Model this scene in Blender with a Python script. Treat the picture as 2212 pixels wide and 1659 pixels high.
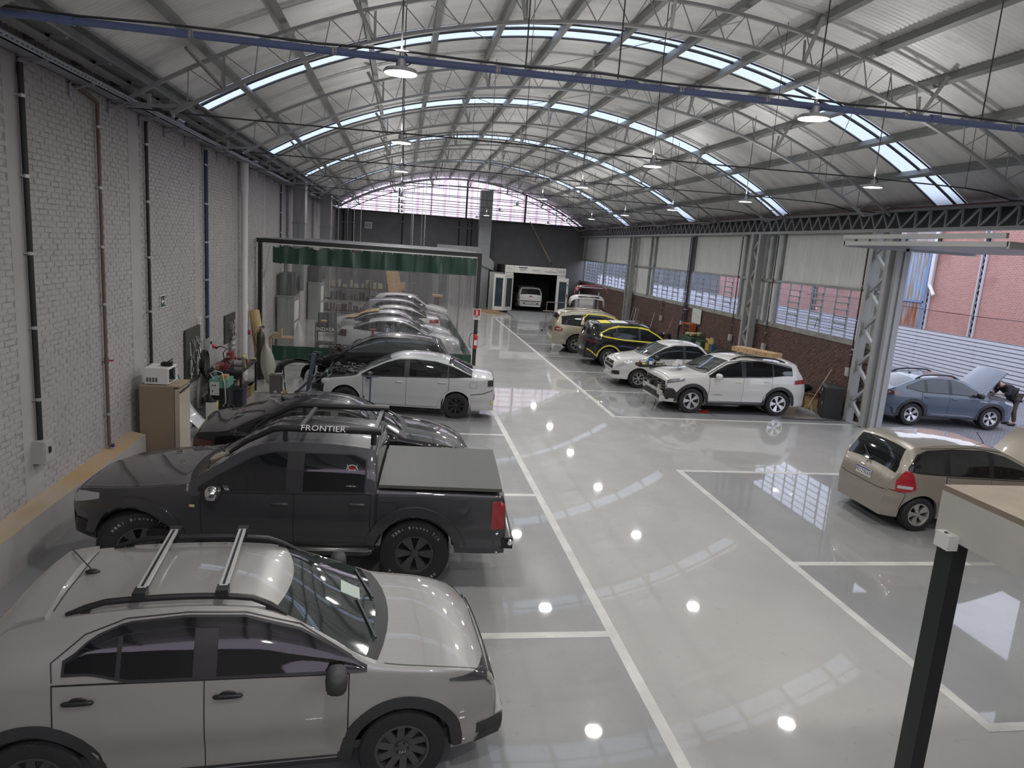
import bpy, bmesh, math, random
from mathutils import Vector, Matrix
from mathutils.bvhtree import BVHTree
for o in list(bpy.data.objects): bpy.data.objects.remove(o)
SC = bpy.context.scene
C = SC.collection
random.seed(7)
PI = math.pi
# ---------------------------------------------------------------- camera
H = 4.2
cam = bpy.data.objects.new('camera', bpy.data.cameras.new('camera'))
C.objects.link(cam)
cam.data.sensor_width = 36.0
cam.data.lens = 1535.0 / 2212.0 * 36.0
cam.data.clip_start = 0.05; cam.data.clip_end = 400
_x = Vector((0.98609251, -0.15026441, 0.0710083))      # camera right in world
_y = Vector((-0.04078369, 0.19540686, 0.97987389))     # camera up
_z = Vector((-0.16111568, -0.96914228, 0.18656091))    # camera back
cam.matrix_world = Matrix(((_x.x, _y.x, _z.x, 0), (_x.y, _y.y, _z.y, 0), (_x.z, _y.z, _z.z, H), (0, 0, 0, 1)))
SC.camera = cam
# ---------------------------------------------------------------- world: bright overcast sky
w = bpy.data.worlds.new('overcast'); SC.world = w; w.use_nodes = True
bg = w.node_tree.nodes['Background']
bg.inputs[0].default_value = (0.76, 0.82, 1.0, 1); bg.inputs[1].default_value = 1.65
SC.view_settings.view_transform = 'Standard'; SC.view_settings.look = 'None'
SC.view_settings.gamma = 1; SC.view_settings.use_curve_mapping = False
SC.view_settings.exposure = 0.68
cy = SC.cycles; cy.max_bounces = 6; cy.diffuse_bounces = 3; cy.glossy_bounces = 3; cy.transmission_bounces = 3; cy.transparent_max_bounces = 10
cy.caustics_reflective = False; cy.caustics_refractive = False; cy.adaptive_threshold = 0.04
LAMP_W = 47.0
LAMP_COL = (1.0, 0.98, 0.945)
# ---------------------------------------------------------------- materials
MATS = {}
def mat(name, col=(.5, .5, .5), rough=.5, metal=0, coat=0, emit=0, spec=.5, noise=0, nscale=5, bump=0, bscale=40, trans=0, alpha=1, ncol=None, coatr=.04):
    if name in MATS: return MATS[name]
    m = bpy.data.materials.new(name); m.use_nodes = True; MATS[name] = m
    nt = m.node_tree; p = nt.nodes['Principled BSDF']
    c = (*col, 1)
    p.inputs['Base Color'].default_value = c; p.inputs['Roughness'].default_value = rough
    p.inputs['Metallic'].default_value = metal; p.inputs['Coat Weight'].default_value = coat
    p.inputs['Coat Roughness'].default_value = coatr
    p.inputs['Specular IOR Level'].default_value = spec
    p.inputs['Transmission Weight'].default_value = trans; p.inputs['Alpha'].default_value = alpha
    if emit:
        p.inputs['Emission Color'].default_value = c; p.inputs['Emission Strength'].default_value = emit
    if noise or bump:
        tc = nt.nodes.new('ShaderNodeTexCoord')
    if noise:
        n = nt.nodes.new('ShaderNodeTexNoise'); n.inputs['Scale'].default_value = nscale; n.inputs['Detail'].default_value = 4
        nt.links.new(tc.outputs['Object'], n.inputs['Vector'])
        mx = nt.nodes.new('ShaderNodeMix'); mx.data_type = 'RGBA'
        d = ncol or tuple(max(0, v * (1 - noise)) for v in col)
        mx.inputs[6].default_value = c; mx.inputs[7].default_value = (*d, 1)
        mr = nt.nodes.new('ShaderNodeMapRange'); mr.inputs[1].default_value = .38; mr.inputs[2].default_value = .66
        nt.links.new(n.outputs[0], mr.inputs[0]); nt.links.new(mr.outputs[0], mx.inputs[0])
        nt.links.new(mx.outputs[2], p.inputs['Base Color'])
    if bump:
        n2 = nt.nodes.new('ShaderNodeTexNoise'); n2.inputs['Scale'].default_value = bscale; n2.inputs['Detail'].default_value = 3
        nt.links.new(tc.outputs['Object'], n2.inputs['Vector'])
        b = nt.nodes.new('ShaderNodeBump'); b.inputs['Strength'].default_value = bump; b.inputs['Distance'].default_value = .02
        nt.links.new(n2.outputs[0], b.inputs['Height']); nt.links.new(b.outputs[0], p.inputs['Normal'])
    return m
def paint(name, col, metal=.0, rough=.35):
    return mat(name, col, rough, metal, coat=1.0, coatr=.03, spec=.15)
def translucent(name, col, clear=.1):
    m = bpy.data.materials.new(name); m.use_nodes = True; MATS[name] = m
    nt = m.node_tree; out = nt.nodes['Material Output']; nt.nodes.remove(nt.nodes['Principled BSDF'])
    t = nt.nodes.new('ShaderNodeBsdfTranslucent'); t.inputs[0].default_value = (*col, 1)
    d = nt.nodes.new('ShaderNodeBsdfDiffuse'); d.inputs[0].default_value = (*[v * .5 for v in col], 1)
    x = nt.nodes.new('ShaderNodeMixShader'); x.inputs[0].default_value = .2
    nt.links.new(t.outputs[0], x.inputs[1]); nt.links.new(d.outputs[0], x.inputs[2])
    nt.links.new(x.outputs[0], out.inputs[0]); return m
BLACK = mat('black_plastic', (.012, .012, .013), .45)
RUBBER = mat('rubber', (.016, .016, .017), .75, bump=.3, bscale=60)
GLASS = mat('tinted_glass', (.006, .007, .008), .03, spec=.6, coat=.3)
GLASSL = mat('windshield_glass', (.02, .027, .027), .03, spec=.7, coat=.5)
UNDER = mat('underbody', (.01, .01, .011), .8)
STEEL = mat('steel_grey', (.30, .31, .31), .5, .2, noise=.25, nscale=2)
CHROME = mat('chrome', (.75, .75, .75), .15, 1)
ALLOY = mat('alloy', (.62, .62, .62), .3, .8)
DALLOY = mat('dark_alloy', (.10, .10, .10), .4, .6)
LIGHTG = mat('headlight', (.55, .56, .57), .1, .3, coat=1)
RED = mat('tail_red', (.28, .012, .015), .15, coat=1)
WHITE = mat('white_plastic', (.72, .72, .70), .45)
YTAPE = mat('yellow_tape', (.72, .62, .05), .6)
DARKST = mat('dark_steel', (.06, .063, .065), .5, .2)
CONC = mat('concrete', (.30, .29, .27), .85, noise=.35, nscale=3, bump=.2)
CARD = mat('cardboard', (.42, .27, .14), .85, noise=.2, nscale=6)
# ---------------------------------------------------------------- mesh helpers
class MB:
    def __init__(s): s.v = []; s.f = []; s.mi = []
    def add(s, vs, fs, mi=0):
        b = len(s.v); s.v += [tuple(v) for v in vs]; s.f += [tuple(b + i for i in f) for f in fs]; s.mi += [mi] * len(fs); return s
    def box(s, c, d, rot=None, mi=0, taper=1.0):
        x, y, z = (k / 2 for k in d); t = taper
        vs = [Vector(v) for v in ((-x, -y, -z), (x, -y, -z), (x, y, -z), (-x, y, -z), (-x * t, -y * t, z), (x * t, -y * t, z), (x * t, y * t, z), (-x * t, y * t, z))]
        if rot is not None:
            R = rot if isinstance(rot, Matrix) else Matrix.Rotation(rot, 3, 'Z'); vs = [R @ v for v in vs]
        return s.add([v + Vector(c) for v in vs], [(0, 3, 2, 1), (4, 5, 6, 7), (0, 1, 5, 4), (1, 2, 6, 5), (2, 3, 7, 6), (3, 0, 4, 7)], mi)
    def b2(s, a, b, mi=0):
        a = Vector(a); b = Vector(b); d = b - a
        return s.box((a + b) / 2, (abs(d.x), abs(d.y), abs(d.z)), None, mi)
    def bar(s, a, b, wx, wz=None, mi=0):          # square bar from a to b
        a = Vector(a); b = Vector(b); d = b - a; wz = wz or wx
        R = d.to_track_quat('Z', 'Y').to_matrix()
        return s.box((a + b) / 2, (wx, wz, d.length), R, mi)
    def tube(s, pts, r, n=8, mi=0, caps=True, closed=False):
        pts = [Vector(p) for p in pts]; k = len(pts); rs = r if isinstance(r, (list, tuple)) else [r] * k
        b = len(s.v); up = None
        for i, p in enumerate(pts):
            if closed: d = pts[(i + 1) % k] - pts[i - 1]
            else: d = pts[min(i + 1, k - 1)] - pts[max(i - 1, 0)]
            d.normalize()
            if up is None:
                up = Vector((0, 0, 1)) if abs(d.z) < .9 else Vector((1, 0, 0))
            u = up - d * up.dot(d)
            if u.length < 1e-5: u = d.orthogonal()
            u.normalize(); up = u; q = d.cross(u)
            for j in range(n):
                a = 2 * PI * j / n; s.v.append(tuple(p + (u * math.cos(a) + q * math.sin(a)) * rs[i]))
        for i in range(k if closed else k - 1):
            for j in range(n):
                i2 = (i + 1) % k
                s.f.append((b + i * n + j, b + i * n + (j + 1) % n, b + i2 * n + (j + 1) % n, b + i2 * n + j)); s.mi.append(mi)
        if caps and not closed:
            s.f.append(tuple(b + j for j in reversed(range(n)))); s.f.append(tuple(b + (k - 1) * n + j for j in range(n))); s.mi += [mi, mi]
        return s
    def cyl(s, a, b, r, n=12, mi=0, r2=None): return s.tube([a, b], [r, r if r2 is None else r2], n, mi)
    def lathe(s, prof, n=24, axis='Z', c=(0, 0, 0), mi=0, cap=False):
        b = len(s.v); k = len(prof)
        for j in range(n):
            a = 2 * PI * j / n; ca, sa = math.cos(a), math.sin(a)
            for r, h in prof:
                p = {'Z': (r * ca, r * sa, h), 'Y': (r * ca, h, -r * sa), 'X': (h, r * ca, r * sa)}[axis]
                s.v.append((p[0] + c[0], p[1] + c[1], p[2] + c[2]))
        for j in range(n):
            j2 = (j + 1) % n
            for i in range(k - 1):
                s.f.append((b + j * k + i, b + j2 * k + i, b + j2 * k + i + 1, b + j * k + i + 1)); s.mi.append(mi)
        return s
    def grid(s, rows, mi=0, close=False):
        b = len(s.v); nr = len(rows); nc = len(rows[0])
        for r in rows: s.v += [tuple(p) for p in r]
        for i in range(nr - 1):
            for j in range(nc if close else nc - 1):
                j2 = (j + 1) % nc
                s.f.append((b + i * nc + j, b + i * nc + j2, b + (i + 1) * nc + j2, b + (i + 1) * nc + j)); s.mi.append(mi)
        return s
    def slab(s, rows, off, mi=0):               # grid given thickness: off = vector or function(point)->vector
        f = (lambda p: off(Vector(p))) if callable(off) else (lambda p: Vector(off))
        r2 = [[Vector(p) + f(p) for p in r] for r in rows]
        s.grid(rows, mi); s.grid([list(reversed(r)) for r in r2], mi)
        nr = len(rows); nc = len(rows[0])
        per = [(0, j) for j in range(nc)] + [(i, nc - 1) for i in range(1, nr)] + [(nr - 1, j) for j in range(nc - 2, -1, -1)] + [(i, 0) for i in range(nr - 2, 0, -1)]
        b = len(s.v)
        for i, j in per: s.v += [tuple(rows[i][j]), tuple(r2[i][j])]
        k = len(per)
        for q in range(k):
            q2 = (q + 1) % k; s.f.append((b + 2 * q, b + 2 * q + 1, b + 2 * q2 + 1, b + 2 * q2)); s.mi.append(mi)
        return s
    def prism(s, poly, d, mi=0):                # polygon of 3D points extruded by vector d
        n = len(poly); d = Vector(d); vs = [Vector(p) for p in poly] + [Vector(p) + d for p in poly]
        return s.add(vs, [tuple(range(n - 1, -1, -1)), tuple(range(n, 2 * n))] + [(i, (i + 1) % n, n + (i + 1) % n, n + i) for i in range(n)], mi)
    def blob(s, c, d, e=.5, n=10, rot=None, mi=0):   # superellipsoid
        f = lambda v, k: math.copysign(abs(v) ** k, v); rows = []
        for i in range(n + 1):
            ph = -PI / 2 + PI * i / n; r = []
            for j in range(2 * n):
                th = PI * j / n
                p = Vector((f(math.cos(ph), e) * f(math.cos(th), e) * d[0] / 2, f(math.cos(ph), e) * f(math.sin(th), e) * d[1] / 2, f(math.sin(ph), e) * d[2] / 2))
                if rot is not None: p = (rot if isinstance(rot, Matrix) else Matrix.Rotation(rot, 3, 'Z')) @ p
                r.append(p + Vector(c))
            rows.append(r)
        return s.grid(rows, mi, close=True)
    def mesh(s, name, mats, smooth=None):
        me = bpy.data.meshes.new(name); me.from_pydata(s.v, [], s.f)
        for m in (mats if isinstance(mats, (list, tuple)) else [mats]): me.materials.append(m)
        if any(s.mi): me.polygons.foreach_set('material_index', s.mi)
        if smooth is not None:
            me.polygons.foreach_set('use_smooth', [True] * len(me.polygons))
            if smooth < 180: me.set_sharp_from_angle(angle=math.radians(smooth))
        me.update(); return me
    def obj(s, name, mats, parent=None, smooth=None, loc=None, rz=0):
        return link(name, s.mesh(name, mats, smooth), parent, loc, rz)
def link(name, me, parent=None, loc=None, rz=0):
    o = bpy.data.objects.new(name, me); C.objects.link(o)
    if parent is not None: o.parent = parent
    if loc is not None: o.location = loc
    if rz: o.rotation_euler = (0, 0, rz)
    return o
def tag(o, label, cat, group=None, kind=None):
    if label: o['label'] = label
    if cat: o['category'] = cat
    if group: o['group'] = group
    if kind: o['kind'] = kind
    return o
def thing(name, label, cat, loc=(0, 0, 0), rz=0, group=None):
    o = bpy.data.objects.new(name, None); o.empty_display_size = .1; C.objects.link(o)
    o.location = loc; o.rotation_euler = (0, 0, rz); return tag(o, label, cat, group)
def struct(o, label=None):
    o['kind'] = 'structure'
    if label: o['label'] = label
    return o
TXT = {}
def text(name, body, size, m, parent, mw, extrude=.0015, align='CENTER', sx=1):
    cu = bpy.data.curves.new(name, 'FONT'); cu.body = body; cu.size = size; cu.extrude = extrude; cu.align_x = align; cu.align_y = 'CENTER'
    cu.resolution_u = 2; cu.materials.append(m)
    key = (body, size, extrude, m.name)
    if key not in TXT:
        q = bpy.data.objects.new(name, cu); TXT[key] = bpy.data.meshes.new_from_object(q); bpy.data.objects.remove(q)
    o = bpy.data.objects.new(name, TXT[key]); C.objects.link(o); o.parent = parent
    o.matrix_local = mw @ Matrix.Diagonal((sx, 1, 1, 1)); return o
def face_mat(loc, normal, up=(0, 0, 1)):         # text frame at loc that faces along normal
    n = Vector(normal).normalized(); u = Vector(up); u = (u - n * u.dot(n)).normalized(); r = u.cross(n)
    return Matrix(((r.x, u.x, n.x, loc[0]), (r.y, u.y, n.y, loc[1]), (r.z, u.z, n.z, loc[2]), (0, 0, 0, 1)))
def interp(pts, x):
    if x <= pts[0][0]: return pts[0][1]
    for a, b in zip(pts, pts[1:]):
        if x <= b[0]:
            return a[1] + (b[1] - a[1]) * ((x - a[0]) / (b[0] - a[0]) if b[0] > a[0] else 1)
    return pts[-1][1]
def chaikin(p, n=2):
    for _ in range(n):
        q = [p[0]]
        for a, b in zip(p, p[1:]):
            q += [tuple(.75 * i + .25 * j for i, j in zip(a, b)), tuple(.25 * i + .75 * j for i, j in zip(a, b))]
        p = q + [p[-1]]
    return p
UNITBAR = MB().box((0, 0, .5), (1, 1, 1)).mesh('bar', STEEL)
def barobj(name, a, b, wx, wz, parent, me=None):  # shared unit bar stretched from a to b
    a = Vector(a); b = Vector(b); d = b - a
    R = d.to_track_quat('Z', 'Y').to_matrix().to_4x4()
    o = bpy.data.objects.new(name, me or UNITBAR); C.objects.link(o); o.parent = parent
    o.matrix_local = Matrix.Translation(a) @ R @ Matrix.Diagonal((wx, wz, d.length, 1)); return o
ORD = ['first', 'second', 'third', 'fourth', 'fifth', 'sixth', 'seventh', 'eighth', 'ninth', 'tenth']
# ================================================================ procedural surface materials
def nodes(m): nt = m.node_tree; return nt, nt.nodes['Principled BSDF']
def mix(nt, f, a, b):
    x = nt.nodes.new('ShaderNodeMix'); x.data_type = 'RGBA'
    for k, v in ((6, a), (7, b)):
        if isinstance(v, tuple): x.inputs[k].default_value = (*v, 1)
        else: nt.links.new(v, x.inputs[k])
    if isinstance(f, float): x.inputs[0].default_value = f
    else: nt.links.new(f, x.inputs[0])
    return x.outputs[2]
def pos(nt, scale=(1, 1, 1)):
    g = nt.nodes.new('ShaderNodeNewGeometry'); mp = nt.nodes.new('ShaderNodeMapping'); mp.inputs[3].default_value = scale
    nt.links.new(g.outputs['Position'], mp.inputs[0]); return mp.outputs[0]
def noise(nt, vec, scale, detail=4, lo=.35, hi=.65):
    n = nt.nodes.new('ShaderNodeTexNoise'); n.inputs['Scale'].default_value = scale; n.inputs['Detail'].default_value = detail
    nt.links.new(vec, n.inputs['Vector']); r = nt.nodes.new('ShaderNodeMapRange'); r.inputs[1].default_value = lo; r.inputs[2].default_value = hi
    nt.links.new(n.outputs[0], r.inputs[0]); return r.outputs[0]
def bumpn(nt, p, h, strength, dist):
    b = nt.nodes.new('ShaderNodeBump'); b.inputs['Strength'].default_value = strength; b.inputs['Distance'].default_value = dist
    nt.links.new(h, b.inputs['Height']); nt.links.new(b.outputs[0], p.inputs['Normal'])
def epoxy(name, c1, c2, rough=.32):
    m = mat(name, c1, rough, spec=.25, coat=.75, coatr=.03); nt, p = nodes(m); v = pos(nt)
    n1 = noise(nt, v, .55, 5); n2 = noise(nt, v, 9, 5, .62, .78)
    col = mix(nt, n1, c1, c2); col = mix(nt, n2, col, tuple(x * .8 for x in c1)); nt.links.new(col, p.inputs['Base Color'])
    bumpn(nt, p, noise(nt, v, 2.6, 2, 0, 1), .2, .012)
    r = nt.nodes.new('ShaderNodeMapRange'); r.inputs[3].default_value = rough; r.inputs[4].default_value = rough + .14
    nt.links.new(noise(nt, v, 1.7, 6), r.inputs[0]); nt.links.new(r.outputs[0], p.inputs['Roughness']); return m
EPOX = epoxy('epoxy_light', (.405, .398, .384), (.36, .355, .343))
EPOXG = epoxy('epoxy_grey', (.29, .293, .297), (.25, .253, .258))
LINE = mat('line_paint', (.57, .567, .54), .35, noise=.18, nscale=3)
m = mat('painted_brick', (.60, .58, .575), .6); nt, p = nodes(m); v = pos(nt)
c = mix(nt, noise(nt, v, .5, 5), (.42, .40, .398), (.36, .344, .345)); c = mix(nt, noise(nt, v, 11, 4, .66, .74), c, (.14, .12, .12))
c = mix(nt, noise(nt, pos(nt, (1, 1, .25)), 3, 4, .55, .8), c, (.33, .312, .30)); nt.links.new(c, p.inputs['Base Color']); bumpn(nt, p, noise(nt, v, 30, 4, 0, 1), .35, .012)
PBRICK = m
m = mat('painted_mortar', (.44, .42, .42), .8); nt, p = nodes(m); v = pos(nt)
nt.links.new(mix(nt, noise(nt, v, 6, 5, .5, .64), (.38, .36, .357), (.26, .245, .245)), p.inputs['Base Color']); PMORT = m
m = mat('painted_plaster', (.56, .545, .54), .7); nt, p = nodes(m); v = pos(nt)
nt.links.new(mix(nt, noise(nt, v, 1.3, 6), (.42, .402, .40), (.37, .354, .354)), p.inputs['Base Color']); bumpn(nt, p, noise(nt, v, 14, 4, 0, 1), .3, .01); PLAST = m
m = mat('roof_sheet', (.5, .5, .5), .5, .15); nt, p = nodes(m); v = pos(nt)
c = mix(nt, noise(nt, pos(nt, (.35, 1.6, .35)), 1.2, 5, .38, .68), (.88, .88, .87), (.72, .72, .72)); c = mix(nt, noise(nt, v, 1.1, 4, .62, .75), c, (.56, .56, .56))
nt.links.new(c, p.inputs['Base Color']); ROOF = m
m = mat('brown_brick', (.13, .07, .055), .85); nt, p = nodes(m); v = pos(nt)
nt.links.new(mix(nt, noise(nt, v, 5, 3), (.135, .072, .058), (.075, .045, .04)), p.inputs['Base Color']); bumpn(nt, p, noise(nt, v, 40, 3, 0, 1), .3, .01); BBRICK = m
BMORT = mat('grey_mortar', (.24, .20, .18), .9, noise=.2, nscale=4)
def brickmat(name, a, b, mo, axis, sc):
    m = mat(name, a, .9); nt, p = nodes(m); g = nt.nodes.new('ShaderNodeNewGeometry'); s = nt.nodes.new('ShaderNodeSeparateXYZ'); cb = nt.nodes.new('ShaderNodeCombineXYZ')
    nt.links.new(g.outputs[0], s.inputs[0]); nt.links.new(s.outputs[axis], cb.inputs[0]); nt.links.new(s.outputs[2], cb.inputs[1])
    t = nt.nodes.new('ShaderNodeTexBrick'); t.inputs['Scale'].default_value = sc; t.inputs[1].default_value = (*a, 1); t.inputs[2].default_value = (*b, 1); t.inputs[3].default_value = (*mo, 1)
    t.inputs['Mortar Size'].default_value = .025; t.inputs['Brick Width'].default_value = .5; t.inputs['Row Height'].default_value = .2; t.inputs['Bias'].default_value = -.2
    nt.links.new(cb.outputs[0], t.inputs[0]); c = mix(nt, noise(nt, pos(nt), .6, 5, .55, .8), t.outputs[0], tuple(x * .55 for x in a)); nt.links.new(c, p.inputs['Base Color'])
    bumpn(nt, p, t.outputs[1], -.5, .02); return m
RBRICK = brickmat('red_brick', (.46, .21, .17), (.36, .16, .13), (.52, .38, .34), 1, 2.6)
CLAD = mat('cladding_white', (.60, .61, .60), .45, .05, noise=.12, nscale=1.5)
BACKW = mat('dark_grey_wall', (.20, .197, .203), .8, noise=.12, nscale=1.2, bump=.15, bscale=12)
SKYL = translucent('skylight_sheet', (.52, .57, .62)); GABLE = translucent('gable_sheet', (.92, .76, .79))
m = bpy.data.materials.new('window_pane'); m.use_nodes = True; nt = m.node_tree; nt.nodes.remove(nt.nodes['Principled BSDF'])
a = nt.nodes.new('ShaderNodeBsdfTransparent'); a.inputs[0].default_value = (.92, .94, .98, 1); b = nt.nodes.new('ShaderNodeBsdfGlossy'); b.inputs[1].default_value = .05; x = nt.nodes.new('ShaderNodeMixShader'); x.inputs[0].default_value = .07
nt.links.new(a.outputs[0], x.inputs[1]); nt.links.new(b.outputs[0], x.inputs[2]); nt.links.new(x.outputs[0], nt.nodes['Material Output'].inputs[0]); PANE = m
# ================================================================ floor
XL, XR, YB, Y0 = -4.6, 13.2, 52.0, -6.0
fl = struct(MB().b2((XL - .3, Y0, -.25), (XR, YB, 0)).obj('floor', EPOX), 'glossy light beige epoxy workshop floor')
def panel(x0, y0, x1, y1): MB().b2((x0, y0, 0), (x1, y1, .002)).obj('bay_panel', EPOXG, fl)
panel(-4.34, Y0, 2.48, 7.02); panel(-4.34, 7.14, 2.48, 11.55); panel(-4.34, 11.67, 2.48, 15.52); panel(-4.5, 15.64, 2.48, 19.24)
RL = [17.8, 21.23, 24.7, 28.21, 31.77, 35.25, 38.4, 42.0]
for a, b in zip(RL, RL[1:]): panel(5.84, a + .06, 13.1, b - .06)
panel(5.84, 8.95, 13.1, 13.14); panel(5.84, 5.36, 13.1, 8.83)
def line(x0, y0, x1, y1): MB().b2((x0, y0, 0), (x1, y1, .004)).obj('painted_line', LINE, fl)
line(2.48, Y0, 2.60, 19.3)
for y in (7.08, 11.61, 15.58, 19.3): line(-4.34, y - .06, 2.48, y + .06)
line(5.72, 17.74, 5.84, 42.6); line(5.72, 5.24, 5.84, 13.26)
line(5.84, 17.74, 13.0, 17.86); line(5.84, 13.14, 13.1, 13.26); line(5.84, 5.24, 13.1, 5.36); line(5.84, 8.83, 8.7, 8.95)
for y in RL[1:-1]: line(5.84, y - .04, 12.6, y + .04)
# ================================================================ roof
RC, RR = (4.1, -7.1), 16.0
def arc(th, r, y=0): return Vector((RC[0] + r * math.sin(th), y, RC[1] + r * math.cos(th)))
D = math.radians
TH0, TH1 = D(-33.6), D(35.4)
ceil_ = thing('ceiling', None, None); struct(ceil_, 'barrel-vaulted corrugated metal roof on arched trusses')
NS = 40
def sheet_mesh(name, th0, th1, ns, wid, pitch, amp, m, r=RR):
    rows = []; k = int(round(wid / pitch)) * 4
    for i in range(ns + 1):
        th = th0 + (th1 - th0) * i / ns
        rows.append([arc(th, r + amp * math.sin(2 * PI * j / 4 + .4), wid * j / k) for j in range(k + 1)])
    return MB().grid(rows).mesh(name, m, 180)
SH = sheet_mesh('roof_sheet', TH0, TH1, NS, 1.0, 1 / 9., .011, ROOF)
SKY = [15.6, 23.5, 31.5, 41.2]
ys = []; y = -6.4
slots = SKY + [99]
cur = -6.4
for s in SKY + [52.2]:
    n = max(1, round(s - cur)); st = (s - cur) / n
    for i in range(n):
        o = link('roof_sheet', SH, ceil_, (0, cur + i * st, 0)); o.scale = (1, st, 1)
    cur = s + 1.0
PURL = [D(1.3 + 4.8 * k) for k in range(-7, 8) if 1.3 + 4.8 * k < 34.6]
edges = [TH0] + PURL + [TH1]
for si, s in enumerate(SKY):
    for q, (a, b) in enumerate(zip(edges, edges[1:])):
        ms = sheet_mesh('skylight_pane', a, b, 3, 1.0, 1 / 9., .009, SKYL, RR)
        link('skylight_pane', ms, ceil_, (0, s, 0))
    for yy in ((.0, 1.0) if si else (0, .34, 1.0)):
        MB().tube([arc(TH0 + (TH1 - TH0) * i / 40, RR - .03, s + yy) for i in range(41)], .022 if yy != .34 else .035, 4).obj('skylight_rib', DARKST, ceil_)
PSTEEL = mat('purlin_steel', (.30, .31, .305), .5, .2, noise=.2, nscale=1)
for th in PURL:
    n = arc(th, 1) - arc(th, 0); rot = Matrix.Rotation(th, 3, 'Y')
    MB().box(arc(th, RR - .105, (Y0 + YB) / 2), (.07, YB - Y0, .16), rot).box(arc(th, RR - .185, (Y0 + YB) / 2), (.11, YB - Y0, .012), rot).obj('purlin', PSTEEL, ceil_)
# roof trusses
def rail(r, y, th0, th1, wy, wr, n=44):
    rows = []
    for i in range(n + 1):
        th = th0 + (th1 - th0) * i / n
        rows.append([arc(th, r - wr / 2, y - wy / 2), arc(th, r + wr / 2, y - wy / 2), arc(th, r + wr / 2, y + wy / 2), arc(th, r - wr / 2, y + wy / 2)])
    return MB().grid(rows, close=True)
TY = [7.4 + 5.3 * k for k in range(9)]
TST = mat('truss_steel', (.36, .37, .365), .45, .25)
TBAR = MB().box((0, 0, .5), (1, 1, 1)).mesh('web_bar', TST)
for k, y in enumerate(TY):
    t = thing('roof_truss', f'{ORD[k]} arched lattice roof truss counted from the camera', 'truss', (0, y, 0), group='arched roof trusses')
    rail(15.68, 0, D(-33.2), D(34.6), .07, .05).obj('top_chord', TST, t)
    rail(15.2, 0, D(-31), D(32.4), .08, .05).obj('bottom_chord', TST, t)
    nseg = 58; bars = []
    for i in range(nseg):
        a = D(-31 + 63.4 * i / nseg); b = D(-31 + 63.4 * (i + 1) / nseg)
        ra, rb = ((15.2, 15.68) if i % 2 else (15.68, 15.2)); bars.append((arc(a, ra), arc(b, rb)))
    if k < 5:
        for a, b in bars: barobj('web_bar', a, b, .016, .016, t, TBAR)
    else:
        mb = MB()
        for a, b in bars: mb.bar(a, b, .018)
        o = mb.obj('web_bars', TST, t); o['kind'] = 'stuff'
    for q in range(1, len(PURL) - 1, 2):
        th = PURL[q]; mb = MB(); base = arc(th, 15.2, 0)
        mb.bar(base, arc(th + D(.6), 15.80, .55), .045, .02); mb.bar(base, arc(th - D(.6), 15.80, -.55), .06, .035)
        mb.obj('fly_brace', TST if q % 4 else DARKST, t)
    MB().b2((XL, -.05, 5.98), (-4.05, .05, 6.05)).bar((-4.5, 0, 6.0), arc(D(-30), 15.2), .05).bar((-4.05, 0, 6.0), arc(D(-31.5), 15.6), .05).obj('end_bracket', TST, t)
    MB().b2((12.9, -.06, 5.95), (13.2, .06, 6.03)).bar((13.1, 0, 5.95), arc(D(32.4), 15.2), .05).bar((12.4, 0, 6.0), arc(D(32.0), 15.6), .03).obj('end_bracket', TST, t)
# thin cross bracing rods between trusses
for i, (a, b, th, t2) in enumerate([(12.7, 18, -14, -4), (12.7, 18, 6, -4), (18, 23.3, -14, -4), (18, 23.3, 6, -4), (18, 23.3, 6, 16), (23.3, 28.6, 6, 16), (12.7, 18, 16, 26), (23.3, 28.6, -14, -4)]):
    o = MB().tube([arc(D(th), 15.6, a + .1), arc(D(t2), 15.6, b - .1)], .008, 5).obj('brace_rod', TST, ceil_)
# ================================================================ left wall (painted brick)
wl = struct(MB().b2((XL - .3, Y0, 0), (XL - .008, YB, 6.6)).obj('wall_left', PMORT), 'long white-painted brick wall along the left')
PIL = [5.5, 9.7, 13.55, 17.4, 21.5, 25.6, 29.7, 33.9]
bricks = []; BL, BH, MT = .215, .066, .009
z = .0; row = 0
while z < 6.25:
    y = 6.6 - (row % 2) * (BL + MT) / 2
    while y < 34:
        if not any(abs(y + BL / 2 - q) < .25 for q in PIL): bricks.append((y, z))
        y += BL + MT
    z += BH + MT; row += 1
def brick_geo(mb, x, y, z, dx, face=1, L=BL, Hh=BH):
    c = .006; xs = x + dx * face; 
    mb.add([(x - .03 * face, y, z), (x - .03 * face, y + L, z), (x - .03 * face, y + L, z + Hh), (x - .03 * face, y, z + Hh), (xs, y + c, z + c), (xs, y + L - c, z + c), (xs, y + L - c, z + Hh - c), (xs, y + c, z + Hh - c)],
           [(4, 5, 6, 7), (0, 1, 5, 4), (1, 2, 6, 5), (2, 3, 7, 6), (3, 0, 4, 7)] if face > 0 else [(7, 6, 5, 4), (4, 5, 1, 0), (5, 6, 2, 1), (6, 7, 3, 2), (7, 4, 0, 3)])
rnd = random.Random(3)
near = sorted(bricks, key=lambda b: (b[0] < 8.9) * 50 + abs(b[0] - 10) + abs(b[1] - 3) * .3)[:300]
ns = set(near); mb = MB()
for y, z in bricks:
    if (y, z) not in ns: brick_geo(mb, XL, y, z, rnd.uniform(-.004, .003))
o = mb.obj('brickwork', PBRICK, wl); o['kind'] = 'stuff'
BM = [(lambda q: (brick_geo(q, 0, 0, 0, d), q.mesh('brick', PBRICK))[1])(MB()) for d in (-.004, -.002, 0, .001, .003)]
for y, z in near: link('brick', rnd.choice(BM), wl, (XL, y, z))
for q in PIL: MB().b2((XL - .03, q - .24, 0), (XL, q + .24, 6.45)).obj('pilaster', PLAST, wl)
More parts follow.
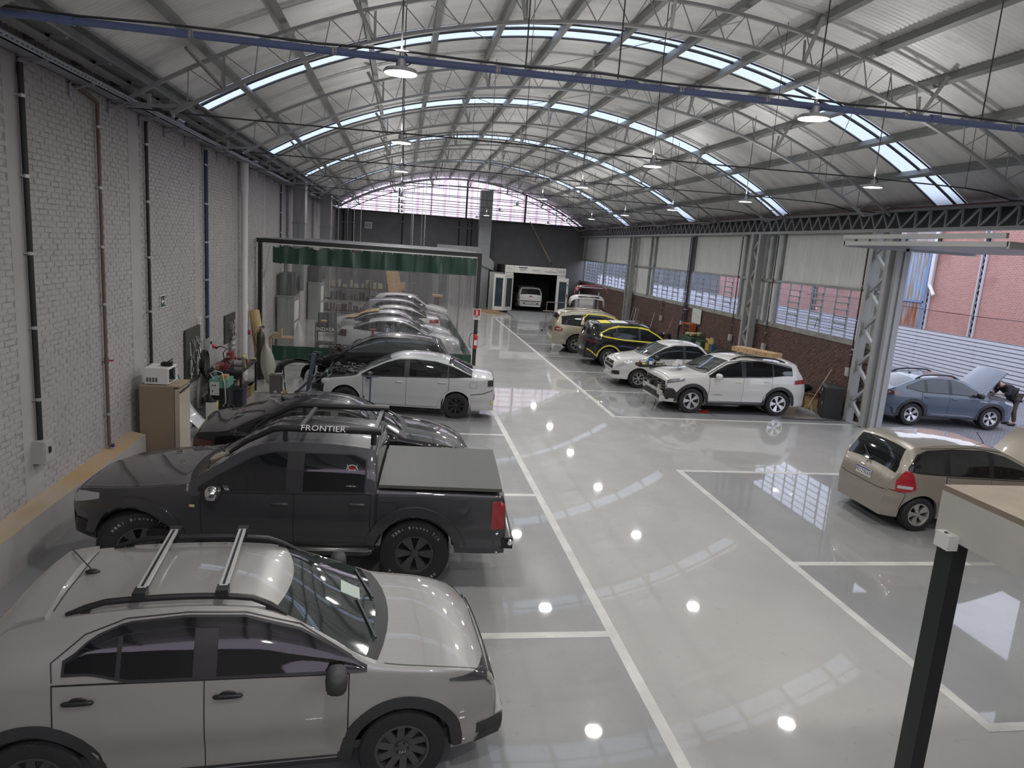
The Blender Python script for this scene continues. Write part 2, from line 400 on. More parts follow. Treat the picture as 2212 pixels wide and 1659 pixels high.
MB().b2((XL - .03, 34, 0), (XL, YB, 6.3)).obj('far_wall_face', brickmat('painted_brick_far', (.41, .40, .395), (.38, .37, .365), (.30, .285, .28), 1, 2.7), wl)
LEDGE = mat('ledge_tan', (.40, .355, .29), .85, noise=.5, nscale=.55, ncol=(.40, .265, .13))
o = struct(MB().b2((XL, Y0, 0), (-4.35, 13.05, .50)).obj('trim_1', PLAST), 'low painted plinth along the foot of the left wall')
MB().prism([(XL, Y0, .50), (-4.35, Y0, .50), (XL, Y0, .56)], (0, 19.05, 0)).obj('ledge_top', LEDGE, o)
# eaves beam on the left wall
o = struct(MB().b2((-4.36, Y0, 6.35), (-4.10, YB, 6.38)).b2((-4.25, Y0, 6.38), (-4.21, YB, 6.55)).b2((-4.22, Y0, 6.535), (-4.05, YB, 6.565)).obj('trim_2', STEEL), 'grey steel eaves beam over the left wall')
for k in range(34):
    MB().b2((XL, 6 + k * 1.33, 6.31), (-4.12, 6.06 + k * 1.33, 6.35)).b2((XL, 6 + k * 1.33, 6.26), (XL + .3, 6.015 + k * 1.33, 6.35)).obj('eaves_bracket', STEEL, o)
# ================================================================ back wall with translucent gable
wb = struct(MB().b2((XL - .3, YB, 0), (XR + .3, YB + .2, 6.12)).obj('wall_back', BACKW), 'dark grey rendered back wall')
ga = thing('window_1', None, None, (0, YB, 0)); struct(ga, 'pale pink translucent corrugated gable window over the back wall')
X = XL - .1; wdt = .95
while X < XR:
    rows = [[], []]; n = 40
    for j in range(n + 1):
        xx = X + wdt * j / n
        zt = RC[1] + math.sqrt(max(0, (RR + .02) ** 2 - (xx - RC[0]) ** 2)); dy = .012 * math.sin(2 * PI * j / 4 + .4)
        rows[0].append((xx, .1 + dy, 6.1)); rows[1].append((xx, .1 + dy, max(6.11, zt)))
    MB().grid(rows).obj('gable_sheet', GABLE, ga, 180)
    if XL < X < XR - .4:
        zt = RC[1] + math.sqrt((RR - .02) ** 2 - (X - RC[0]) ** 2); MB().grid([[(X - .09, .13, 6.1), (X + .09, .13, 6.1)], [(X - .09, .13, zt), (X + .09, .13, zt)]]).obj('sheet_lap', GABLE, ga)
    X += wdt
for xx, wd in ((-.3, .10), (1.95, .04), (4.45, .12), (8.7, .12), (11.0, .03)):
    MB().b2((xx - wd / 2, -.12, 6.1), (xx + wd / 2, 0, RC[1] + math.sqrt((RR - .15) ** 2 - (xx - RC[0]) ** 2))).obj('gable_post', DARKST, ga)
for zz in (6.42, 6.78, 7.15, 7.55, 8.0):
    hw = math.sqrt((RR - .15) ** 2 - (zz - RC[1]) ** 2)
    MB().b2((max(XL, RC[0] - hw), -.10, zz), (min(XR, RC[0] + hw), -.05, zz + .045)).obj('gable_rail', DARKST, ga)
MB().b2((XL, -.15, 6.02), (XR, .0, 6.12)).obj('gable_sill', DARKST, ga)
rail(15.82, -.05, D(-33), D(34.5), .1, .1).obj('gable_arch', STEEL, ga)
# ================================================================ right wall
wr = thing('wall_right', None, None); struct(wr, 'right wall of brown brick below and ribbed cladding above')
mb = MB().b2((XR + .02, 18.1, 0), (XR + .22, YB, 2.16)); mb.obj('brick_core', BMORT, wr)
bricks = []; z = .0; row = 0
while z < 2.12:
    y = 18.35 - (row % 2) * .12
    while y < YB: bricks.append((y, z)); y += .235
    z += .078; row += 1
near = sorted(bricks, key=lambda b: b[0] - b[1] * .8)[:300]; ns = set(near); mb = MB()
for y, z in bricks:
    if (y, z) not in ns: brick_geo(mb, XR, y, z, rnd.uniform(-.004, .006), -1, .222, .066)
o = mb.obj('brickwork', BBRICK, wr); o['kind'] = 'stuff'
BM = [(lambda q: (brick_geo(q, 0, 0, 0, d, -1, .222, .066), q.mesh('brick', BBRICK))[1])(MB()) for d in (-.004, 0, .003, .006)]
for y, z in near: link('brick', rnd.choice(BM), wr, (XR, y, z))
MB().b2((XR - .03, 18.1, 2.12), (XR + .25, YB, 2.27)).obj('sill_band', CONC, wr)
CL = [[], []]
for j in range(41): CL[0].append((.014 * math.sin(2 * PI * j / 8), j / 40., 0)); CL[1].append((.014 * math.sin(2 * PI * j / 8), j / 40., 1))
CLM = MB().slab(CL, (.012, 0, 0)).mesh('cladding_sheet', CLAD, 180)
def clad(y0, y1, z0, z1, parent, x=XR + .06):
    n = max(1, round((y1 - y0) / 1.0)); st = (y1 - y0) / n
    for i in range(n):
        o = link('cladding_sheet', CLM, parent, (x, y0 + i * st + .004, z0)); o.scale = (1, st - .008, z1 - z0)
WINS = [(18.8, 23.5, 7), (26.45, 36.35, 14), (40.5, 50.9, 15)]
clad(18.2, YB, 3.74, 5.42, wr)
for a, b in ((23.6, 26.35), (36.45, 40.4), (18.2, 18.7)): clad(a, b, 2.27, 3.74, wr)
for y in (18.72, 23.6, 24.3, 26.35, 31.4, 36.45, 37.1, 40.4, 45.7, 50.98): MB().b2((XR - .06, y - .05, 2.2), (XR + .04, y + .05, 5.42)).obj('wall_post', STEEL, wr)
MB().b2((XR - .05, 18.2, 3.70), (XR + .05, YB, 3.78)).obj('wall_rail', STEEL, wr)
PN = MB().box((0, 0, 0), (.006, 1, 1)).mesh('window_pane', PANE)
WFR = mat('window_frame', (.30, .305, .31), .5, .3)
for wi, (a, b, n) in enumerate(WINS):
    wn = thing(f'window_{wi + 2}', None, None, (XR + .02, 0, 0)); struct(wn, 'steel-framed awning window in the right wall, ' + ('nearest the open gate', 'long middle one', 'farthest by the back wall')[wi])
    z0, z1, nr = 2.28, 3.71, 7; st = (b - a) / n; hz = (z1 - z0) / nr
    for zz in [z0 + hz * i for i in range(nr + 1)]: MB().b2((-.015, a, zz - .007), (.015, b, zz + .007)).obj('glazing_bar', WFR, wn)
    for i in range(n + 1): MB().b2((-.02, a + i * st - .012, z0), (.02, a + i * st + .012, z1)).obj('mullion', WFR, wn)
    for i in range(n):
        vent = i % 2 == 1
        for j in range(nr):
            o = link('window_pane', PN, wn, (0, a + (i + .5) * st, z0 + (j + .5) * hz)); o.scale = (1, st - .02, hz - .012)
            if vent:
                if 0 < j < 6:
                    o.rotation_euler = (0, D(-9), 0)
                    fr = MB().b2((-.012, -st / 2 + .02, -hz / 2 + .005), (.012, st / 2 - .02, -hz / 2 + .021)).b2((-.012, -st / 2 + .02, hz / 2 - .021), (.012, st / 2 - .02, hz / 2 - .005)).b2((-.012, -st / 2 + .02, -hz / 2), (.012, -st / 2 + .036, hz / 2)).b2((-.012, st / 2 - .036, -hz / 2), (.012, st / 2 - .02, hz / 2)).obj('vent_frame', WFR, wn, loc=(-.012, a + (i + .5) * st, z0 + (j + .5) * hz)); fr.rotation_euler = (0, D(-9), 0)
    MB().tube([(-.06, a + st * (n // 2 + .1), z0 + .45), (-.1, a + st * (n // 2 + .1), z0 + .25), (-.07, a + st * (n // 2 + .2), z0 + .12)], .01, 5).obj('window_lever', DARKST, wn)
# wall from the gate back to the camera end (out of the photograph's frame)
clad(Y0, 12.1, 2.2, 5.42, wr); MB().b2((XR, Y0, 0), (XR + .2, 12.1, 2.2)).obj('brick_core', brickmat('brown_brick_flat', (.13, .07, .055), (.09, .05, .045), (.24, .2, .18), 1, 2.3), wr)
MB().b2((XR + .1, Y0, 5.4), (XR + .16, YB, 6.4)).obj('upper_backing', DARKST, wr)
struct(MB().b2((XL - .3, Y0 - .2, 0), (XR + .3, Y0, 5.2)).obj('wall_front', PLAST), 'plain wall behind the camera')
fg = thing('window_5', None, None, (0, Y0 - .1, 0)); struct(fg, 'translucent gable window behind the camera')
X = XL - .1
while X < XR:
    rows = [[], []]
    for j in range(5):
        xx = X + .95 * j / 4; rows[0].append((xx, 0, 5.2)); rows[1].append((xx, 0, max(5.21, RC[1] + math.sqrt(max(0, (RR + .02) ** 2 - (xx - RC[0]) ** 2)))))
    MB().grid(rows).obj('gable_sheet', GABLE, fg); X += .95
# long lattice girder over the right wall
g = thing('eaves_girder', 'long grey lattice girder running along the top of the right wall', 'girder', (12.98, 0, 0))
GRD = mat('girder_steel', (.33, .335, .33), .45, .2)
MB().b2((-.06, 4, 5.88), (.1, YB, 5.95)).obj('top_chord', GRD, g); MB().b2((-.06, 4, 5.36), (.1, YB, 5.45)).obj('bottom_chord', GRD, g)
MB().b2((-.10, 4, 5.95), (.2, YB, 5.975)).obj('flashing', mat('rust_red_flashing', (.16, .06, .055), .6), g)
GB = MB().box((0, 0, .5), (1, 1, 1)).mesh('girder_bar', GRD)
y = 8.; st = .42; up = True
while y < YB - st:
    near_ = y < 17.2
    s2 = st * (1.1 if near_ else .62)
    barobj('diagonal_bar', (0, y, 5.45 if up else 5.88), (0, y + s2 * (0.05 if (near_ and up) else 1), 5.88 if up else 5.45), .045, .035, g, GB); y += s2 * (0.05 if (near_ and up) else 1) + (.02 if near_ else 0); up = not up
# lattice columns
def lattice_column(y, label, x=12.95, hgt=5.36, sep=.5, wdt=.14):
    t = thing('lattice_column', label, 'column', (x, y, 0), group='lattice columns of the right wall')
    for s in (-1, 1): MB().b2((-.12, s * sep / 2 - wdt / 2, 0), (.12, s * sep / 2 + wdt / 2, hgt)).obj('chord', GRD, t)
    z = .1; s = 1
    while z < hgt - .45:
        barobj('diagonal_bar', (0, -s * (sep / 2 - .04), z), (0, s * (sep / 2 - .04), z + .5), .085, .085, t, GB); z += .52; s = -s
    MB().b2((-.12, -sep / 2 - .1, 0), (.14, sep / 2 + .1, .02)).obj('base_plate', GRD, t); return t
lattice_column(17.93, 'grey steel lattice column beside the open gate', sep=.72)
lattice_column(25.0, 'grey steel lattice column behind the white crossover', sep=.55)
lattice_column(39.6, 'grey steel lattice column near the bumper rack', sep=.55)
struct(MB().b2((12.95, 17.30, 0), (13.3, 17.42, 5.3)).b2((13.1, 17.25, 0), (13.2, 17.30, 5.2)).obj('door_1', GRD), 'grey steel jamb of the gate opening')
# raised overhead gate
t = thing('overhead_gate', 'raised grey ribbed overhead gate hanging flat under the girder', 'gate', (0, 0, 0))
for i in range(9):
    y = 12.16 + i * .57; MB().b2((11.42, y, 4.93), (15.2, y + .555, 4.965)).obj('gate_panel', mat('gate_sheet', (.36, .365, .37), .4, .3), t)
MB().b2((11.32, 12.14, 4.90), (11.42, 17.3, 5.0)).obj('edge_rail', GRD, t); MB().b2((11.32, 17.25, 4.87), (15.2, 17.32, 5.0)).obj('side_rail', GRD, t); MB().b2((11.32, 12.1, 4.87), (15.2, 12.17, 5.0)).obj('side_rail', GRD, t)
MB().b2((11.30, 12.2, 5.06), (11.36, 17.32, 5.16)).obj('counterweight_beam', GRD, t)
for y in (12.6, 13.9, 15.2, 16.8): MB().b2((11.32, y, 5.0), (11.36, y + .08, 5.06)).obj('hinge', DARKST, t)
# ================================================================ lamps on their conduits
BLUE = mat('blue_pipe', (.13, .18, .33), .4); CABLE = mat('cable_black', (.015, .015, .016), .6); GALV = mat('galvanised', (.45, .46, .47), .4, .5)
EMIT = mat('lamp_diffuser', (1, .97, .9), .4, emit=14); EMIT.cycles.emission_sampling = 'NONE'
LAMPH = mat('lamp_housing', (.55, .56, .57), .35, .6)
hb = MB().lathe([(0, .20), (.02, .20), (.022, .14), (.05, .13), (.055, .06), (.09, .045), (.16, .035), (.178, .012), (.178, -.004), (.168, -.006)], 28)
HB = hb.mesh('housing', LAMPH, 40); DF = MB().lathe([(.0, .004), (.12, .0), (.168, .002)], 28).mesh('diffuser', EMIT, 60)
LD = bpy.data.lights.new('lamp_light', 'AREA'); LD.shape = 'DISK'; LD.size = .33; LD.energy = LAMP_W; LD.color = LAMP_COL
LU = bpy.data.lights.new('added_uplight', 'AREA'); LU.shape = 'DISK'; LU.size = .12; LU.energy = LAMP_W * .26; LU.color = LAMP_COL  # upward light added to brighten the roof, not part of the lamp
LXS = (-.08, 4.5, 9.0); LNAME = ('left', 'middle', 'right')
NR = 8
for k in range(-2, NR):
    y = 7.8 + 5.3 * k
    nm = ORD[k + 1] if k >= 0 else 'overhead'
    for i, x in enumerate(LXS):
        if k == 0: lab = ('round high-bay lamp glowing under the blue pipe, left of the pair', 'round high-bay lamp glowing under the blue pipe, right of the pair', 'round high-bay lamp at the far right end of the blue pipe')[i]
        elif k < 0: lab = f'round high-bay lamp {("above", "behind")[k < -1]} the camera, {LNAME[i]} one'
        else: lab = f'round high-bay lamp in the {ORD[k]} row from the camera, {LNAME[i]} one of three'
        t = thing('high_bay_lamp', lab, 'lamp', (x, y, 5.87), group='high-bay lamps')
        link('housing', HB, t); link('diffuser', DF, t)
        MB().tube([(.03, 0, .2), (.07, .01, .16), (.09, .02, .1), (.05, .02, .08)], .008, 5).obj('cord', CABLE, t)
        MB().cyl((0, 0, .18), (0, 0, math.sqrt(RR ** 2 - (x - RC[0]) ** 2) + RC[1] - 5.95), .009, 6).obj('hanger_rod', DARKST, t)
        l = bpy.data.objects.new('lamp_light', LD); C.objects.link(l); l.parent = t; l.location = (0, 0, -.02)
        l = bpy.data.objects.new('added_uplight', LU); C.objects.link(l); l.parent = t; l.location = (0, 0, .21); l.rotation_euler = (PI, 0, 0)
    # conduit
    if k == 0:
        t = thing('blue_air_pipe', 'thick blue overhead pipe spanning the hall near the camera', 'pipe', (0, y, 6.02))
        MB().tube([(-4.55 + 17.5 * j / 20, 0, -.02 * math.sin(PI * j / 20)) for j in range(21)], .036, 12).obj('pipe', BLUE, t, 60)
        for xx in (-3.2, 2.35, 6.0): MB().cyl((xx - .06, 0, -.01), (xx + .06, 0, -.01), .046, 12).obj('coupling', BLUE, t)
        for xx in (-2.1, -.75, .9, 2.9, 3.9, 5.6, 7.0): MB().cyl((xx - .012, 0, -.01), (xx + .012, 0, -.01), .041, 12).cyl((xx + .02, 0, -.01), (xx + .032, 0, -.01), .041, 12).obj('pipe_clamp', GALV, t)
        MB().tube([(-4.55 + 17.5 * j / 24, .0, .055 + .012 * math.sin(j * 2.3)) for j in range(25)], .012, 6).obj('wire', DARKST, t)
        for xx in (1.2, 2.2, 6.6, 8.2): MB().cyl((xx, 0, .03), (xx, 0, math.sqrt(RR ** 2 - (xx - RC[0]) ** 2) + RC[1] - 6.1), .008, 6).obj('hanger_rod', DARKST, t)
    elif k > 0:
        t = thing('lamp_conduit', f'thin dark conduit carrying the {ORD[k]} lamp row across the hall', 'conduit', (0, y, 6.02), group='lamp conduits')
        MB().tube([(-4.5 + 15.5 * j / 20, 0, -.015 * math.sin(PI * j / 5)) for j in range(21)], .013, 6).obj('conduit', DARKST, t)
        MB().tube([(11, 0, 0), (11.5, 0, -.03), (12.1, .05, -.14), (12.9, .1, -.12)], .014, 6).obj('cable_drop', CABLE, t)
        for xx in (2.1, 6.8, 11): MB().cyl((xx, 0, 0), (xx, 0, math.sqrt(RR ** 2 - (xx - RC[0]) ** 2) + RC[1] - 6.08), .006, 5).obj('hanger_rod', DARKST, t)
# ================================================================ fittings on the left wall
TRAYM = mat('tray_steel', (.38, .40, .44), .4, .4)
t = thing('cable_tray', 'perforated steel cable tray on brackets high on the left wall', 'cable tray', (-4.42, 0, 6.02))
mb = MB().b2((-.12, Y0, 0), (.12, YB, .012)).b2((-.12, Y0, 0), (-.105, YB, .09)).b2((.105, Y0, 0), (.12, YB, .09)); mb.obj('tray', TRAYM, t)
MB().tube([(-.03, Y0, .03), (-.03, YB, .03)], .03, 6).tube([(.04, Y0, .03), (.04, YB, .03)], .022, 6).obj('wires', CABLE, t)
sl = MB(); 
for j in range(260): sl.b2((.1205, 6 + j * .11, .04), (.1225, 6.05 + j * .11, .055))
o = sl.obj('perforations', DARKST, t); o['kind'] = 'stuff'
for j in range(32): MB().b2((-.17, 7.12 + j * 1.34, -.02), (.16, 7.16 + j * 1.34, 0)).b2((-.17, 7.12 + j * 1.34, -.2), (-.15, 7.16 + j * 1.34, .0)).bar((-.16, 7.14 + j * 1.34, -.12), (.1, 7.14 + j * 1.34, -.02), .02).obj('bracket', TRAYM, t)
def riser(name, label, cat, y, z0, z1, r, m, straps=6, x=-4.55, group='conduits on the left wall', top=True):
    t = thing(name, label, cat, (x, y, 0), group=group)
    MB().cyl((0, 0, z0), (0, 0, z1), r, 10).obj('pipe', m, t, 60)
    for i in range(straps):
        z = z0 + (z1 - z0) * (i + .6) / straps; MB().cyl((0, 0, z - .02), (0, 0, z + .02), r + .006, 10).b2((-.05, -r - .03, z - .012), (-.02, r + .03, z + .012)).obj('strap', GALV, t)
    return t
RUSTP = mat('rusty_pipe', (.16, .10, .06), .6, noise=.5, nscale=3, ncol=(.12, .09, .09))
t = riser('wall_conduit', 'thick black conduit at the near left ending in a grey box', 'conduit', 9.78, 1.3, 5.95, .034, CABLE, 5)
t = riser('water_pipe', 'rusty brown water pipe with a red tap on the left wall', 'pipe', 11.98, .60, 5.9, .027, RUSTP, 6)
MB().cyl((0, 0, 1.95), (0, 0, 2.05), .038, 8).obj('valve_body', RUSTP, t); MB().box((.05, .03, 2.0), (.1, .03, .02)).obj('valve_handle', mat('red_handle', (.45, .05, .03), .5), t)
MB().cyl((0, 0, 5.9), (0, -.75, 6.0), .027, 8).obj('elbow', RUSTP, t); MB().box((.03, .02, .6), (.07, .05, .05)).obj('tap', mat('blue_tap', (.03, .06, .2), .5), t)
riser('wall_conduit', 'black conduit on the left wall just behind the fridge', 'conduit', 14.05, 1.0, 5.95, .03, CABLE, 5)
riser('wall_conduit', 'black conduit beside the blue one near the tool board', 'conduit', 17.95, 1.55, 5.95, .026, CABLE, 5)
riser('wall_conduit', 'blue conduit on the left wall near the tool board', 'conduit', 18.13, 1.55, 5.95, .022, mat('blue_conduit', (.05, .10, .24), .5), 5)
riser('wall_conduit', 'slim black conduit just past the white downpipe', 'conduit', 22.2, 1.5, 5.95, .024, CABLE, 5)
riser('wall_conduit', 'slim blue-black conduit left of the tall grey duct', 'conduit', 28.6, 3.0, 5.95, .03, mat('blue_conduit2', (.03, .05, .12), .5), 4)
t = thing('downpipe', 'fat white drain downpipe on the left wall', 'pipe', (-4.44, 21.65, 0))
MB().cyl((0, 0, .0), (0, 0, 5.3), .09, 16).obj('pipe', WHITE, t, 60); MB().cyl((0, -.05, 5.25), (0, -.05, 6.15), .12, 16).obj('upper_pipe', WHITE, t, 60)
MB().tube([(0, -.05, 5.42), (0, -.05, 5.3), (0, 0, 5.2), (0, 0, 5.1)], [.12, .115, .1, .095], 14).obj('reducer', WHITE, t, 60)
BOXG = mat('grey_box', (.42, .42, .41), .5)
def box_thing(name, label, cat, loc, d, m, lid=None, group=None, rz=0):
    t = thing(name, label, cat, loc, rz, group); MB().box((0, 0, 0), d).obj('body', m, t)
    return t
t = box_thing('switch_box', 'grey switch box at the foot of the near black conduit', 'switch box', (-4.53, 9.78, 1.17), (.14, .24, .3), BOXG); MB().b2((.07, -.1, -.13), (.082, .1, .13)).obj('lid', BOXG, t); MB().b2((.08, -.02, -.02), (.10, .02, .06)).obj('switch', BLACK, t)
t = thing('exit_sign', 'small green and white exit sign with arrow on the left wall', 'sign', (-4.585, 14.93, 2.7))
SG = mat('sign_dark_green', (.02, .05, .04), .5); SW = mat('sign_cream', (.75, .75, .62), .5)
MB().b2((-.01, -.19, -.12), (.004, .19, .12)).obj('plate', SW, t); MB().b2((.004, -.175, -.105), (.007, .175, .105)).obj('field', SG, t)
MB().prism([(.007, -.15, 0), (.007, -.08, .06), (.007, -.08, .02), (.007, .0, .02), (.007, .0, -.02), (.007, -.08, -.02), (.007, -.08, -.06)], (.003, 0, 0)).obj('arrow', SW, t)
MB().b2((.007, .04, -.09), (.01, .06, .09)).b2((.007, .12, -.09), (.01, .14, .09)).b2((.007, .04, .075), (.01, .14, .09)).b2((.007, .075, .0), (.01, .1, .05)).b2((.007, .07, -.07), (.01, .085, .0)).b2((.007, .1, -.08), (.01, .11, -.01)).obj('door_figure', SW, t)
t = box_thing('switch_box', 'small white switch box left of the blue conduit', 'switch box', (-4.56, 17.35, 2.05), (.07, .1, .16), WHITE)
MB().b2((.035, -.03, -.04), (.045, .03, .04)).obj('cover', BOXG, t)
t = box_thing('socket_box', 'grey socket box with a red plug under the blue conduit', 'socket', (-4.53, 18.05, 1.42), (.12, .3, .26), BOXG)
MB().cyl((.06, .1, -.06), (.16, .16, -.12), .045, 10).obj('red_plug', mat('red_plug', (.45, .03, .05), .4), t); MB().cyl((.06, -.06, .03), (.085, -.06, .03), .04, 10).obj('outlet', BLACK, t)
t = thing('framed_notice', 'white framed paper notice on the left wall past the downpipe', 'notice', (-4.58, 22.62, 1.66)); MB().b2((-.01, -.24, -.34), (.01, .24, .34)).obj('frame', mat('wood_frame', (.28, .22, .15), .6), t); MB().b2((.01, -.21, -.31), (.013, .21, .31)).obj('paper', mat('paper', (.72, .72, .66), .8, noise=.15, nscale=14), t)
t = box_thing('switch_box', 'small grey box with red button under the framed notice', 'switch box', (-4.56, 22.3, 1.2), (.08, .14, .3), BOXG); MB().cyl((.03, .3, -.08), (.1, .3, -.08), .07, 10).obj('red_button', mat('red_plug'), t)
# ---- tall ducts
DUCT = mat('duct_sheet', (.33, .34, .345), .4, .35, noise=.1, nscale=1)
def duct(label, x0, x1, y, z0, z1, dy=.6, flanges=(), m=DUCT):
    t = thing('air_duct', label, 'duct', (0, y, 0)); MB().b2((x0, 0, z0), (x1, dy, z1)).obj('duct_body', m, t)
    for z in flanges: MB().b2((x0 - .03, -.03, z - .02), (x1 + .03, dy + .03, z + .02)).obj('flange', STEEL, t)
    for s in (0, 1): MB().bar(((x0, x1)[s], -.004, z0), ((x1, x0)[s], -.004, z1), .012, .006).obj('cross_fold', m, t)
    return t
duct('tall grey sheet-metal duct on the left, nearer of the two', -4.35, -3.88, 30.2, 1.9, 6.25, .7, (4.6, 5.9))
duct('tall grey sheet-metal duct on the left, farther of the two', -4.2, -3.66, 38.6, 1.0, 6.25, .7, (4.6, 6.1))
t = duct('tall grey duct rising over the spray booth', 5.25, 6.1, 50.2, 0, 8.0, .8, (4.4, 5.6))
t = thing('duct_box', 'wide low grey duct box joining the tall duct at the back wall', 'duct', (0, 49.9, 0)); MB().b2((2.4, 0, 3.45), (5.25, 1.2, 4.15)).obj('duct_body', DUCT, t); MB().prism([(5.25, 0, 3.45), (5.6, 0, 2.9), (6.4, 0, 2.6), (6.4, 0, 3.2), (5.25, 0, 4.15)], (0, 1.0, 0)).obj('transition', DUCT, t)
for i, (x, z0, z1, lab) in enumerate([(-.0, 3.5, 6.0, 'thin black pipe on the back wall left of centre'), (4.0, 4.1, 5.9, 'first slim black pipe left of the tall back duct'), (4.6, 4.1, 5.9, 'second slim black pipe left of the tall back duct'), (4.9, 4.1, 5.9, 'third slim black pipe left of the tall back duct')]):
    o = thing('wall_pipe', lab, 'pipe', (x, YB - .06, 0), group='pipes on the back wall'); MB().cyl((0, 0, z0), (0, 0, z1), .035, 8).obj('pipe', CABLE, o); MB().b2((-.06, -.04, z1 - .5), (.06, .06, z1 - .46)).obj('strap', GALV, o)
for x, lab in ((-4.05, 'leftmost black pipe at the back left corner'), (-3.75, 'second black pipe at the back left corner'), (-3.4, 'third black pipe at the back left corner')):
    o = thing('wall_pipe', lab, 'pipe', (x, YB - .06, 0), group='pipes on the back wall'); MB().cyl((0, 0, 3), (0, 0, 6), .045, 8).obj('pipe', CABLE, o); MB().b2((-.07, -.04, 5.2), (.07, .06, 5.24)).obj('strap', GALV, o)
t = box_thing('wall_unit', 'small white electrical box high on the back wall', 'box', (-2.35, YB - .12, 5.1), (.5, .2, .45), WHITE); MB().b2((-.2, -.11, -.15), (.2, -.1, .15)).obj('cover', BOXG, t)
t = thing('leaning_pole', 'long bamboo-coloured pole leaning above the spray booth', 'pole', (10.6, 50.0, 3.2)); MB().cyl((0, 0, 0), (-1.55, 1.7, 3.0), .035, 8).obj('pole', mat('bamboo', (.45, .36, .2), .6), t); MB().cyl((-.02, .02, .03), (-.12, .12, .25), .045, 8).obj('end_cap', BLACK, t)
# ================================================================ yard outside the gate
PAV = brickmat('paver', (.19, .185, .20), (.14, .14, .155), (.09, .09, .10), 0, 2.0)
def pavmat():
    m = mat('paving', (.2, .2, .21), .85); nt, p = nodes(m); t = nt.nodes.new('ShaderNodeTexBrick'); t.inputs['Scale'].default_value = 4; t.inputs[1].default_value = (.22, .215, .23, 1); t.inputs[2].default_value = (.155, .155, .17, 1); t.inputs[3].default_value = (.09, .09, .1, 1); t.inputs['Mortar Size'].default_value = .03
    nt.links.new(pos(nt), t.inputs[0]); nt.links.new(t.outputs[0], p.inputs['Base Color']); bumpn(nt, p, t.outputs[1], -.4, .02); return m
struct(MB().b2((XR, -20, -.3), (60, 120, -.02)).obj('yard_ground', pavmat()), 'grey block-paved yard outside the gate')['kind'] = 'structure'
FEN = mat('fence_sheet', (.60, .59, .62), .5)
t = thing('sheet_fence', 'white metal fence of horizontal ribbed sheets across the yard', 'fence', (23.4, 0, 0))
rows = []; prof = []
for j in range(12): z = j * .165; prof += [(0, z), (0, z + .118), (.07, z + .12), (.07, z + .152)]
prof.append((0, 1.97))
FM = MB().slab([[(x, 0, z) for x, z in prof], [(x, 1, z) for x, z in prof]], (.01, 0, 0)).mesh('fence_sheet', FEN)
for k in range(24):
    o = link('fence_sheet', FM, t, (0, 2 + k * 3.4, -.02)); o.scale = (1, 3.39, 1)
    MB().b2((.03, 2 + k * 3.4 - .03, 0), (.08, 2 + k * 3.4 + .03, 1.9)).obj('fence_post', STEEL, t)
nb = thing('neighbour_building', 'red brick neighbouring building with lattice columns beyond the fence', 'building', (27, 0, 0))
MB().b2((0, 5, 0), (.3, 33.2, 8.5)).obj('wall', RBRICK, nb); MB().b2((0, 38.2, 0), (.3, 58, 8.5)).obj('wall', RBRICK, nb)
MB().b2((.05, 58, 0), (.3, 110, 7)).obj('wall', mat('shed_grey', (.16, .165, .17), .8, noise=.3, nscale=.5), nb)
for y in (10, 20.0, 30.05, 33.25, 38.3, 43.5, 48.7, 54):
    for s in (-1, 1): MB().b2((-.12, y + s * .13 - .025, 0), (-.02, y + s * .13 + .025, 8.4)).obj('column_chord', FEN if y in (30.05, 33.25) else STEEL, nb)
    z = 1.; s = 1
    while z < 8:
        barobj('column_bar', (-.07, y - s * .12, z), (-.07, y + s * .12, z + .3), .03, .03, nb, GB); z += .3; s = -s
    MB().b2((-.02, y - .12, 0), (-.005, y + .12, 8.4)).obj('column_back', BLACK, nb)
MB().cyl((-.3, 33.0, 3.9), (-.3, 33.0, 8.4), .09, 10).obj('gutter_pipe', WHITE, nb, 60); MB().cyl((-.3, 33.0, 3.9), (-.3, 32.6, 3.4), .09, 10).obj('gutter_spout', WHITE, nb, 60)
m = mat('rusty_blue_sheet', (.30, .36, .47), .6); nt, p = nodes(m); v = pos(nt, (1, 4, .6)); sp = nt.nodes.new('ShaderNodeSeparateXYZ'); nt.links.new(pos(nt), sp.inputs[0]); mr = nt.nodes.new('ShaderNodeMapRange'); mr.inputs[1].default_value = 3.1; mr.inputs[2].default_value = 2.6; nt.links.new(sp.outputs[2], mr.inputs[0])
c1 = mix(nt, noise(nt, v, 1.5, 5, .45, .62), (.33, .40, .52), (.36, .27, .17)); c2 = mix(nt, noise(nt, v, 1.2, 5, .3, .6), (.42, .40, .40), (.30, .10, .035)); nt.links.new(mix(nt, mr.outputs[0], c1, c2), p.inputs['Base Color'])
for k in range(18): MB().cyl((.02, 33.55 + k * .26, .8), (.02, 33.55 + k * .26, 5.55), .125, 8).obj('gate_corrugation', m, nb, 60)
for z in (2.95, 5.6): MB().b2((-.16, 33.4, z), (-.1, 38.2, z + .09)).obj('gate_rail', mat('gate_blue', (.16, .24, .42), .5), nb)
MB().b2((-.16, 33.38, .8), (-.08, 33.5, 5.6)).obj('gate_stile', mat('gate_blue'), nb)
z0 = 5.75
for s in (0, .3): MB().b2((-.12, 33.3, z0 + s), (-.06, 38.2, z0 + s + .04)).obj('lattice_chord', STEEL, nb)
for k in range(16): barobj('column_bar', (-.09, 33.4 + k * .3, z0 + (.04 if k % 2 else .3)), (-.09, 33.7 + k * .3, z0 + (.3 if k % 2 else .04)), .03, .03, nb, GB)
for k in range(6): MB().b2((.02, 33.3 + k * .82, 6.1), (.06, 34.1 + k * .82, 10)).obj('upper_sheet', mat('beige_sheet%d' % (k % 3), [(.42, .36, .34), (.36, .31, .29), (.24, .19, .17)][k % 3], .7, noise=.2, nscale=2), nb)
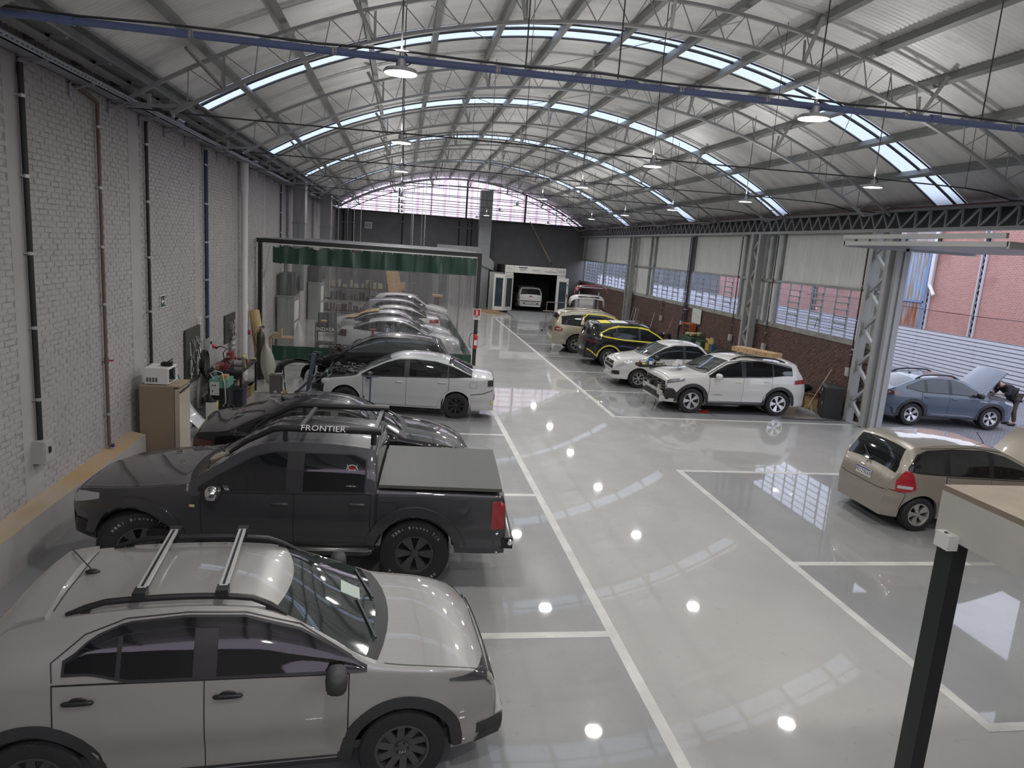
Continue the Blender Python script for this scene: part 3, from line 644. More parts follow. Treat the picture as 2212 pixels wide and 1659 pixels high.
t = thing('yard_lamp', 'small street lamp head on the neighbour building downpipe', 'lamp', (26.55, 33.0, 7.25)); MB().blob((0, .45, 0), (.22, .55, .18), .8, 8).obj('lamp_head', DARKST, t); MB().cyl((0, .2, 0), (.1, -.0, .0), .03, 6).obj('arm', DARKST, t)
for i, z in enumerate((2.75, 6.9)):
    t = thing('overhead_wire', ('low wire strung along the red brick wall', 'high wire strung along the red brick wall')[i], 'wire', (26.7, 0, z), group='wires on the brick wall'); MB().tube([(0, 8 + k * 3, -.12 * math.sin(PI * (k % 5) / 5)) for k in range(13)], .014, 5).obj('wire', CABLE, t)
# ================================================================ mezzanine corner by the camera
t = thing('mezzanine_corner', 'pale painted slab edge resting on a dark post at lower right', 'platform', (0, 0, 0))
SLAB = mat('slab_cream', (.52, .50, .46), .6, noise=.1, nscale=2)
MB().b2((3.595, -2.5, 2.55), (12.9, 3.99, 2.84)).obj('slab', SLAB, t); MB().b2((3.595, -2.5, 2.84), (12.9, 3.99, 2.878)).obj('deck', mat('deck_beige', (.25, .21, .165), .7, noise=.15, nscale=3), t)
PO = mat('post_charcoal', (.022, .025, .027), .45)
MB().b2((3.615, 3.83, 0), (3.72, 3.97, 2.55)).obj('post', PO, t); MB().b2((3.56, 3.76, .0), (3.78, 4.03, .015)).obj('base_plate', PO, t)
MB().b2((3.52, 3.78, 2.50), (3.594, 3.90, 2.60)).obj('junction_box', WHITE, t); MB().cyl((3.545, 3.84, 2.60), (3.545, 3.84, 2.606), .012, 8).obj('box_screw', DARKST, t)
# ================================================================ vehicles
class Car:
    """Lofted body: x runs from the nose (0) to the tail (L); local +X is forward."""
    def __init__(s, **k):
        s.__dict__.update(dict(L=4.1, W=1.77, sill=.24, r=.33, arch=.39, tw=.2, xf=.83, xr=3.36, tumble=.34, nose=.24, tail=.2, xn=.75, xt=.7, belt=[(0, .8), (4.1, .95)],
                               crown=.05, low=None, zmax=.62, tuck=.07, shoulder=.03)); s.__dict__.update(k)
        s.top = chaikin(s.prof, s.__dict__.get('sm', 2))
        s.body_mesh()
    def low_z(s, x):
        z = interp(s.low, x) if s.low else s.sill
        for c in (s.xf, s.xr):
            d = abs(x - c)
            if d < s.arch: z = max(z, s.r + math.sqrt(s.arch ** 2 - d * d))
        return z
    def hw(s, x):
        h = s.W / 2
        if x < s.xn: h *= 1 - s.nose * (1 - x / s.xn) ** 2.4
        e = s.L - x
        if e < s.xt: h *= 1 - s.tail * (1 - e / s.xt) ** 2.4
        return h
    def yside(s, x, z, zb):
        h = s.hw(x)
        if z < s.zmax:
            u = max(0, min(1, (z - s.sill - .06) / max(.1, s.zmax - .05 - s.sill - .06)))
            return h * (1 - s.tuck * ((s.zmax - z) / (s.zmax - s.sill)) ** 2) - .020 * math.sin(PI * u) ** 2
        return h * (1 - s.shoulder * min(1, (z - s.zmax) / max(.05, zb - s.zmax)) ** 2)
    def ring(s, x):
        zt = interp(s.top, x); cr = s.crown
        zb = min(interp(s.belt, x), zt - cr - .015); zl = min(s.low_z(x), zb - .02)
        yb = s.yside(x, zb, zb); out = [(0, zl), (yb * .55, zl), (s.yside(x, zl, zb) * .93, zl)]
        n = 13
        for i in range(n + 1):
            z = zl + (zb - zl) * i / n; out.append((s.yside(x, z, zb), z))
        zre = zt - cr; gh = zre - zb; y0 = yb - (.018 if gh > .1 else .004)
        yr = max(y0 - s.tumble * gh - .035 * min(1, gh * 3), y0 * .45)
        for i in range(1, 5):
            t = i / 4; b = .035 * math.sin(PI * t) * min(1, gh * 2.5)
            out.append((y0 + (yr - y0) * t + b, zb + gh * (t if gh > .05 else t) + .004))
        for i in range(1, 6):
            t = 1 - i / 5; out.append((yr * t, zt - cr * t ** 2.6))
        return out
    def body_mesh(s):
        xs = set(round(p[0], 4) for p in s.top)
        for c in (s.xf, s.xr):
            for i in range(21): xs.add(round(c - s.arch * math.cos(PI * i / 20), 4))
            xs.add(round(c - s.arch - .003, 4)); xs.add(round(c + s.arch + .003, 4))
        x = 0
        while x < s.L: xs.add(round(x, 4)); x += .11
        xs = sorted(v for v in xs if 0 <= v <= s.L); st = [xs[0]]
        for v in xs[1:]:
            if v - st[-1] > .0025: st.append(v)
        s.rows = []
        for x in st:
            r = s.ring(x); q = [(s.L / 2 - x, y, z) for y, z in r] + [(s.L / 2 - x, -y, z) for y, z in reversed(r[1:-1])]
            s.rows.append(q)
        mb = MB(); mb.grid(s.rows, 0, close=True); n = len(s.rows[0])
        nh = len(s.ring(st[0]))
        for i in range(len(s.rows) - 1):
            for j in range(n):
                jj = j if j < nh else n - 1 - j
                if jj < 2: mb.mi[i * n + j] = 1
        k = len(s.rows) - 1
        mb.f.append(tuple(range(n))); mb.mi.append(0); mb.f.append(tuple(k * n + j for j in reversed(range(n)))); mb.mi.append(0)
        s.mb = mb; s.bvh = BVHTree.FromPolygons([Vector(v) for v in mb.v], mb.f)
    def cast(s, ax, a, b, off=0):
        if ax in 'lr': o = Vector((s.L / 2 - a, 3 if ax == 'l' else -3, b)); d = Vector((0, -1 if ax == 'l' else 1, 0))
        elif ax == 't': o = Vector((s.L / 2 - a, b, 4)); d = Vector((0, 0, -1))
        elif ax == 'f': o = Vector((s.L / 2 + 2, a, b)); d = Vector((-1, 0, 0))
        else: o = Vector((-s.L / 2 - 2, a, b)); d = Vector((1, 0, 0))
        h, n, i, dist = s.bvh.ray_cast(o, d)
        if h is None:
            o2 = o + d * (3 - s.W / 2 if ax in 'lr' else 2.1); h, n, i, dist = s.bvh.find_nearest(o2)
        if n.dot(d) > 0: n = -n
        if n.dot(d) > -.15: n = (n - d).normalized()
        return h + n * off, n
    def patch(s, name, ax, lo, up, off, m, parent, n=None, rows=6, thick=.02, x0=None, x1=None):
        """patch between two polylines lo/up given as [(a, b)], projected on the body along axis ax"""
        a0 = x0 if x0 is not None else max(lo[0][0], up[0][0]); a1 = x1 if x1 is not None else min(lo[-1][0], up[-1][0])
        n = n or max(3, int(abs(a1 - a0) / .07) + 1); f = (lambda p, x: p(x)) if callable(lo) else interp
        g = []
        for i in range(n + 1):
            a = a0 + (a1 - a0) * i / n; l = lo(a) if callable(lo) else interp(lo, a); u = up(a) if callable(up) else interp(up, a)
            u = max(u, l + .002); g.append([(a, l + (u - l) * j / rows) for j in range(rows + 1)])
        P = [[s.cast(ax, a, b, off) for a, b in r] for r in g]
        nm = {}
        rows_ = [[p for p, _ in r] for r in P]
        for r in P:
            for p, nn in r: nm[tuple(p)] = nn
        flip = ax in 'lbt' if ax != 't' else False
        flip = {'l': True, 'r': False, 't': False, 'f': False, 'b': True}[ax]
        if flip: rows_ = [list(reversed(r)) for r in rows_]
        return MB().slab(rows_, lambda p: -nm[tuple(p)] * thick).obj(name, m, parent, 50)
    def topatch(s, name, x0, x1, hy, off, m, parent, n=10, k=8, thick=.02, bow=0):
        """patch over the top between x0 and x1, half-width hy(x)"""
        P = []; nm = {}
        for i in range(n + 1):
            x = x0 + (x1 - x0) * i / n; w = hy(x) if callable(hy) else hy; r = []
            for j in range(k + 1):
                tt = -1 + 2 * j / k; p, nn = s.cast('t', x + bow * tt * tt, w * tt, off); r.append(p); nm[tuple(p)] = nn
            P.append(r)
        return MB().slab(P, lambda p: -nm[tuple(p)] * thick).obj(name, m, parent, 50)
    def ribbon(s, name, ax, pts, wdt, off, m, parent, step=.06):
        q = []
        for a, b in zip(pts, pts[1:]):
            L = math.hypot(b[0] - a[0], b[1] - a[1]); n = max(1, int(L / step))
            q += [(a[0] + (b[0] - a[0]) * i / n, a[1] + (b[1] - a[1]) * i / n) for i in range(n)]
        q.append(pts[-1]); rows = [[], []]
        for i, p in enumerate(q):
            a = q[max(i - 1, 0)]; b = q[min(i + 1, len(q) - 1)]; d = (b[0] - a[0], b[1] - a[1]); l = math.hypot(*d) or 1; nx, ny = -d[1] / l * wdt / 2, d[0] / l * wdt / 2
            rows[0].append(s.cast(ax, p[0] + nx, p[1] + ny, off)[0]); rows[1].append(s.cast(ax, p[0] - nx, p[1] - ny, off)[0])
        return MB().grid(rows).obj(name, m, parent)
    def yr(s, x): return s.ring(x)[-6][0]
WHEELS = {}
def wheel_mesh(r, wd, rim, style, n, m, white=False):
    key = (r, wd, rim, style, n, m.name)
    if key in WHEELS: return WHEELS[key]
    h = wd / 2
    ty = MB().lathe([(rim - .005, -h * .8), (rim + .01, -h * .95), (r - .05, -h), (r - .015, -h * .93), (r, -h * .75), (r, h * .75), (r - .015, h * .93), (r - .05, h), (rim + .01, h * .95), (rim - .005, h * .8)], 36, 'Y').mesh('tyre', RUBBER, 35)
    mb = MB(); o = h * .86
    mb.lathe([(rim, o - .01), (rim + .004, o), (rim - .018, o), (rim - .03, o - .03), (rim - .035, o - .12)], 36, 'Y')
    mb.lathe([(rim - .02, o - .11), (.02, o - .10)], 24, 'Y', mi=1)
    R = rim - .02
    for i in range(n):
        a = 2 * PI * i / n
        def P(rr, t, d): return (rr * math.cos(a) - t * math.sin(a), o - d, rr * math.sin(a) + t * math.cos(a))
        def spoke(w0, w1, sk=0, d0=.03, d1=.012):
            mb.add([P(.05, -w0, d0), P(.05, w0, d0), P(R, w1 + sk, d1), P(R, -w1 + sk, d1), P(.05, -w0, d0 + .05), P(.05, w0, d0 + .05), P(R, w1 + sk, d1 + .05), P(R, -w1 + sk, d1 + .05)],
                   [(0, 3, 2, 1), (0, 1, 5, 4), (1, 2, 6, 5), (2, 3, 7, 6), (3, 0, 4, 7)])
        if style == 'wide': spoke(.022, .062)
        elif style == 'twin': spoke(.012, .012, .035); spoke(.012, .012, -.035)
        elif style == 'blade': spoke(.03, .03, .05)
        else: spoke(.018, .022)
    mb.lathe([(.055, o - .05), (.055, o - .02), (.03, o - .012), (.0, o - .012)], 16, 'Y')
    for i in range(5):
        a = 2 * PI * (i + .5) / 5; mb.cyl((.045 * math.cos(a), o - .03, .045 * math.sin(a)), (.045 * math.cos(a), o - .008, .045 * math.sin(a)), .008, 6, 1)
    rm = mb.mesh('rim', [m, BLACK], 35); WHEELS[key] = (ty, rm); return ty, rm
def build_car(c, label, col_m, loc, rz, *, dlo=None, pillars=(), doors=(), ws=None, rw=None, glass=GLASS, wsglass=GLASSL, wheel=('twin', 5, ALLOY), rim=.21, cladding=None, handle=None, rails=None, mirror=True, mirror_m=None,
              head=None, tail=None, hoodline=None, hood_open=False, antenna=None, wiper=True, grille=None, plate=None, plate_txt='', extra=None, name='car', cat='car', bumperline=True, steer=0, sides='lr', no_front=False, handle_z=None, group='parked cars'):
    t = thing(name, label, cat, loc, rz, group)
    c.mb.obj('body', [col_m, UNDER], t, 32)
    # wheels
    ty, rm = wheel_mesh(c.r, c.tw, rim, *wheel)
    for wx in (c.xf, c.xr):
        for sd in (1, -1):
            y = sd * (c.W / 2 - c.tw / 2 - .015); wv = link('wheel', ty, t, (c.L / 2 - wx, y, c.r), (0 if sd > 0 else PI) + (steer if wx == c.xf else 0)); link('rim', rm, wv)
            MB().lathe([(.02, -.02), (c.arch - .06, -.02)], 20, 'Y', (c.L / 2 - wx, sd * (c.W / 2 - .38), c.r + .03)).obj('wheel_well', UNDER, t)
    for ax in sides:
        sd = 1 if ax == 'l' else -1
        if dlo:
            lo, up = dlo; x0, x1 = up[0][0], up[-1][0]
            c.patch('window_surround', ax, lambda x: interp(lo, x) - .018, lambda x: interp(up, x) + .018, .007, BLACK, t, x0=x0 - .02, x1=x1 + .02, rows=10, thick=.014)
            cuts = [x0] + [p for p, _ in pillars] + [x1]; hwd = [0] + [w for _, w in pillars] + [0]
            for i in range(len(cuts) - 1): c.patch('side_window', ax, lo, up, .011, glass, t, x0=cuts[i] + hwd[i], x1=cuts[i + 1] - hwd[i + 1], rows=8, thick=.012)
        for i, (a, b) in enumerate(doors):
            def lowf(x, pad=0):
                z = c.sill + .05 - pad
                for q in (c.xf, c.xr):
                    d = abs(x - q)
                    if d < c.arch + .06: z = max(z, c.r + math.sqrt((c.arch + .06) ** 2 - d * d) - pad)
                return z
            upf = (lambda x, pad=0: interp(c.belt, x) - .012 + pad)
            c.patch('door_gap_shade', ax, lambda x: lowf(x, .007), lambda x: upf(x, .012), .0035, BLACK, t, x0=a - .006, x1=b + .006, rows=13, thick=.012)  # black patch stands in for the shade in the door gap
            dr = c.patch('door', ax, lowf, upf, .0065, col_m, t, x0=a + .004, x1=b - .004, rows=13, thick=.012)
            hz = handle_z or interp(c.belt, b) - .13; p, nn = c.cast(ax, b - .16, hz, .02)
            MB().blob(p, (.21, .035, .035), .6, 6).obj('door_handle', handle or col_m, dr, 60)
            if handle: MB().blob(c.cast(ax, b - .16, hz, .002)[0], (.13, .02, .075), .9, 6).obj('handle_recess', BLACK, dr, 60)
        if cladding:
            for wx in (c.xf, c.xr):
                R0, R1 = c.arch - .004, c.arch + .092
                c.patch('wheel_arch_trim', ax, lambda x: c.r + math.sqrt(max(0, R0 ** 2 - (x - wx) ** 2)) if abs(x - wx) < R0 else c.sill + .02, lambda x: c.r + math.sqrt(max(.0001, R1 ** 2 - (x - wx) ** 2)), .008, cladding, t, x0=max(.06, wx - R1 + .002), x1=min(c.L - .06, wx + R1 - .002), n=32, thick=.03)
            c.patch('sill_trim', ax, [(0, c.sill), (c.L, c.sill)], [(0, c.sill + .10), (c.L, c.sill + .10)], .006, cladding, t, x0=c.xf + c.arch, x1=c.xr - c.arch, thick=.02)
        if mirror and dlo:
            mx = dlo[1][0][0] + .2; mz = interp(c.belt, mx) + .05; p, nn = c.cast(ax, mx, mz - .05, 0)
            mm = MB().blob((p.x, p.y + sd * .16, mz), (.16, .24, .17), .7, 8).obj('mirror', mirror_m or col_m, t, 60); MB().bar(p + Vector((0, -sd * .02, 0)), (p.x, p.y + sd * .12, mz - .03), .05, .035).obj('mirror_arm', BLACK, mm)
            MB().box((p.x - .058, p.y + sd * .17, mz), (.008, .17, .10)).obj('mirror_glass', GLASS, mm)
        if rails:
            a, b, rmat = rails; pts = []
            for i in range(13):
                x = a + (b - a) * i / 12; y = sd * (c.yr(x) - .03); p, nn = c.cast('t', x, y, 0); pts.append(p + Vector((0, 0, .055 * min(1, math.sin(PI * i / 12) * 2.2) + .004)))
            MB().tube(pts, [.016] + [.024] * 11 + [.016], 8).obj('roof_rail', rmat, t, 60)
            for i in (1, 11): MB().bar(pts[i], pts[i] - Vector((0, 0, .06)), .06, .03).obj('rail_foot', rmat, t)
        if head: c.patch('headlight', ax, head[0], head[1], .009, head[2] if len(head) > 2 else LIGHTG, t, thick=.03)
        if tail: c.patch('tail_light', ax, tail[0], tail[1], .010, tail[2] if len(tail) > 2 else RED, t, thick=.03)
    if ws:
        a, b = ws; c.topatch('windshield', a - .04, b - .05, lambda x: c.yr(x) - .05, .004, wsglass, t, bow=.10)
        c.topatch('cowl', a - .15, a + .0, lambda x: c.yr(x) - .06, .0033, BLACK, t, 3, bow=.12)
        if wiper:
            for y in (-.5, .12):
                p = c.cast('t', a - .02, y, .02)[0]; q = c.cast('t', a + .12, y + .50, .015)[0]; MB().bar(p, q, .014).obj('wiper', BLACK, t)
    if rw: c.topatch('rear_window', rw[0], rw[1], lambda x: c.yr(x) - .06, .004, glass, t)
    if hoodline and not hood_open:
        a, b = hoodline; y = lambda x: c.yr(x) - .02
        for sd in (1, -1): c.ribbon('hood_seam', 't', [(x, sd * (c.yr(x) - .03)) for x in [a + (b - a) * i / 8 for i in range(9)]], .008, .002, BLACK, t)
        c.ribbon('hood_seam', 't', [(a, -c.yr(a) + .03), (a, c.yr(a) - .03)], .01, .002, BLACK, t)
    if antenna:
        p = c.cast('t', antenna, 0, 0)[0]; an = MB().blob(p + Vector((0, 0, .01)), (.11, .05, .04), .9, 6).obj('antenna', BLACK, t, 60); MB().cyl(p + Vector((0, 0, .02)), p + Vector((-.13, 0, .20)), .005, 5).obj('antenna_rod', BLACK, an)
    if grille:
        for (y0, z0, y1, z1, gm) in grille: c.patch('grille', 'f', [(y0, z0), (y1, z0)], [(y0, z1), (y1, z1)], .008, gm, t, n=8, thick=.03)
    if plate:
        ax, z = plate; p, nn = c.cast(ax, 0, z, .006)
        sg = 1 if ax == 'f' else -1
        pl = MB().box(p + Vector((sg * .01, 0, 0)), (.012, .40, .13)).obj('licence_plate', mat('plate_white', (.7, .7, .7), .4), t)
        MB().box(p + Vector((sg * .0175, 0, .053)), (.003, .40, .024)).obj('plate_band', mat('plate_blue', (.02, .05, .25), .4), pl)
        if plate_txt: text('plate_number', plate_txt, .1, BLACK, pl, face_mat(p + Vector((sg * .0165, 0, -.012)), (sg, 0, 0)), .001)
    if extra: extra(c, t)
    return t
def place(c, F, R, side):
    """centre and yaw from the near-side front and rear wheel positions"""
    F = Vector(F); R = Vector(R); d = (F - R).normalized(); M = (F + R) / 2; n = Vector((-d.y, d.x)); mid = c.L / 2 - (c.xf + c.xr) / 2
    p = M - d * mid - n * side * (c.W / 2 - .06); return (p.x, p.y, 0), math.atan2(d.y, d.x)
SILVER = paint('silver_paint', (.34, .334, .322), .35); SILVER2 = paint('silver_paint2', (.48, .49, .50), .2); GREYP = paint('charcoal_paint', (.055, .056, .06), .3); BLACKP = paint('black_paint', (.006, .006, .007)); WHITEP = paint('white_paint', (.58, .577, .56)); CHAMP = paint('champagne_paint', (.40, .365, .28), .35); BEIGEP = paint('beige_paint', (.32, .29, .245), .4); SLATE = paint('slate_paint', (.085, .105, .145)); BLUEP = paint('light_blue_paint', (.20, .27, .40), .3)
CLADM = mat('grey_cladding', (.03, .031, .033), .6)
# ---- 1. silver crossover in the foreground
pulse = Car(L=4.10, W=1.68, xf=.84, xr=3.37, r=.335, arch=.385, sill=.27, nose=.26, tail=.16, xn=.8, crown=.055, tumble=.46, zmax=.72,
            prof=[(.08, .50), (.08, .68), (.11, .84), (.22, .95), (.52, 1.04), (1.02, 1.10), (1.12, 1.14), (1.78, 1.49), (2.2, 1.545), (2.8, 1.545), (3.2, 1.515), (3.50, 1.47), (3.58, 1.43), (3.86, 1.12), (3.98, 1.02), (4.06, .85), (4.10, .5), (4.10, .4)],
            belt=[(0, .86), (.6, .97), (1.2, 1.03), (3.0, 1.085), (4.1, 1.11)])
def pulse_x(c, t):
    for i, x in enumerate((2.18, 2.72)):
        pr = []; 
        for sd in (-1, 1): pr.append(c.cast('t', x, sd * (c.yr(x) - .03), .11)[0])
        b = MB().bar(pr[0] + Vector((0, .03, .02)), pr[1] + Vector((0, -.03, .02)), .06, .022).obj('crossbar', mat('bar_alu', (.72, .72, .72), .3, .6), t)
        MB().bar(pr[0] + Vector((0, .05, .0325)), pr[1] + Vector((0, -.05, .0325)), .018, .006).obj('rubber_strip', BLACK, b)
        for p in pr: MB().box(p + Vector((0, 0, .0)), (.085, .11, .06)).obj('crossbar_foot', BLACK, b)
    p, n = c.cast('t', 1.22, .1, .006); c.patch('paper_sheet', 't', [(1.17, .02), (1.33, .02)], [(1.17, .24), (1.33, .24)], .008, mat('paper_green', (.42, .5, .45), .8), t, thick=.004)
    for x, z in ((3.6, .86),): 
        p, n = c.cast('r', x, z, 0); MB().lathe([(.078, -.001), (.082, .003), (.086, -.001)], 24, 'Y', p).obj('fuel_flap_ring', BLACK, t)
    c.patch('front_bumper_trim', 'f', [(-.8, .27), (.8, .27)], [(-.8, .44), (.8, .44)], .012, CLADM, t, n=16, thick=.04)
    c.patch('rear_bumper_trim', 'b', [(-.8, .3), (.8, .3)], [(-.8, .5), (.8, .5)], .012, CLADM, t, n=16, thick=.04)
    c.topatch('rear_spoiler', 3.32, 3.66, lambda x: c.yr(x) - .02, .03, SILVER, t, 6, 8, .03)
    c.ribbon('spoiler_seam', 't', [(3.3, -.5), (3.28, 0), (3.3, .5)], .008, .003, BLACK, t)
    for ax in 'lr':
        c.ribbon('door_frame_seam', ax, [(1.24, 1.13), (1.62, 1.345), (2.0, 1.442), (2.4, 1.462), (2.8, 1.445), (3.05, 1.37), (3.24, 1.22), (3.22, 1.07)], .008, .004, BLACK, t)
        c.patch('rain_visor', ax, lambda x: interp([(1.5, 1.26), (2.0, 1.41), (2.4, 1.43), (2.8, 1.41), (3.0, 1.34)], x) - .05, [(1.5, 1.26), (2.0, 1.412), (2.4, 1.432), (2.8, 1.412), (3.0, 1.342)], .02, GLASS, t, x0=1.6, x1=2.95)
    text('wheel_badge', 'FIAT', .03, CHROME, t, face_mat((c.L / 2 - c.xf, -c.W / 2 + .002, c.r), (0, -1, 0)))
loc, rz = place(pulse, (.16, 4.94), (-2.36, 4.74), -1)
PLOC = (loc, rz)
build_car(pulse, 'silver crossover with roof crossbars in the foreground', SILVER, loc, rz, dlo=([(1.15, 1.045), (2.75, 1.09), (3.0, 1.15)], [(1.15, 1.055), (1.3, 1.15), (1.62, 1.31), (2.0, 1.41), (2.4, 1.43), (2.8, 1.41), (3.0, 1.34), (3.15, 1.21)]), pillars=[(2.26, .08), (2.82, .015)], doors=[(1.26, 2.26), (2.26, 3.22)], ws=(1.08, 1.76), rw=(3.6, 3.85), wheel=('blade', 10, DALLOY), cladding=CLADM, handle=BLACK, rails=(1.72, 3.2, BLACK), mirror_m=CLADM, head=([(.06, .80), (.5, .90)], [(.06, .86), (.3, .92), (.52, .915)], mat('dark_headlight', (.05, .05, .055), .1, coat=1)), tail=([(3.75, .92), (4.04, .90)], [(3.75, .96), (4.04, 1.04)]), hoodline=(.17, 1.0), antenna=3.2, grille=[(-.55, .55, .55, .78, BLACK), (-.6, .80, .6, .84, BLACK)], extra=pulse_x)
# ---- 2. charcoal double-cab pickup
pick = Car(L=5.22, W=1.82, xf=.82, xr=4.11, r=.43, arch=.49, tw=.27, sill=.46, nose=.42, tail=.05, xn=1.0, xt=.3, crown=.05, tumble=.28, zmax=.85, tuck=.05, shoulder=.02, sm=2,
           prof=[(0, .62), (.0, .85), (.02, 1.0), (.10, 1.09), (.4, 1.16), (1.30, 1.25), (1.40, 1.27), (1.48, 1.30), (2.12, 1.72), (2.4, 1.78), (3.0, 1.79), (3.50, 1.75), (3.56, 1.74), (3.60, 1.68), (3.625, 1.5), (3.63, 1.30), (3.64, 1.285), (3.70, 1.28), (5.14, 1.27), (5.17, 1.25), (5.21, 1.1), (5.22, .6)],
           belt=[(0, 1.0), (.8, 1.09), (1.5, 1.14), (3.5, 1.19), (5.25, 1.22)])
def pick_x(c, t):
    rows = [[(c.L / 2 - x, y, 1.305 + .02 * (1 - (y / .85) ** 2)) for y in [-.86 + 1.72 * j / 8 for j in range(9)]] for x in (3.65, 3.9, 4.5, 5.14)]
    MB().slab(rows, (0, 0, -.04)).obj('bed_cover', mat('bed_cover_vinyl', (.085, .088, .082), .55, bump=.15, bscale=90), t, 40)
    for sd in (1, -1):
        y = sd * .62; pts = [(c.L / 2 - x, y, z) for x, z in ((1.85, 1.56), (2.05, 1.71), (2.35, 1.87), (2.45, 1.89), (3.62, 1.90))]
        r = MB().tube(pts, [.02, .03, .038, .04, .04], 10).obj('roof_rail', BLACK, t, 60)
        MB().cyl((c.L / 2 - 3.25, y, 1.90), (c.L / 2 - 3.64, y, 1.90), .046, 10).obj('rail_end', BLACK, r)
        MB().cyl((c.L / 2 - 3.55, y, 1.90), (c.L / 2 - 3.55, y, 1.73), .035, 8).obj('rail_leg', BLACK, r)
        MB().cyl((c.L / 2 - 2.5, y, 1.89), (c.L / 2 - 2.5, y, 1.75), .03, 8).obj('rail_leg', BLACK, r)
        if sd == 1: text('rail_lettering', 'FRONTIER', .10, mat('letter_grey', (.6, .6, .6), .4), r, face_mat((c.L / 2 - 2.95, y + .042, 1.915), (0, 1, .6)), .002, sx=1.15)
    for x in (2.65, 3.55): MB().bar((c.L / 2 - x, -.62, 1.87), (c.L / 2 - x, .62, 1.87), .05, .03).obj('roof_crossbar', DARKST, t)
    for ax, sd in (('l', 1), ('r', -1)):
        MB().tube([(c.L / 2 - x, sd * .93, .47) for x in (1.5, 1.55, 3.55, 3.6)], [.03, .055, .055, .03], 8).obj('side_step', mat('step_bar', (.06, .06, .06), .25, .6), t, 60)
        c.patch('fuel_flap', ax, [(3.69, .93), (3.88, .93)], [(3.69, 1.10), (3.88, 1.10)], .005, GREYP, t, thick=.01)
        c.ribbon('fuel_seam', ax, [(3.69, .93), (3.88, .93), (3.88, 1.10), (3.69, 1.10), (3.69, .93)], .007, .0065, BLACK, t)
        c.ribbon('bed_gap', ax, [(3.63, .5), (3.63, 1.26)], .035, .004, BLACK, t)
        p, _ = c.cast(ax, 1.5, .98, .006); MB().blob(p, (.07, .015, .035), .6, 6).obj('side_marker', mat('amber_white', (.6, .5, .35), .2), t)
        for wx in (c.xf, c.xr): c.patch('fender_flare', ax, lambda x: c.r + math.sqrt(max(0, (c.arch - .004) ** 2 - (x - wx) ** 2)) if abs(x - wx) < c.arch - .004 else c.sill + .08, lambda x: c.r + math.sqrt(max(.0001, (c.arch + .13) ** 2 - (x - wx) ** 2)), .022, GREYP, t, x0=max(.12, wx - c.arch - .12), x1=wx + c.arch + .12, n=34, thick=.05)
        if ax == 'l':
            st = c.patch('window_sticker', ax, [(3.24, 1.36), (3.41, 1.36)], [(3.24, 1.54), (3.41, 1.54)], .009, BLACK, t, thick=.002)
            p, nn = c.cast(ax, 3.325, 1.46, .0105); MB().lathe([(.058, 0), (.068, 0)], 24, 'Y', p).obj('sticker_ring', WHITE, st); MB().lathe([(0, -.0), (.045, -.0)], 16, 'Y', p).obj('sticker_disc', mat('sticker_red', (.3, .02, .02), .5), st)
            for q in (-1, 1): MB().bar(p + Vector((q * .03, .003, -.02)), p + Vector((q * .06, .003, .07)), .014, .003).obj('sticker_horn', WHITE, st)
            text('sticker_name', 'GARAGE', .02, WHITE, st, face_mat(p + Vector((0, .003, .0)), nn)); text('sticker_phone', '51 99873-4500', .018, WHITE, st, face_mat(c.cast(ax, 3.325, 1.275, .0105)[0], nn))
            # tyre lettering
    wv = [o for o in t.children if o.name.startswith('wheel') and not o.name.startswith('wheel_')]
    for o in wv:
        for k, (tx, a0, sg) in enumerate((('XBRI Brutus T/A', .75, 1), ('XBRI Brutus T/A', 3.9, 1))):
            for j, ch in enumerate(tx):
                a = a0 + j * .125; rr = .355
                text('tyre_letter', ch, .05, mat('tyre_white', (.5, .5, .47), .7), o, face_mat((rr * math.cos(a), .1362, rr * math.sin(a)), (0, 1, 0), (math.cos(a), 0, math.sin(a))), .001) if ch != ' ' else None
    b = MB().tube([(-c.L / 2 - .06, y, .62) for y in (-.9, -.8, .8, .9)], [.03, .055, .055, .03], 8).obj('rear_bumper', CHROME, t, 60); MB().box((-c.L / 2 - .02, 0, .60), (.16, 1.7, .14)).obj('bumper_core', BLACK, b)
    c.patch('front_bumper_trim', 'f', [(-.85, .5), (.85, .5)], [(-.85, .66), (.85, .66)], .02, BLACK, t, n=12, thick=.05)
    for sd in (1, -1): MB().b2((c.L / 2 - 4.75, sd * .8 - .02, .3), (c.L / 2 - 4.73, sd * .8 + .25 * (sd < 0), .75)).obj('mud_flap', BLACK, t) if 0 else None
    MB().cyl((c.L / 2 - 4.2, -.7, .43), (c.L / 2 - 4.2, .7, .43), .06, 8).obj('rear_axle', UNDER, t)
loc, rz = place(pick, (-2.98, 8.46), (.31, 8.27), 1)
build_car(pick, 'charcoal double-cab pickup truck with covered bed', GREYP, loc, rz, name='pickup_truck', cat='pickup', dlo=([(1.58, 1.17), (3.48, 1.21)], [(1.58, 1.19), (1.78, 1.33), (2.18, 1.56), (2.4, 1.62), (3.36, 1.625), (3.48, 1.57)]), pillars=[(2.66, .10)], doors=[(1.6, 2.66), (2.66, 3.56)], ws=(1.48, 2.1), wheel=('wide', 6, DALLOY), rim=.235, handle=None, head=([(.04, .86), (.42, .99)], [(.04, 1.0), (.22, 1.04), (.44, 1.06)]), tail=([(5.03, .80), (5.19, .80)], [(5.03, 1.14), (5.19, 1.16)]), hoodline=(.12, 1.3), mirror_m=CHROME, extra=pick_x, steer=.45)
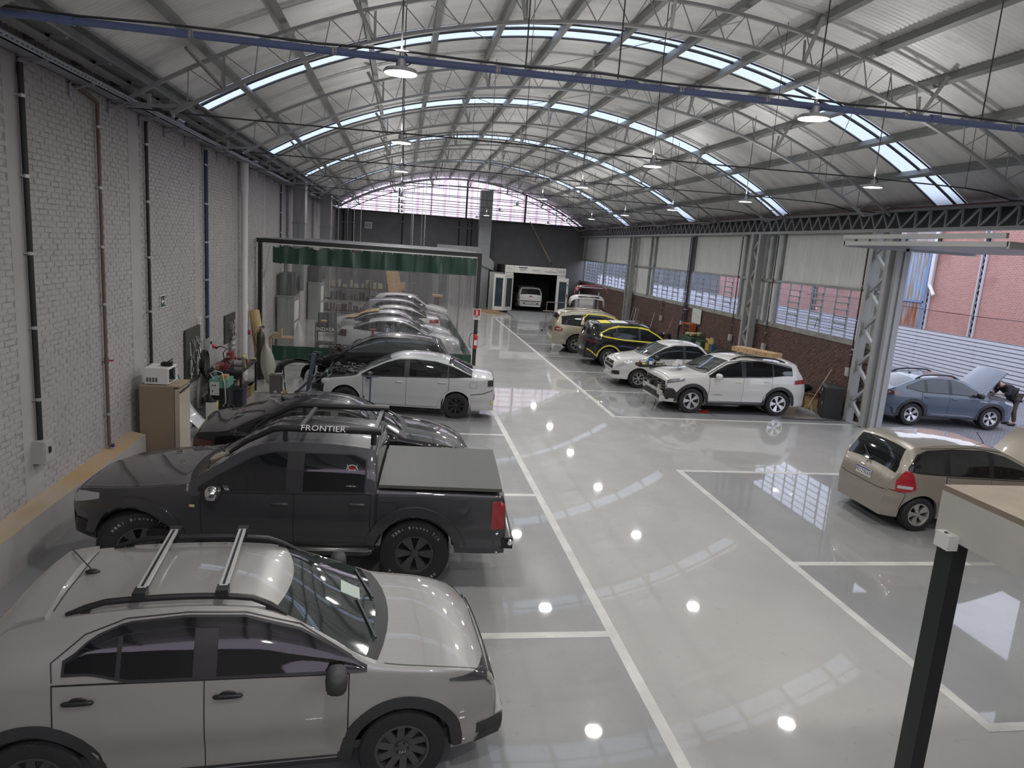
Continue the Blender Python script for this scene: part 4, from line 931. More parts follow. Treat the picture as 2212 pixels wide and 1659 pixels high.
# ---- sedan shapes
def sedan(L=4.62, W=1.78, H=1.47, xf=.95, xr=3.65, **k):
    f = L / 4.62; g = H / 1.47
    d = dict(L=L, W=W, xf=xf, xr=xr, r=.32, arch=.37, sill=.22, nose=.3, tail=.24, xn=.9, xt=.8, crown=.05, tumble=.40, zmax=.6,
             prof=[(x * f, z * g) for x, z in [(0, .45), (0, .55), (.03, .70), (.14, .79), (.5, .90), (1.15, 1.0), (1.25, 1.03), (2.0, 1.405), (2.4, 1.465), (2.9, 1.465), (3.4, 1.38), (3.6, 1.31), (4.02, 1.12), (4.1, 1.10), (4.45, 1.07), (4.55, 1.02), (4.6, .85), (4.62, .55), (4.62, .4)]],
             belt=[(0, .72 * g), (.7 * f, .84 * g), (1.3 * f, .93 * g), (3.6 * f, 1.02 * g), (4.62 * f, 1.02 * g)]); d.update(k); return Car(**d)
def sed_dlo(L, H):
    f = L / 4.62; g = H / 1.47; S = lambda p: [(x * f, z * g) for x, z in p]
    return S([(1.35, .95), (3.6, 1.03), (3.95, 1.06)]), S([(1.35, .965), (1.5, 1.06), (1.9, 1.25), (2.2, 1.345), (2.6, 1.37), (3.1, 1.345), (3.5, 1.26), (3.98, 1.07)])
# ---- 3. black sedan behind the pickup
s3 = sedan(4.55, 1.8, 1.47, .93, 3.58)
build_car(s3, 'glossy black sedan parked just behind the pickup', BLACKP, (-.95, 12.35, 0), D(4), dlo=sed_dlo(4.55, 1.47), pillars=[(2.35, .06), (3.35, .03)], doors=[(1.3, 2.32), (2.32, 3.3)], ws=(1.25, 1.98), rw=(3.45, 3.95), hoodline=(.2, 1.1), antenna=3.2, head=([(.05, .62), (.5, .76)], [(.05, .72), (.55, .83)]), tail=([(4.2, .8), (4.5, .8)], [(4.2, .9), (4.5, .92)], mat('dark_red_tail', (.06, .008, .01), .2, coat=1)), plate=('f', .5))
# ---- 4. silver sedan with its front stripped
s4 = sedan(4.62, 1.78, 1.47, .95, 3.65, prof=[(.42, .45), (.42, .6), (.44, .80), (.5, .86), (1.2, .95), (1.25, 1.03), (2.0, 1.405), (2.4, 1.465), (2.9, 1.465), (3.4, 1.38), (3.6, 1.31), (4.02, 1.12), (4.1, 1.10), (4.45, 1.07), (4.55, 1.02), (4.58, .85), (4.55, .55), (4.55, .45)], belt=[(.4, .74), (.8, .86), (1.3, .93), (3.6, 1.02), (4.62, 1.02)])
DIRTY = mat('engine_metal', (.05, .049, .047), .5, .5, noise=.6, nscale=9)
def engine_bits(c, t, x0, x1, z0, z1, hw, n, seed, k=1):
    r = random.Random(seed); cols = [DIRTY, BLACK, DARKST, DIRTY]
    for i in range(n):
        x = r.uniform(x0, x1); y = r.uniform(-hw, hw); z = r.uniform(z0, z1)
        if i % 3 == 0: MB().tube([(c.L / 2 - x, y, z), (c.L / 2 - x + r.uniform(-.2, .2), y + r.uniform(-.2, .2), z + .06), (c.L / 2 - x + r.uniform(-.3, .3), y + r.uniform(-.3, .3), z)], .014, 5).obj('hose', cols[i % 2 + 1], t)
        elif i % 3 == 1: MB().blob((c.L / 2 - x, y, z), (k * r.uniform(.1, .3), k * r.uniform(.1, .3), k * r.uniform(.06, .14)), .4, 5).obj('engine_part', cols[i % 4], t)
        else: MB().box((c.L / 2 - x, y, z), (k * r.uniform(.1, .25), k * r.uniform(.08, .3), k * r.uniform(.05, .12)), r.uniform(0, 1.5)).obj('engine_part', cols[i % 4], t)
def s4_x(c, t):
    c.topatch('engine_bay', .47, 1.2, lambda x: c.yr(x) - .05, .004, DIRTY, t)
    engine_bits(c, t, .5, 1.15, .86, .97, .6, 40, 5, .7); engine_bits(c, t, .05, .45, .4, .72, .55, 40, 6, .7)
    MB().bar((c.L / 2 - .12, -.62, .55), (c.L / 2 - .12, .62, .55), .06, .12).obj('crash_beam', DIRTY, t); MB().bar((c.L / 2 - .3, -.66, .8), (c.L / 2 - .3, .66, .8), .06, .05).obj('radiator_support', DIRTY, t)
    for sd in (1, -1): MB().bar((c.L / 2 - .5, sd * .5, .5), (c.L / 2 - .1, sd * .5, .55), .1, .12).obj('frame_rail', DIRTY, t); MB().blob((c.L / 2 - .48, sd * .78, .74), (.25, .16, .13), .6, 6).obj('fender_tip', SILVER2, t)
    MB().tube([(c.L / 2 - .4, .35, .92), (c.L / 2 - .42, .4, .85), (c.L / 2 - .5, .42, .7)], .02, 6).obj('green_hose', mat('teal_hose', (.15, .4, .35), .5), t)
    for ax in 'lr':
        c.ribbon('bumper_edge', ax, [(3.98, .62), (4.3, .66), (4.53, .74)], .018, .004, BLACK, t); p, _ = c.cast(ax, 4.3, .52, 0)
    MB().box((-c.L / 2 + .1, .45, .55), (.14, .35, .14)).obj('foam_block', DARKST, t); MB().box((-c.L / 2 + .06, 0, .58), (.06, 1.3, .12)).obj('rear_crash_beam', DARKST, t)
    MB().blob((-c.L / 2 + .1, .72, .42), (.05, .05, .08), .8, 5).obj('yellow_clip', YTAPE, t)
    for ax in 'lr': c.patch('fuel_flap', ax, [(3.96, .80), (4.13, .80)], [(3.96, .93), (4.13, .93)], .003, SILVER2, t, thick=.005); c.ribbon('fuel_seam', ax, [(3.96, .80), (4.13, .80), (4.13, .93), (3.96, .93), (3.96, .80)], .007, .0045, DARKST, t)
loc, rz = place(s4, (-1.2, 17.32), (1.46, 17.02), 1)
build_car(s4, 'silver sedan with hood and front bumper removed', SILVER2, loc, rz, dlo=sed_dlo(4.62, 1.47), pillars=[(2.42, .06), (3.42, .015)], doors=[(1.38, 2.42), (2.42, 3.45)], ws=(1.25, 1.98), rw=(3.42, 4.0), wheel=('std', 8, BLACK), handle=None, extra=s4_x, mirror_m=BLACK, tail=([(4.40, .84), (4.53, .84)], [(4.40, .98), (4.53, 1.0)], mat('taillight_hole', (.02, .02, .02), .6)))
# ---- 5. black hatchback with its front stripped
def hatch(L=4.0, W=1.72, H=1.48, xf=.8, xr=3.28, **k):
    f = L / 4.0; g = H / 1.48
    d = dict(L=L, W=W, xf=xf, xr=xr, r=.31, arch=.36, sill=.22, nose=.28, tail=.2, xn=.8, xt=.6, crown=.05, tumble=.36, zmax=.62,
             prof=[(x * f, z * g) for x, z in [(0, .45), (0, .58), (.03, .75), (.15, .85), (.5, .95), (.95, 1.03), (1.05, 1.07), (1.7, 1.41), (2.1, 1.475), (2.7, 1.48), (3.3, 1.44), (3.55, 1.40), (3.62, 1.37), (3.85, 1.03), (3.95, .95), (3.99, .8), (4.0, .5), (4.0, .4)]],
             belt=[(0, .75 * g), (.6 * f, .88 * g), (1.1 * f, .95 * g), (3.4 * f, 1.02 * g), (4.0 * f, 1.0 * g)]); d.update(k); return Car(**d)
def hat_dlo(L, H):
    f = L / 4.0; g = H / 1.48; S = lambda p: [(x * f, z * g) for x, z in p]
    return S([(1.1, .97), (2.9, 1.03), (3.4, 1.08)]), S([(1.1, .98), (1.3, 1.1), (1.65, 1.27), (2.0, 1.36), (2.6, 1.375), (3.1, 1.33), (3.45, 1.12)])
HK = lambda L: dict(pillars=[(2.15 * L / 4, .05)], doors=[(1.15 * L / 4, 2.12 * L / 4), (2.12 * L / 4, 3.0 * L / 4)], ws=(1.05 * L / 4, 1.68 * L / 4), rw=(3.63 * L / 4, 3.84 * L / 4), hoodline=(.16, .95), head=([(.05, .66), (.45, .78)], [(.05, .76), (.5, .87)]), tail=([(3.7 * L / 4, .72), (3.92 * L / 4, .72)], [(3.7 * L / 4, .96), (3.92 * L / 4, .96)]))
h5 = hatch(4.0, 1.7, 1.5, prof=[(.35, .45), (.35, .6), (.37, .82), (.95, .95), (1.05, 1.08), (1.7, 1.42), (2.1, 1.495), (2.7, 1.50), (3.3, 1.46), (3.6, 1.40), (3.66, 1.35), (3.88, 1.0), (3.97, .9), (4.0, .7), (4.0, .45)])
def h5_x(c, t):
    c.topatch('engine_bay', .4, 1.0, lambda x: c.yr(x) - .05, .004, DIRTY, t); engine_bits(c, t, .4, 1.0, .85, .98, .55, 34, 15, .6); engine_bits(c, t, .0, .35, .45, .8, .5, 14, 16)
    MB().blob((c.L / 2 - .7, .1, .99), (.07, .07, .07), .8, 5).obj('red_cap', RED, t)
hk = HK(4.0); hk.pop('head'); hk.pop('hoodline')
build_car(h5, 'black hatchback with its hood off behind the stripped silver sedan', BLACKP, (-.4, 21.3, 0), PI - D(6), dlo=hat_dlo(4.0, 1.5), extra=h5_x, glass=mat('grey_glass', (.05, .055, .055), .05, spec=.8), mirror=False, **hk)
# ---- 6-10. cars behind the clear curtain
s6 = sedan(4.4, 1.72, 1.44, .88, 3.5)
kw = dict(pillars=[(2.25, .06), (3.2, .02)], doors=[(1.25, 2.25), (2.25, 3.2)], ws=(1.2, 1.9), rw=(3.3, 3.8), hoodline=(.2, 1.1))
build_car(s6, 'silver sedan nearest inside the clear curtain', SILVER2, (.1, 26.3, 0), D(-4), dlo=sed_dlo(4.4, 1.44), head=([(.05, .6), (.5, .74)], [(.05, .72), (.55, .82)]), tail=([(4.05, .75), (4.35, .75)], [(4.05, .98), (4.35, .98)], mat('dark_tail', (.05, .03, .03), .3)), **kw)
KRAFT = mat('kraft_paper', (.46, .34, .17), .8, noise=.2, nscale=5)
def paper_x(c, t):
    r = random.Random(9); P = []
    for i in range(9):
        x = 2.9 + .16 * i; P.append([c.cast('t', min(x, c.L - .05), -.6 + 1.2 * j / 8, .03 + r.uniform(0, .06))[0] for j in range(9)])
    MB().slab(P, (0, 0, -.01)).obj('masking_paper', KRAFT, t)
s7 = sedan(4.4, 1.72, 1.46, .88, 3.5)
build_car(s7, 'silver sedan with brown masking paper on its rear window', SILVER2, (-.05, 28.9, 0), D(-3), dlo=sed_dlo(4.4, 1.46), extra=paper_x, **kw)
s8 = sedan(4.6, 1.78, 1.45)
build_car(s8, 'white sedan with red tail lamp behind the clear curtain', WHITEP, (-.5, 31.4, 0), PI, dlo=sed_dlo(4.6, 1.45), pillars=[(2.35, .06), (3.35, .02)], doors=[(1.3, 2.35), (2.35, 3.3)], ws=(1.25, 1.98), rw=(3.42, 3.98), tail=([(4.1, .82), (4.5, .82)], [(4.1, .95), (4.5, .99)]), hoodline=(.2, 1.1))
h9 = hatch(4.2, 1.76, 1.5); build_car(h9, 'grey hatchback behind the white sedan inside the curtain', paint('mid_grey_paint', (.20, .205, .21), .3), (.3, 34.4, 0), D(-2), dlo=hat_dlo(4.2, 1.5), **HK(4.2))
h10 = hatch(4.0, 1.72, 1.56); build_car(h10, 'white hatchback farthest inside the clear curtain', WHITEP, (.55, 37.4, 0), D(-8), dlo=hat_dlo(4.0, 1.56), antenna=3.4, **HK(4.0))
# ---- 11. champagne SUV
suv_prof = [(0, .55), (0, .8), (.03, .95), (.15, 1.03), (.5, 1.10), (1.25, 1.17), (1.35, 1.21), (1.95, 1.66), (2.3, 1.76), (3.0, 1.80), (4.0, 1.76), (4.28, 1.72), (4.36, 1.68), (4.5, 1.30), (4.58, 1.15), (4.62, .95), (4.66, .8), (4.66, .5)]
f11 = Car(L=4.70, W=1.84, xf=.88, xr=3.66, r=.39, arch=.45, tw=.26, sill=.36, nose=.24, tail=.2, xn=.8, xt=.6, crown=.055, tumble=.30, zmax=.82, prof=[(x * 4.7 / 4.66, z) for x, z in suv_prof], belt=[(0, .95), (.8, 1.03), (1.4, 1.08), (4.7, 1.17)])
def tape_dlo(c, t, lo, up, wdt=.045):
    for ax in 'lr':
        c.ribbon('masking_tape', ax, [(x, z + .03) for x, z in up], wdt, .012, YTAPE, t); c.ribbon('masking_tape', ax, [(x, z - .03) for x, z in lo], wdt, .012, YTAPE, t)
d11 = ([(1.5, 1.11), (3.0, 1.14), (4.3, 1.22)], [(1.5, 1.13), (1.75, 1.32), (2.1, 1.53), (2.5, 1.62), (3.2, 1.645), (3.9, 1.60), (4.34, 1.52)])
def f11_x(c, t):
    for ax in 'lr':
        c.ribbon('masking_tape', ax, [(1.55, 1.1), (1.75, 1.36), (2.1, 1.57), (2.5, 1.665), (3.2, 1.685), (3.42, 1.5), (3.35, 1.1), (2.4, 1.09), (1.55, 1.08)], .04, .012, YTAPE, t)
        c.ribbon('masking_tape', ax, [(c.xr - .43, .45), (c.xr - .44, .6)], .03, .01, YTAPE, t)
        c.patch('door_edge_panel', ax, [(3.38, 1.24), (3.52, 1.24)], [(3.38, 1.66), (3.52, 1.30)], .012, CHAMP, t)
    c.topatch('rear_spoiler', 4.18, 4.42, lambda x: c.yr(x) - .03, .035, CHAMP, t, 5, 8, .03); c.ribbon('masking_tape', 'b', [(-.6, 1.10), (-.6, 1.5)], .035, .012, YTAPE, t)
    c.patch('rear_plate_recess', 'b', [(-.35, .88), (.35, .88)], [(-.35, 1.02), (.35, 1.02)], .006, DARKST, t)
    c.patch('chrome_tail_insert', 'r', [(4.35, .98), (4.55, .98)], [(4.35, 1.03), (4.55, 1.03)], .012, LIGHTG, t); c.patch('masked_windshield', 't', [(1.42, -.6), (1.95, -.5)], [(1.42, .6), (1.95, .5)], .01, mat('maroon_film', (.10, .02, .03), .3, coat=1), t)
build_car(f11, 'champagne gold large SUV with yellow masking tape', CHAMP, *place(f11, (10.28, 29.3), (7.55, 29.4), -1), name='suv', cat='suv', dlo=d11, pillars=[(2.45, .05), (3.42, .09)], doors=[(1.5, 2.45), (2.45, 3.4)], ws=(1.36, 1.95), rw=(4.37, 4.5), wheel=('twin', 6, ALLOY), rim=.23, rails=(2.1, 4.2, CHAMP), tail=([(4.30, .93), (4.62, .93)], [(4.30, 1.03), (4.62, 1.14)]), hoodline=(.15, 1.25), extra=f11_x)
# ---- 12. black SUV outlined with yellow tape
b12 = Car(L=4.5, W=1.84, xf=.9, xr=3.55, r=.36, arch=.42, tw=.23, sill=.30, nose=.26, tail=.22, xn=.8, xt=.7, crown=.055, tumble=.34, zmax=.74, prof=[(x * 4.5 / 4.66, z * .95) for x, z in suv_prof], belt=[(0, .88), (.8, .97), (1.4, 1.02), (4.5, 1.12)])
d12 = ([(1.4, 1.05), (3.0, 1.10), (3.7, 1.17)], [(1.4, 1.07), (1.7, 1.28), (2.05, 1.46), (2.5, 1.53), (3.2, 1.52), (3.6, 1.43), (3.95, 1.24)])
def b12_x(c, t):
    tape_dlo(c, t, [(1.4, 1.05), (3.0, 1.10), (3.75, 1.18), (3.98, 1.26)], d12[1])
    for ax in 'lr':
        R = c.arch + .05; pts = [(c.xr + R * math.cos(PI * i / 14 * .98 + .03), c.r + R * math.sin(PI * i / 14 * .98 + .03)) for i in range(15)]
        c.ribbon('masking_tape', ax, pts, .04, .014, YTAPE, t); c.ribbon('masking_tape', ax, [(4.05, .42), (4.25, .58), (4.42, .66)], .04, .012, YTAPE, t); c.ribbon('painted_blue_reflection', ax, [(2.6, .78), (3.0, .84), (3.2, .82)], .02, .008, mat('blue_reflection_paint', (.08, .16, .4), .4), t)  # blue ribbon is a reflection painted onto the black side
        c.ribbon('masking_tape', ax, [(2.0, 1.50), (2.4, 1.565)], .045, .012, YTAPE, t); c.ribbon('masking_tape', ax, [(3.2, 1.57), (3.5, 1.5)], .045, .012, YTAPE, t)
    c.topatch('rear_spoiler', 4.0, 4.28, lambda x: c.yr(x) - .02, .035, BLACKP, t, 5, 8, .03); c.topatch('masking_paper', 3.5, 3.9, .55, .012, YTAPE, t, 4, 4, .004); c.topatch('clear_film', 2.8, 3.45, .5, .012, WHITE, t, 4, 4, .004)
    c.patch('rear_bumper_trim', 'b', [(-.85, .36), (.85, .36)], [(-.85, .58), (.85, .58)], .014, CLADM, t, n=14)
build_car(b12, 'black SUV outlined with yellow masking tape', BLACKP, *place(b12, (10.65, 26.0), (8.03, 26.12), -1), name='suv', cat='suv', dlo=d12, pillars=[(2.4, .05), (3.3, .03)], doors=[(1.42, 2.4), (2.4, 3.3)], ws=(1.32, 1.9), rw=(4.25, 4.36), wheel=('twin', 5, ALLOY), rim=.225, cladding=CLADM, tail=([(4.0, .90), (4.42, .92)], [(4.0, .98), (4.42, 1.04)], mat('dark_red_tail', (.06, .008, .01), .2, coat=1)), plate=('b', .62), plate_txt='ICE', extra=b12_x)
# ---- 13. small white pickup
m13 = Car(L=4.5, W=1.70, xf=.82, xr=3.49, r=.31, arch=.36, sill=.26, nose=.3, tail=.06, xn=.85, xt=.3, crown=.05, tumble=.36, zmax=.66,
          prof=[(0, .45), (0, .6), (.03, .8), (.15, .90), (.5, .99), (1.0, 1.06), (1.1, 1.10), (1.75, 1.46), (2.1, 1.545), (2.6, 1.55), (2.9, 1.50), (2.98, 1.46), (3.05, 1.34), (3.4, 1.10), (3.5, 1.07), (4.46, 1.05), (4.49, .9), (4.5, .5)], belt=[(0, .78), (.7, .92), (1.2, .99), (3.0, 1.03), (4.5, 1.0)])
def m13_x(c, t):
    c.topatch('bed_cover', 3.5, 4.44, .72, .01, BLACK, t, 4, 6)
    c.patch('fog_recess', 'f', [(.42, .38), (.68, .40)], [(.42, .50), (.68, .53)], .008, BLACK, t, n=5); c.patch('fog_recess', 'f', [(-.68, .40), (-.42, .38)], [(-.68, .53), (-.42, .50)], .008, BLACK, t, n=5)
    p, n = c.cast('f', 0, .76, .012); MB().box(p, (.02, .14, .045)).obj('badge', mat('gold_badge', (.5, .4, .15), .3, .8), t)
build_car(m13, 'small white pickup with front facing the aisle', WHITEP, *place(m13, (7.85, 22.05), (10.52, 22.0), 1), name='pickup_truck', cat='pickup', dlo=([(1.12, 1.01), (2.9, 1.06), (3.05, 1.10)], [(1.12, 1.02), (1.3, 1.14), (1.7, 1.33), (2.0, 1.42), (2.5, 1.44), (2.8, 1.42), (3.12, 1.14)]), pillars=[(2.32, .05)], doors=[(1.2, 2.3)], ws=(1.1, 1.74), wheel=('twin', 6, ALLOY), rim=.20, handle=BLACK, mirror_m=BLACK, head=([(.07, .62), (.55, .84)], [(.07, .72), (.5, .92), (.58, .92)]), hoodline=(.16, 1.0), grille=[(-.42, .70, .42, .80, BLACK), (-.48, .56, .48, .67, BLACK)], plate=('f', .44), extra=m13_x)
# ---- 14. white crossover without front bumper
c14 = Car(L=4.40, W=1.82, xf=.88, xr=3.52, r=.355, arch=.415, tw=.23, sill=.29, nose=.22, tail=.2, xn=.8, xt=.6, crown=.055, tumble=.36, zmax=.74,
          prof=[(.12, .55), (.12, .85), (.14, .98), (.3, 1.05), (.6, 1.10), (1.15, 1.15), (1.25, 1.19), (1.9, 1.56), (2.3, 1.635), (2.9, 1.64), (3.6, 1.59), (3.98, 1.54), (4.05, 1.50), (4.2, 1.22), (4.32, 1.12), (4.38, .95), (4.40, .6), (4.40, .45)], belt=[(0, .9), (.7, 1.0), (1.3, 1.05), (3.4, 1.12), (4.4, 1.14)])
def c14_x(c, t):
    MB().bar((c.L / 2 - .03, -.72, .52), (c.L / 2 - .03, .72, .52), .07, .13).obj('crash_beam', mat('dirty_white', (.5, .49, .46), .5, noise=.3), t)
    c.patch('front_opening', 'f', [(-.78, .36), (.78, .36)], [(-.78, .86), (.78, .86)], .01, BLACK, t, n=14)
    MB().b2((c.L / 2 - .4, -.7, .3), (c.L / 2 - .08, .7, .40)).obj('undertray', BLACK, t)
    engine_bits(c, t, .06, .12, .60, .82, .66, 14, 31, .5)
    for sd in (1, -1): MB().blob((c.L / 2 - .28, sd * .80, .55), (.4, .12, .3), .4, 6).obj('bumper_bracket', BLACK, t); MB().b2((c.L / 2 - .12, sd * .42 - .06, .40), (c.L / 2 - .04, sd * .42 + .06, .7)).obj('bracket', mat('dirty_white'), t)
    MB().b2((c.L / 2 - .08, .1, .28), (c.L / 2 - .0, .75, .34)).obj('lower_strip', mat('dirty_white'), t)
    for ax in 'lr':
        p, n = c.cast(ax, 1.62, .56, .006); text('door_badge', 'COMPASS', .06, BLACK, t, face_mat(p, n), sx=1.3) if ax == 'l' else None
        c.ribbon('chrome_line', ax, [(1.3, 1.13), (1.9, 1.47), (2.4, 1.545), (3.3, 1.52), (3.85, 1.42)], .018, .008, BLACK, t)
    c.topatch('rear_spoiler', 3.8, 4.06, lambda x: c.yr(x) - .03, .03, WHITEP, t, 5, 8, .03)
loc14, rz14 = place(c14, (8.22, 18.58), (10.87, 18.60), 1)
build_car(c14, 'white crossover with its front bumper removed', WHITEP, loc14, rz14, name='suv', cat='suv', dlo=([(1.35, 1.07), (3.2, 1.14), (3.7, 1.20)], [(1.35, 1.085), (1.55, 1.22), (1.9, 1.40), (2.3, 1.50), (2.9, 1.51), (3.4, 1.46), (3.85, 1.38)]), pillars=[(2.38, .07), (3.28, .03)], doors=[(1.36, 2.38), (2.38, 3.25)], ws=(1.26, 1.9), rw=(4.06, 4.22), wheel=('wide', 5, ALLOY), rim=.235, cladding=CLADM, rails=(2.0, 3.7, BLACK), head=([(.15, .82), (.62, .93)], [(.15, .92), (.4, .97), (.64, .98)], mat('dark_lamp', (.10, .10, .10), .1, coat=1)), tail=([(3.95, .95), (4.34, .97)], [(3.95, 1.06), (4.34, 1.10)]), hoodline=(.2, 1.15), extra=c14_x)
# ---- 15. white car in the spray booth
v15 = Car(L=4.3, W=1.76, xf=.85, xr=3.45, r=.32, arch=.37, sill=.28, nose=.25, tail=.16, xn=.8, xt=.5, crown=.05, tumble=.26, zmax=.7, prof=[(0, .5), (0, .7), (.05, .9), (.3, 1.0), (.9, 1.08), (1.0, 1.12), (1.7, 1.55), (2.1, 1.64), (3.5, 1.64), (4.02, 1.58), (4.08, 1.54), (4.2, 1.1), (4.25, .98), (4.28, .8), (4.3, .5), (4.3, .42)], belt=[(0, .85), (.8, .98), (4.3, 1.08)])
def v15_x(c, t):
    c.patch('bumper_gap', 'b', [(-.75, .62), (.75, .62)], [(-.75, .68), (.75, .68)], .006, DARKST, t, n=10); MB().box((-c.L / 2 - .01, 0, .52), (.05, 1.25, .14)).obj('crash_beam', mat('dirty_white'), t)
    for y in (-.45, .45): MB().cyl((-c.L / 2 - .04, y, .5), (-c.L / 2 - .03, y, .5), .05, 10).obj('sensor_hole', BLACK, t)
    p, n = c.cast('b', 0, .98, .008); MB().box(p, (.02, .22, .06)).obj('badge', RED, t)
build_car(v15, 'white van-like car inside the spray booth seen from behind', WHITEP, (8.85, 50.2, .12), PI / 2, dlo=hat_dlo(4.3, 1.62), pillars=[(2.3, .05)], ws=(1.02, 1.68), rw=(4.09, 4.2), tail=([(4.1, .85), (4.26, .8)], [(4.1, 1.08), (4.26, 1.1)], mat('tail_smoke', (.2, .17, .16), .2)), mirror=True, extra=v15_x)
# ---- 16. slate crossover outside with raised hood
n16 = Car(L=4.05, W=1.72, xf=.78, xr=3.17, r=.325, arch=.375, sill=.26, nose=.26, tail=.18, xn=.7, xt=.6, crown=.05, tumble=.38, zmax=.7, prof=[(0, .5), (0, .72), (.03, .86), (.15, .90), (.9, .92), (.97, 1.04), (1.05, 1.08), (1.7, 1.42), (2.1, 1.475), (2.6, 1.465), (3.1, 1.40), (3.78, 1.12), (3.84, 1.09), (3.98, 1.03), (4.02, .85), (4.05, .5), (4.05, .4)], belt=[(0, .82), (.6, .90), (1.1, .95), (4.05, 1.02)])
def hood(c, t, m, x0, x1, ang, w0, w1, z):
    hb = MB(); rows = []
    for i in range(7):
        x = (x1 - x0) * i / 6; w = w1 + (w0 - w1) * (i / 6) ** .7; rows.append([(x, -w + 2 * w * j / 8, .05 - .05 * abs(-1 + 2 * j / 8) ** 2.5 - .05 * (i / 6) ** 3) for j in range(9)])
    o = MB().slab(rows, (0, 0, -.025)).obj('hood', m, t, 40); o.location = (c.L / 2 - x1, 0, z); o.rotation_euler = (0, -ang, 0)
    MB().cyl((.7, -w0 * .8, -.02), (.72, -w0 * .8, -.5), .008, 5).obj('hood_prop', DARKST, o)
    return o
def n16_x(c, t):
    c.topatch('engine_bay', .1, .92, lambda x: c.yr(x) - .06, .004, DIRTY, t); engine_bits(c, t, .15, .85, .88, .97, .5, 14, 51)
    hood(c, t, SLATE, .05, .98, D(52), .62, .74, .98); c.patch('rear_bumper_trim', 'b', [(-.8, .3), (.8, .3)], [(-.8, .5), (.8, .5)], .012, CLADM, t, n=12)
    for ax in 'lr': c.patch('chrome_wing_badge', ax, [(.98, .80), (1.2, .82)], [(.98, .83), (1.2, .835)], .008, CHROME, t); c.ribbon('sill_line', ax, [(1.3, .33), (1.5, .37), (2.6, .37)], .02, .01, CHROME, t)
loc, rz = place(n16, (17.13, 17.80), (14.73, 18.05), -1)
build_car(n16, 'slate blue crossover with raised hood in the yard', SLATE, loc, rz, name='car', dlo=([(1.12, .96), (3.0, 1.01), (3.35, 1.08)], [(1.12, .975), (1.3, 1.08), (1.7, 1.27), (2.0, 1.35), (2.5, 1.36), (2.95, 1.30), (3.4, 1.12)]), pillars=[(2.12, .05), (2.85, .04)], doors=[(1.12, 2.12), (2.12, 2.95)], ws=(1.06, 1.68), rw=(3.15, 3.74), wheel=('wide', 5, ALLOY), cladding=CLADM, handle=None, rails=(1.8, 3.1, BLACK), mirror_m=BLACK, antenna=2.9, head=([(.05, .70), (.42, .80)], [(.05, .78), (.45, .87)]), tail=([(3.55, .88), (3.98, .86)], [(3.55, .95), (3.98, 1.0)], mat('dark_red_tail')), hood_open=True, glass=mat('yard_glass', (.03, .036, .042), .03, spec=.5), extra=n16_x, group='cars in the yard')
h17 = hatch(4.1, 1.72, 1.46); build_car(h17, 'light blue car partly hidden beyond the slate crossover', BLUEP, (15.6, 22.6, 0), D(5), dlo=hat_dlo(4.1, 1.46), group='cars in the yard', **HK(4.1))
# ---- 18. beige compact van-like hatchback at right
f18 = Car(L=3.83, W=1.68, xf=.80, xr=3.25, r=.295, arch=.345, sill=.22, nose=.28, tail=.26, xn=.8, xt=.55, crown=.05, tumble=.30, zmax=.62, prof=[(0, .45), (0, .6), (.03, .78), (.12, .84), (.72, .88), (.78, .98), (.85, 1.02), (1.75, 1.45), (2.1, 1.515), (2.7, 1.525), (3.35, 1.475), (3.47, 1.43), (3.54, 1.36), (3.70, .98), (3.76, .9), (3.81, .72), (3.83, .5), (3.83, .38)], belt=[(0, .78), (.6, .86), (1.0, .92), (3.83, 1.0)])
def f18_x(c, t):
    c.topatch('engine_bay', .1, .75, lambda x: c.yr(x) - .06, .004, DIRTY, t); hood(c, t, BEIGEP, .02, .80, D(55), .58, .70, .95)
    c.ribbon('bumper_seam', 'b', [(-.76, .70), (-.45, .655), (.45, .655), (.76, .70)], .01, .003, BLACK, t)
    for ax in 'lr': c.ribbon('bumper_seam', ax, [(3.60, .36), (3.55, .66), (3.78, .7)], .009, .003, BLACK, t); c.ribbon('roof_seam', ax, [(1.0, 1.06), (1.7, 1.37), (2.3, 1.435), (3.3, 1.40)], .012, .003, DARKST, t)
    p, n = c.cast('b', .0, .955, .008); MB().lathe([(.045, 0), (.06, .006), (.06, -.006)], 4, 'X', p).obj('emblem', CHROME, t); p2, n = c.cast('b', -.42, .80, .006); text('model_badge', 'FIT', .05, CHROME, t, face_mat(p2, (-1, 0, 0)))
    a = c.cast('b', .0, 1.02, .03)[0]; b = c.cast('b', .32, 1.18, .02)[0]; MB().bar(a, b, .014).obj('rear_wiper', BLACK, t); MB().cyl(a, a + Vector((.03, 0, 0)), .03, 8).obj('wiper_hub', BLACK, t)
    p = c.cast('t', 1.85, -.35, 0)[0]; MB().cyl(p, p + Vector((-.18, 0, .2)), .006, 5).obj('antenna', BLACK, t)
    for ax in 'r': c.patch('reverse_lamp', ax, [(3.46, .74), (3.68, .74)], [(3.46, .79), (3.68, .79)], .016, LIGHTG, t)
TAILB = mat('tail_red_bright', (.34, .012, .02), .12, coat=1)
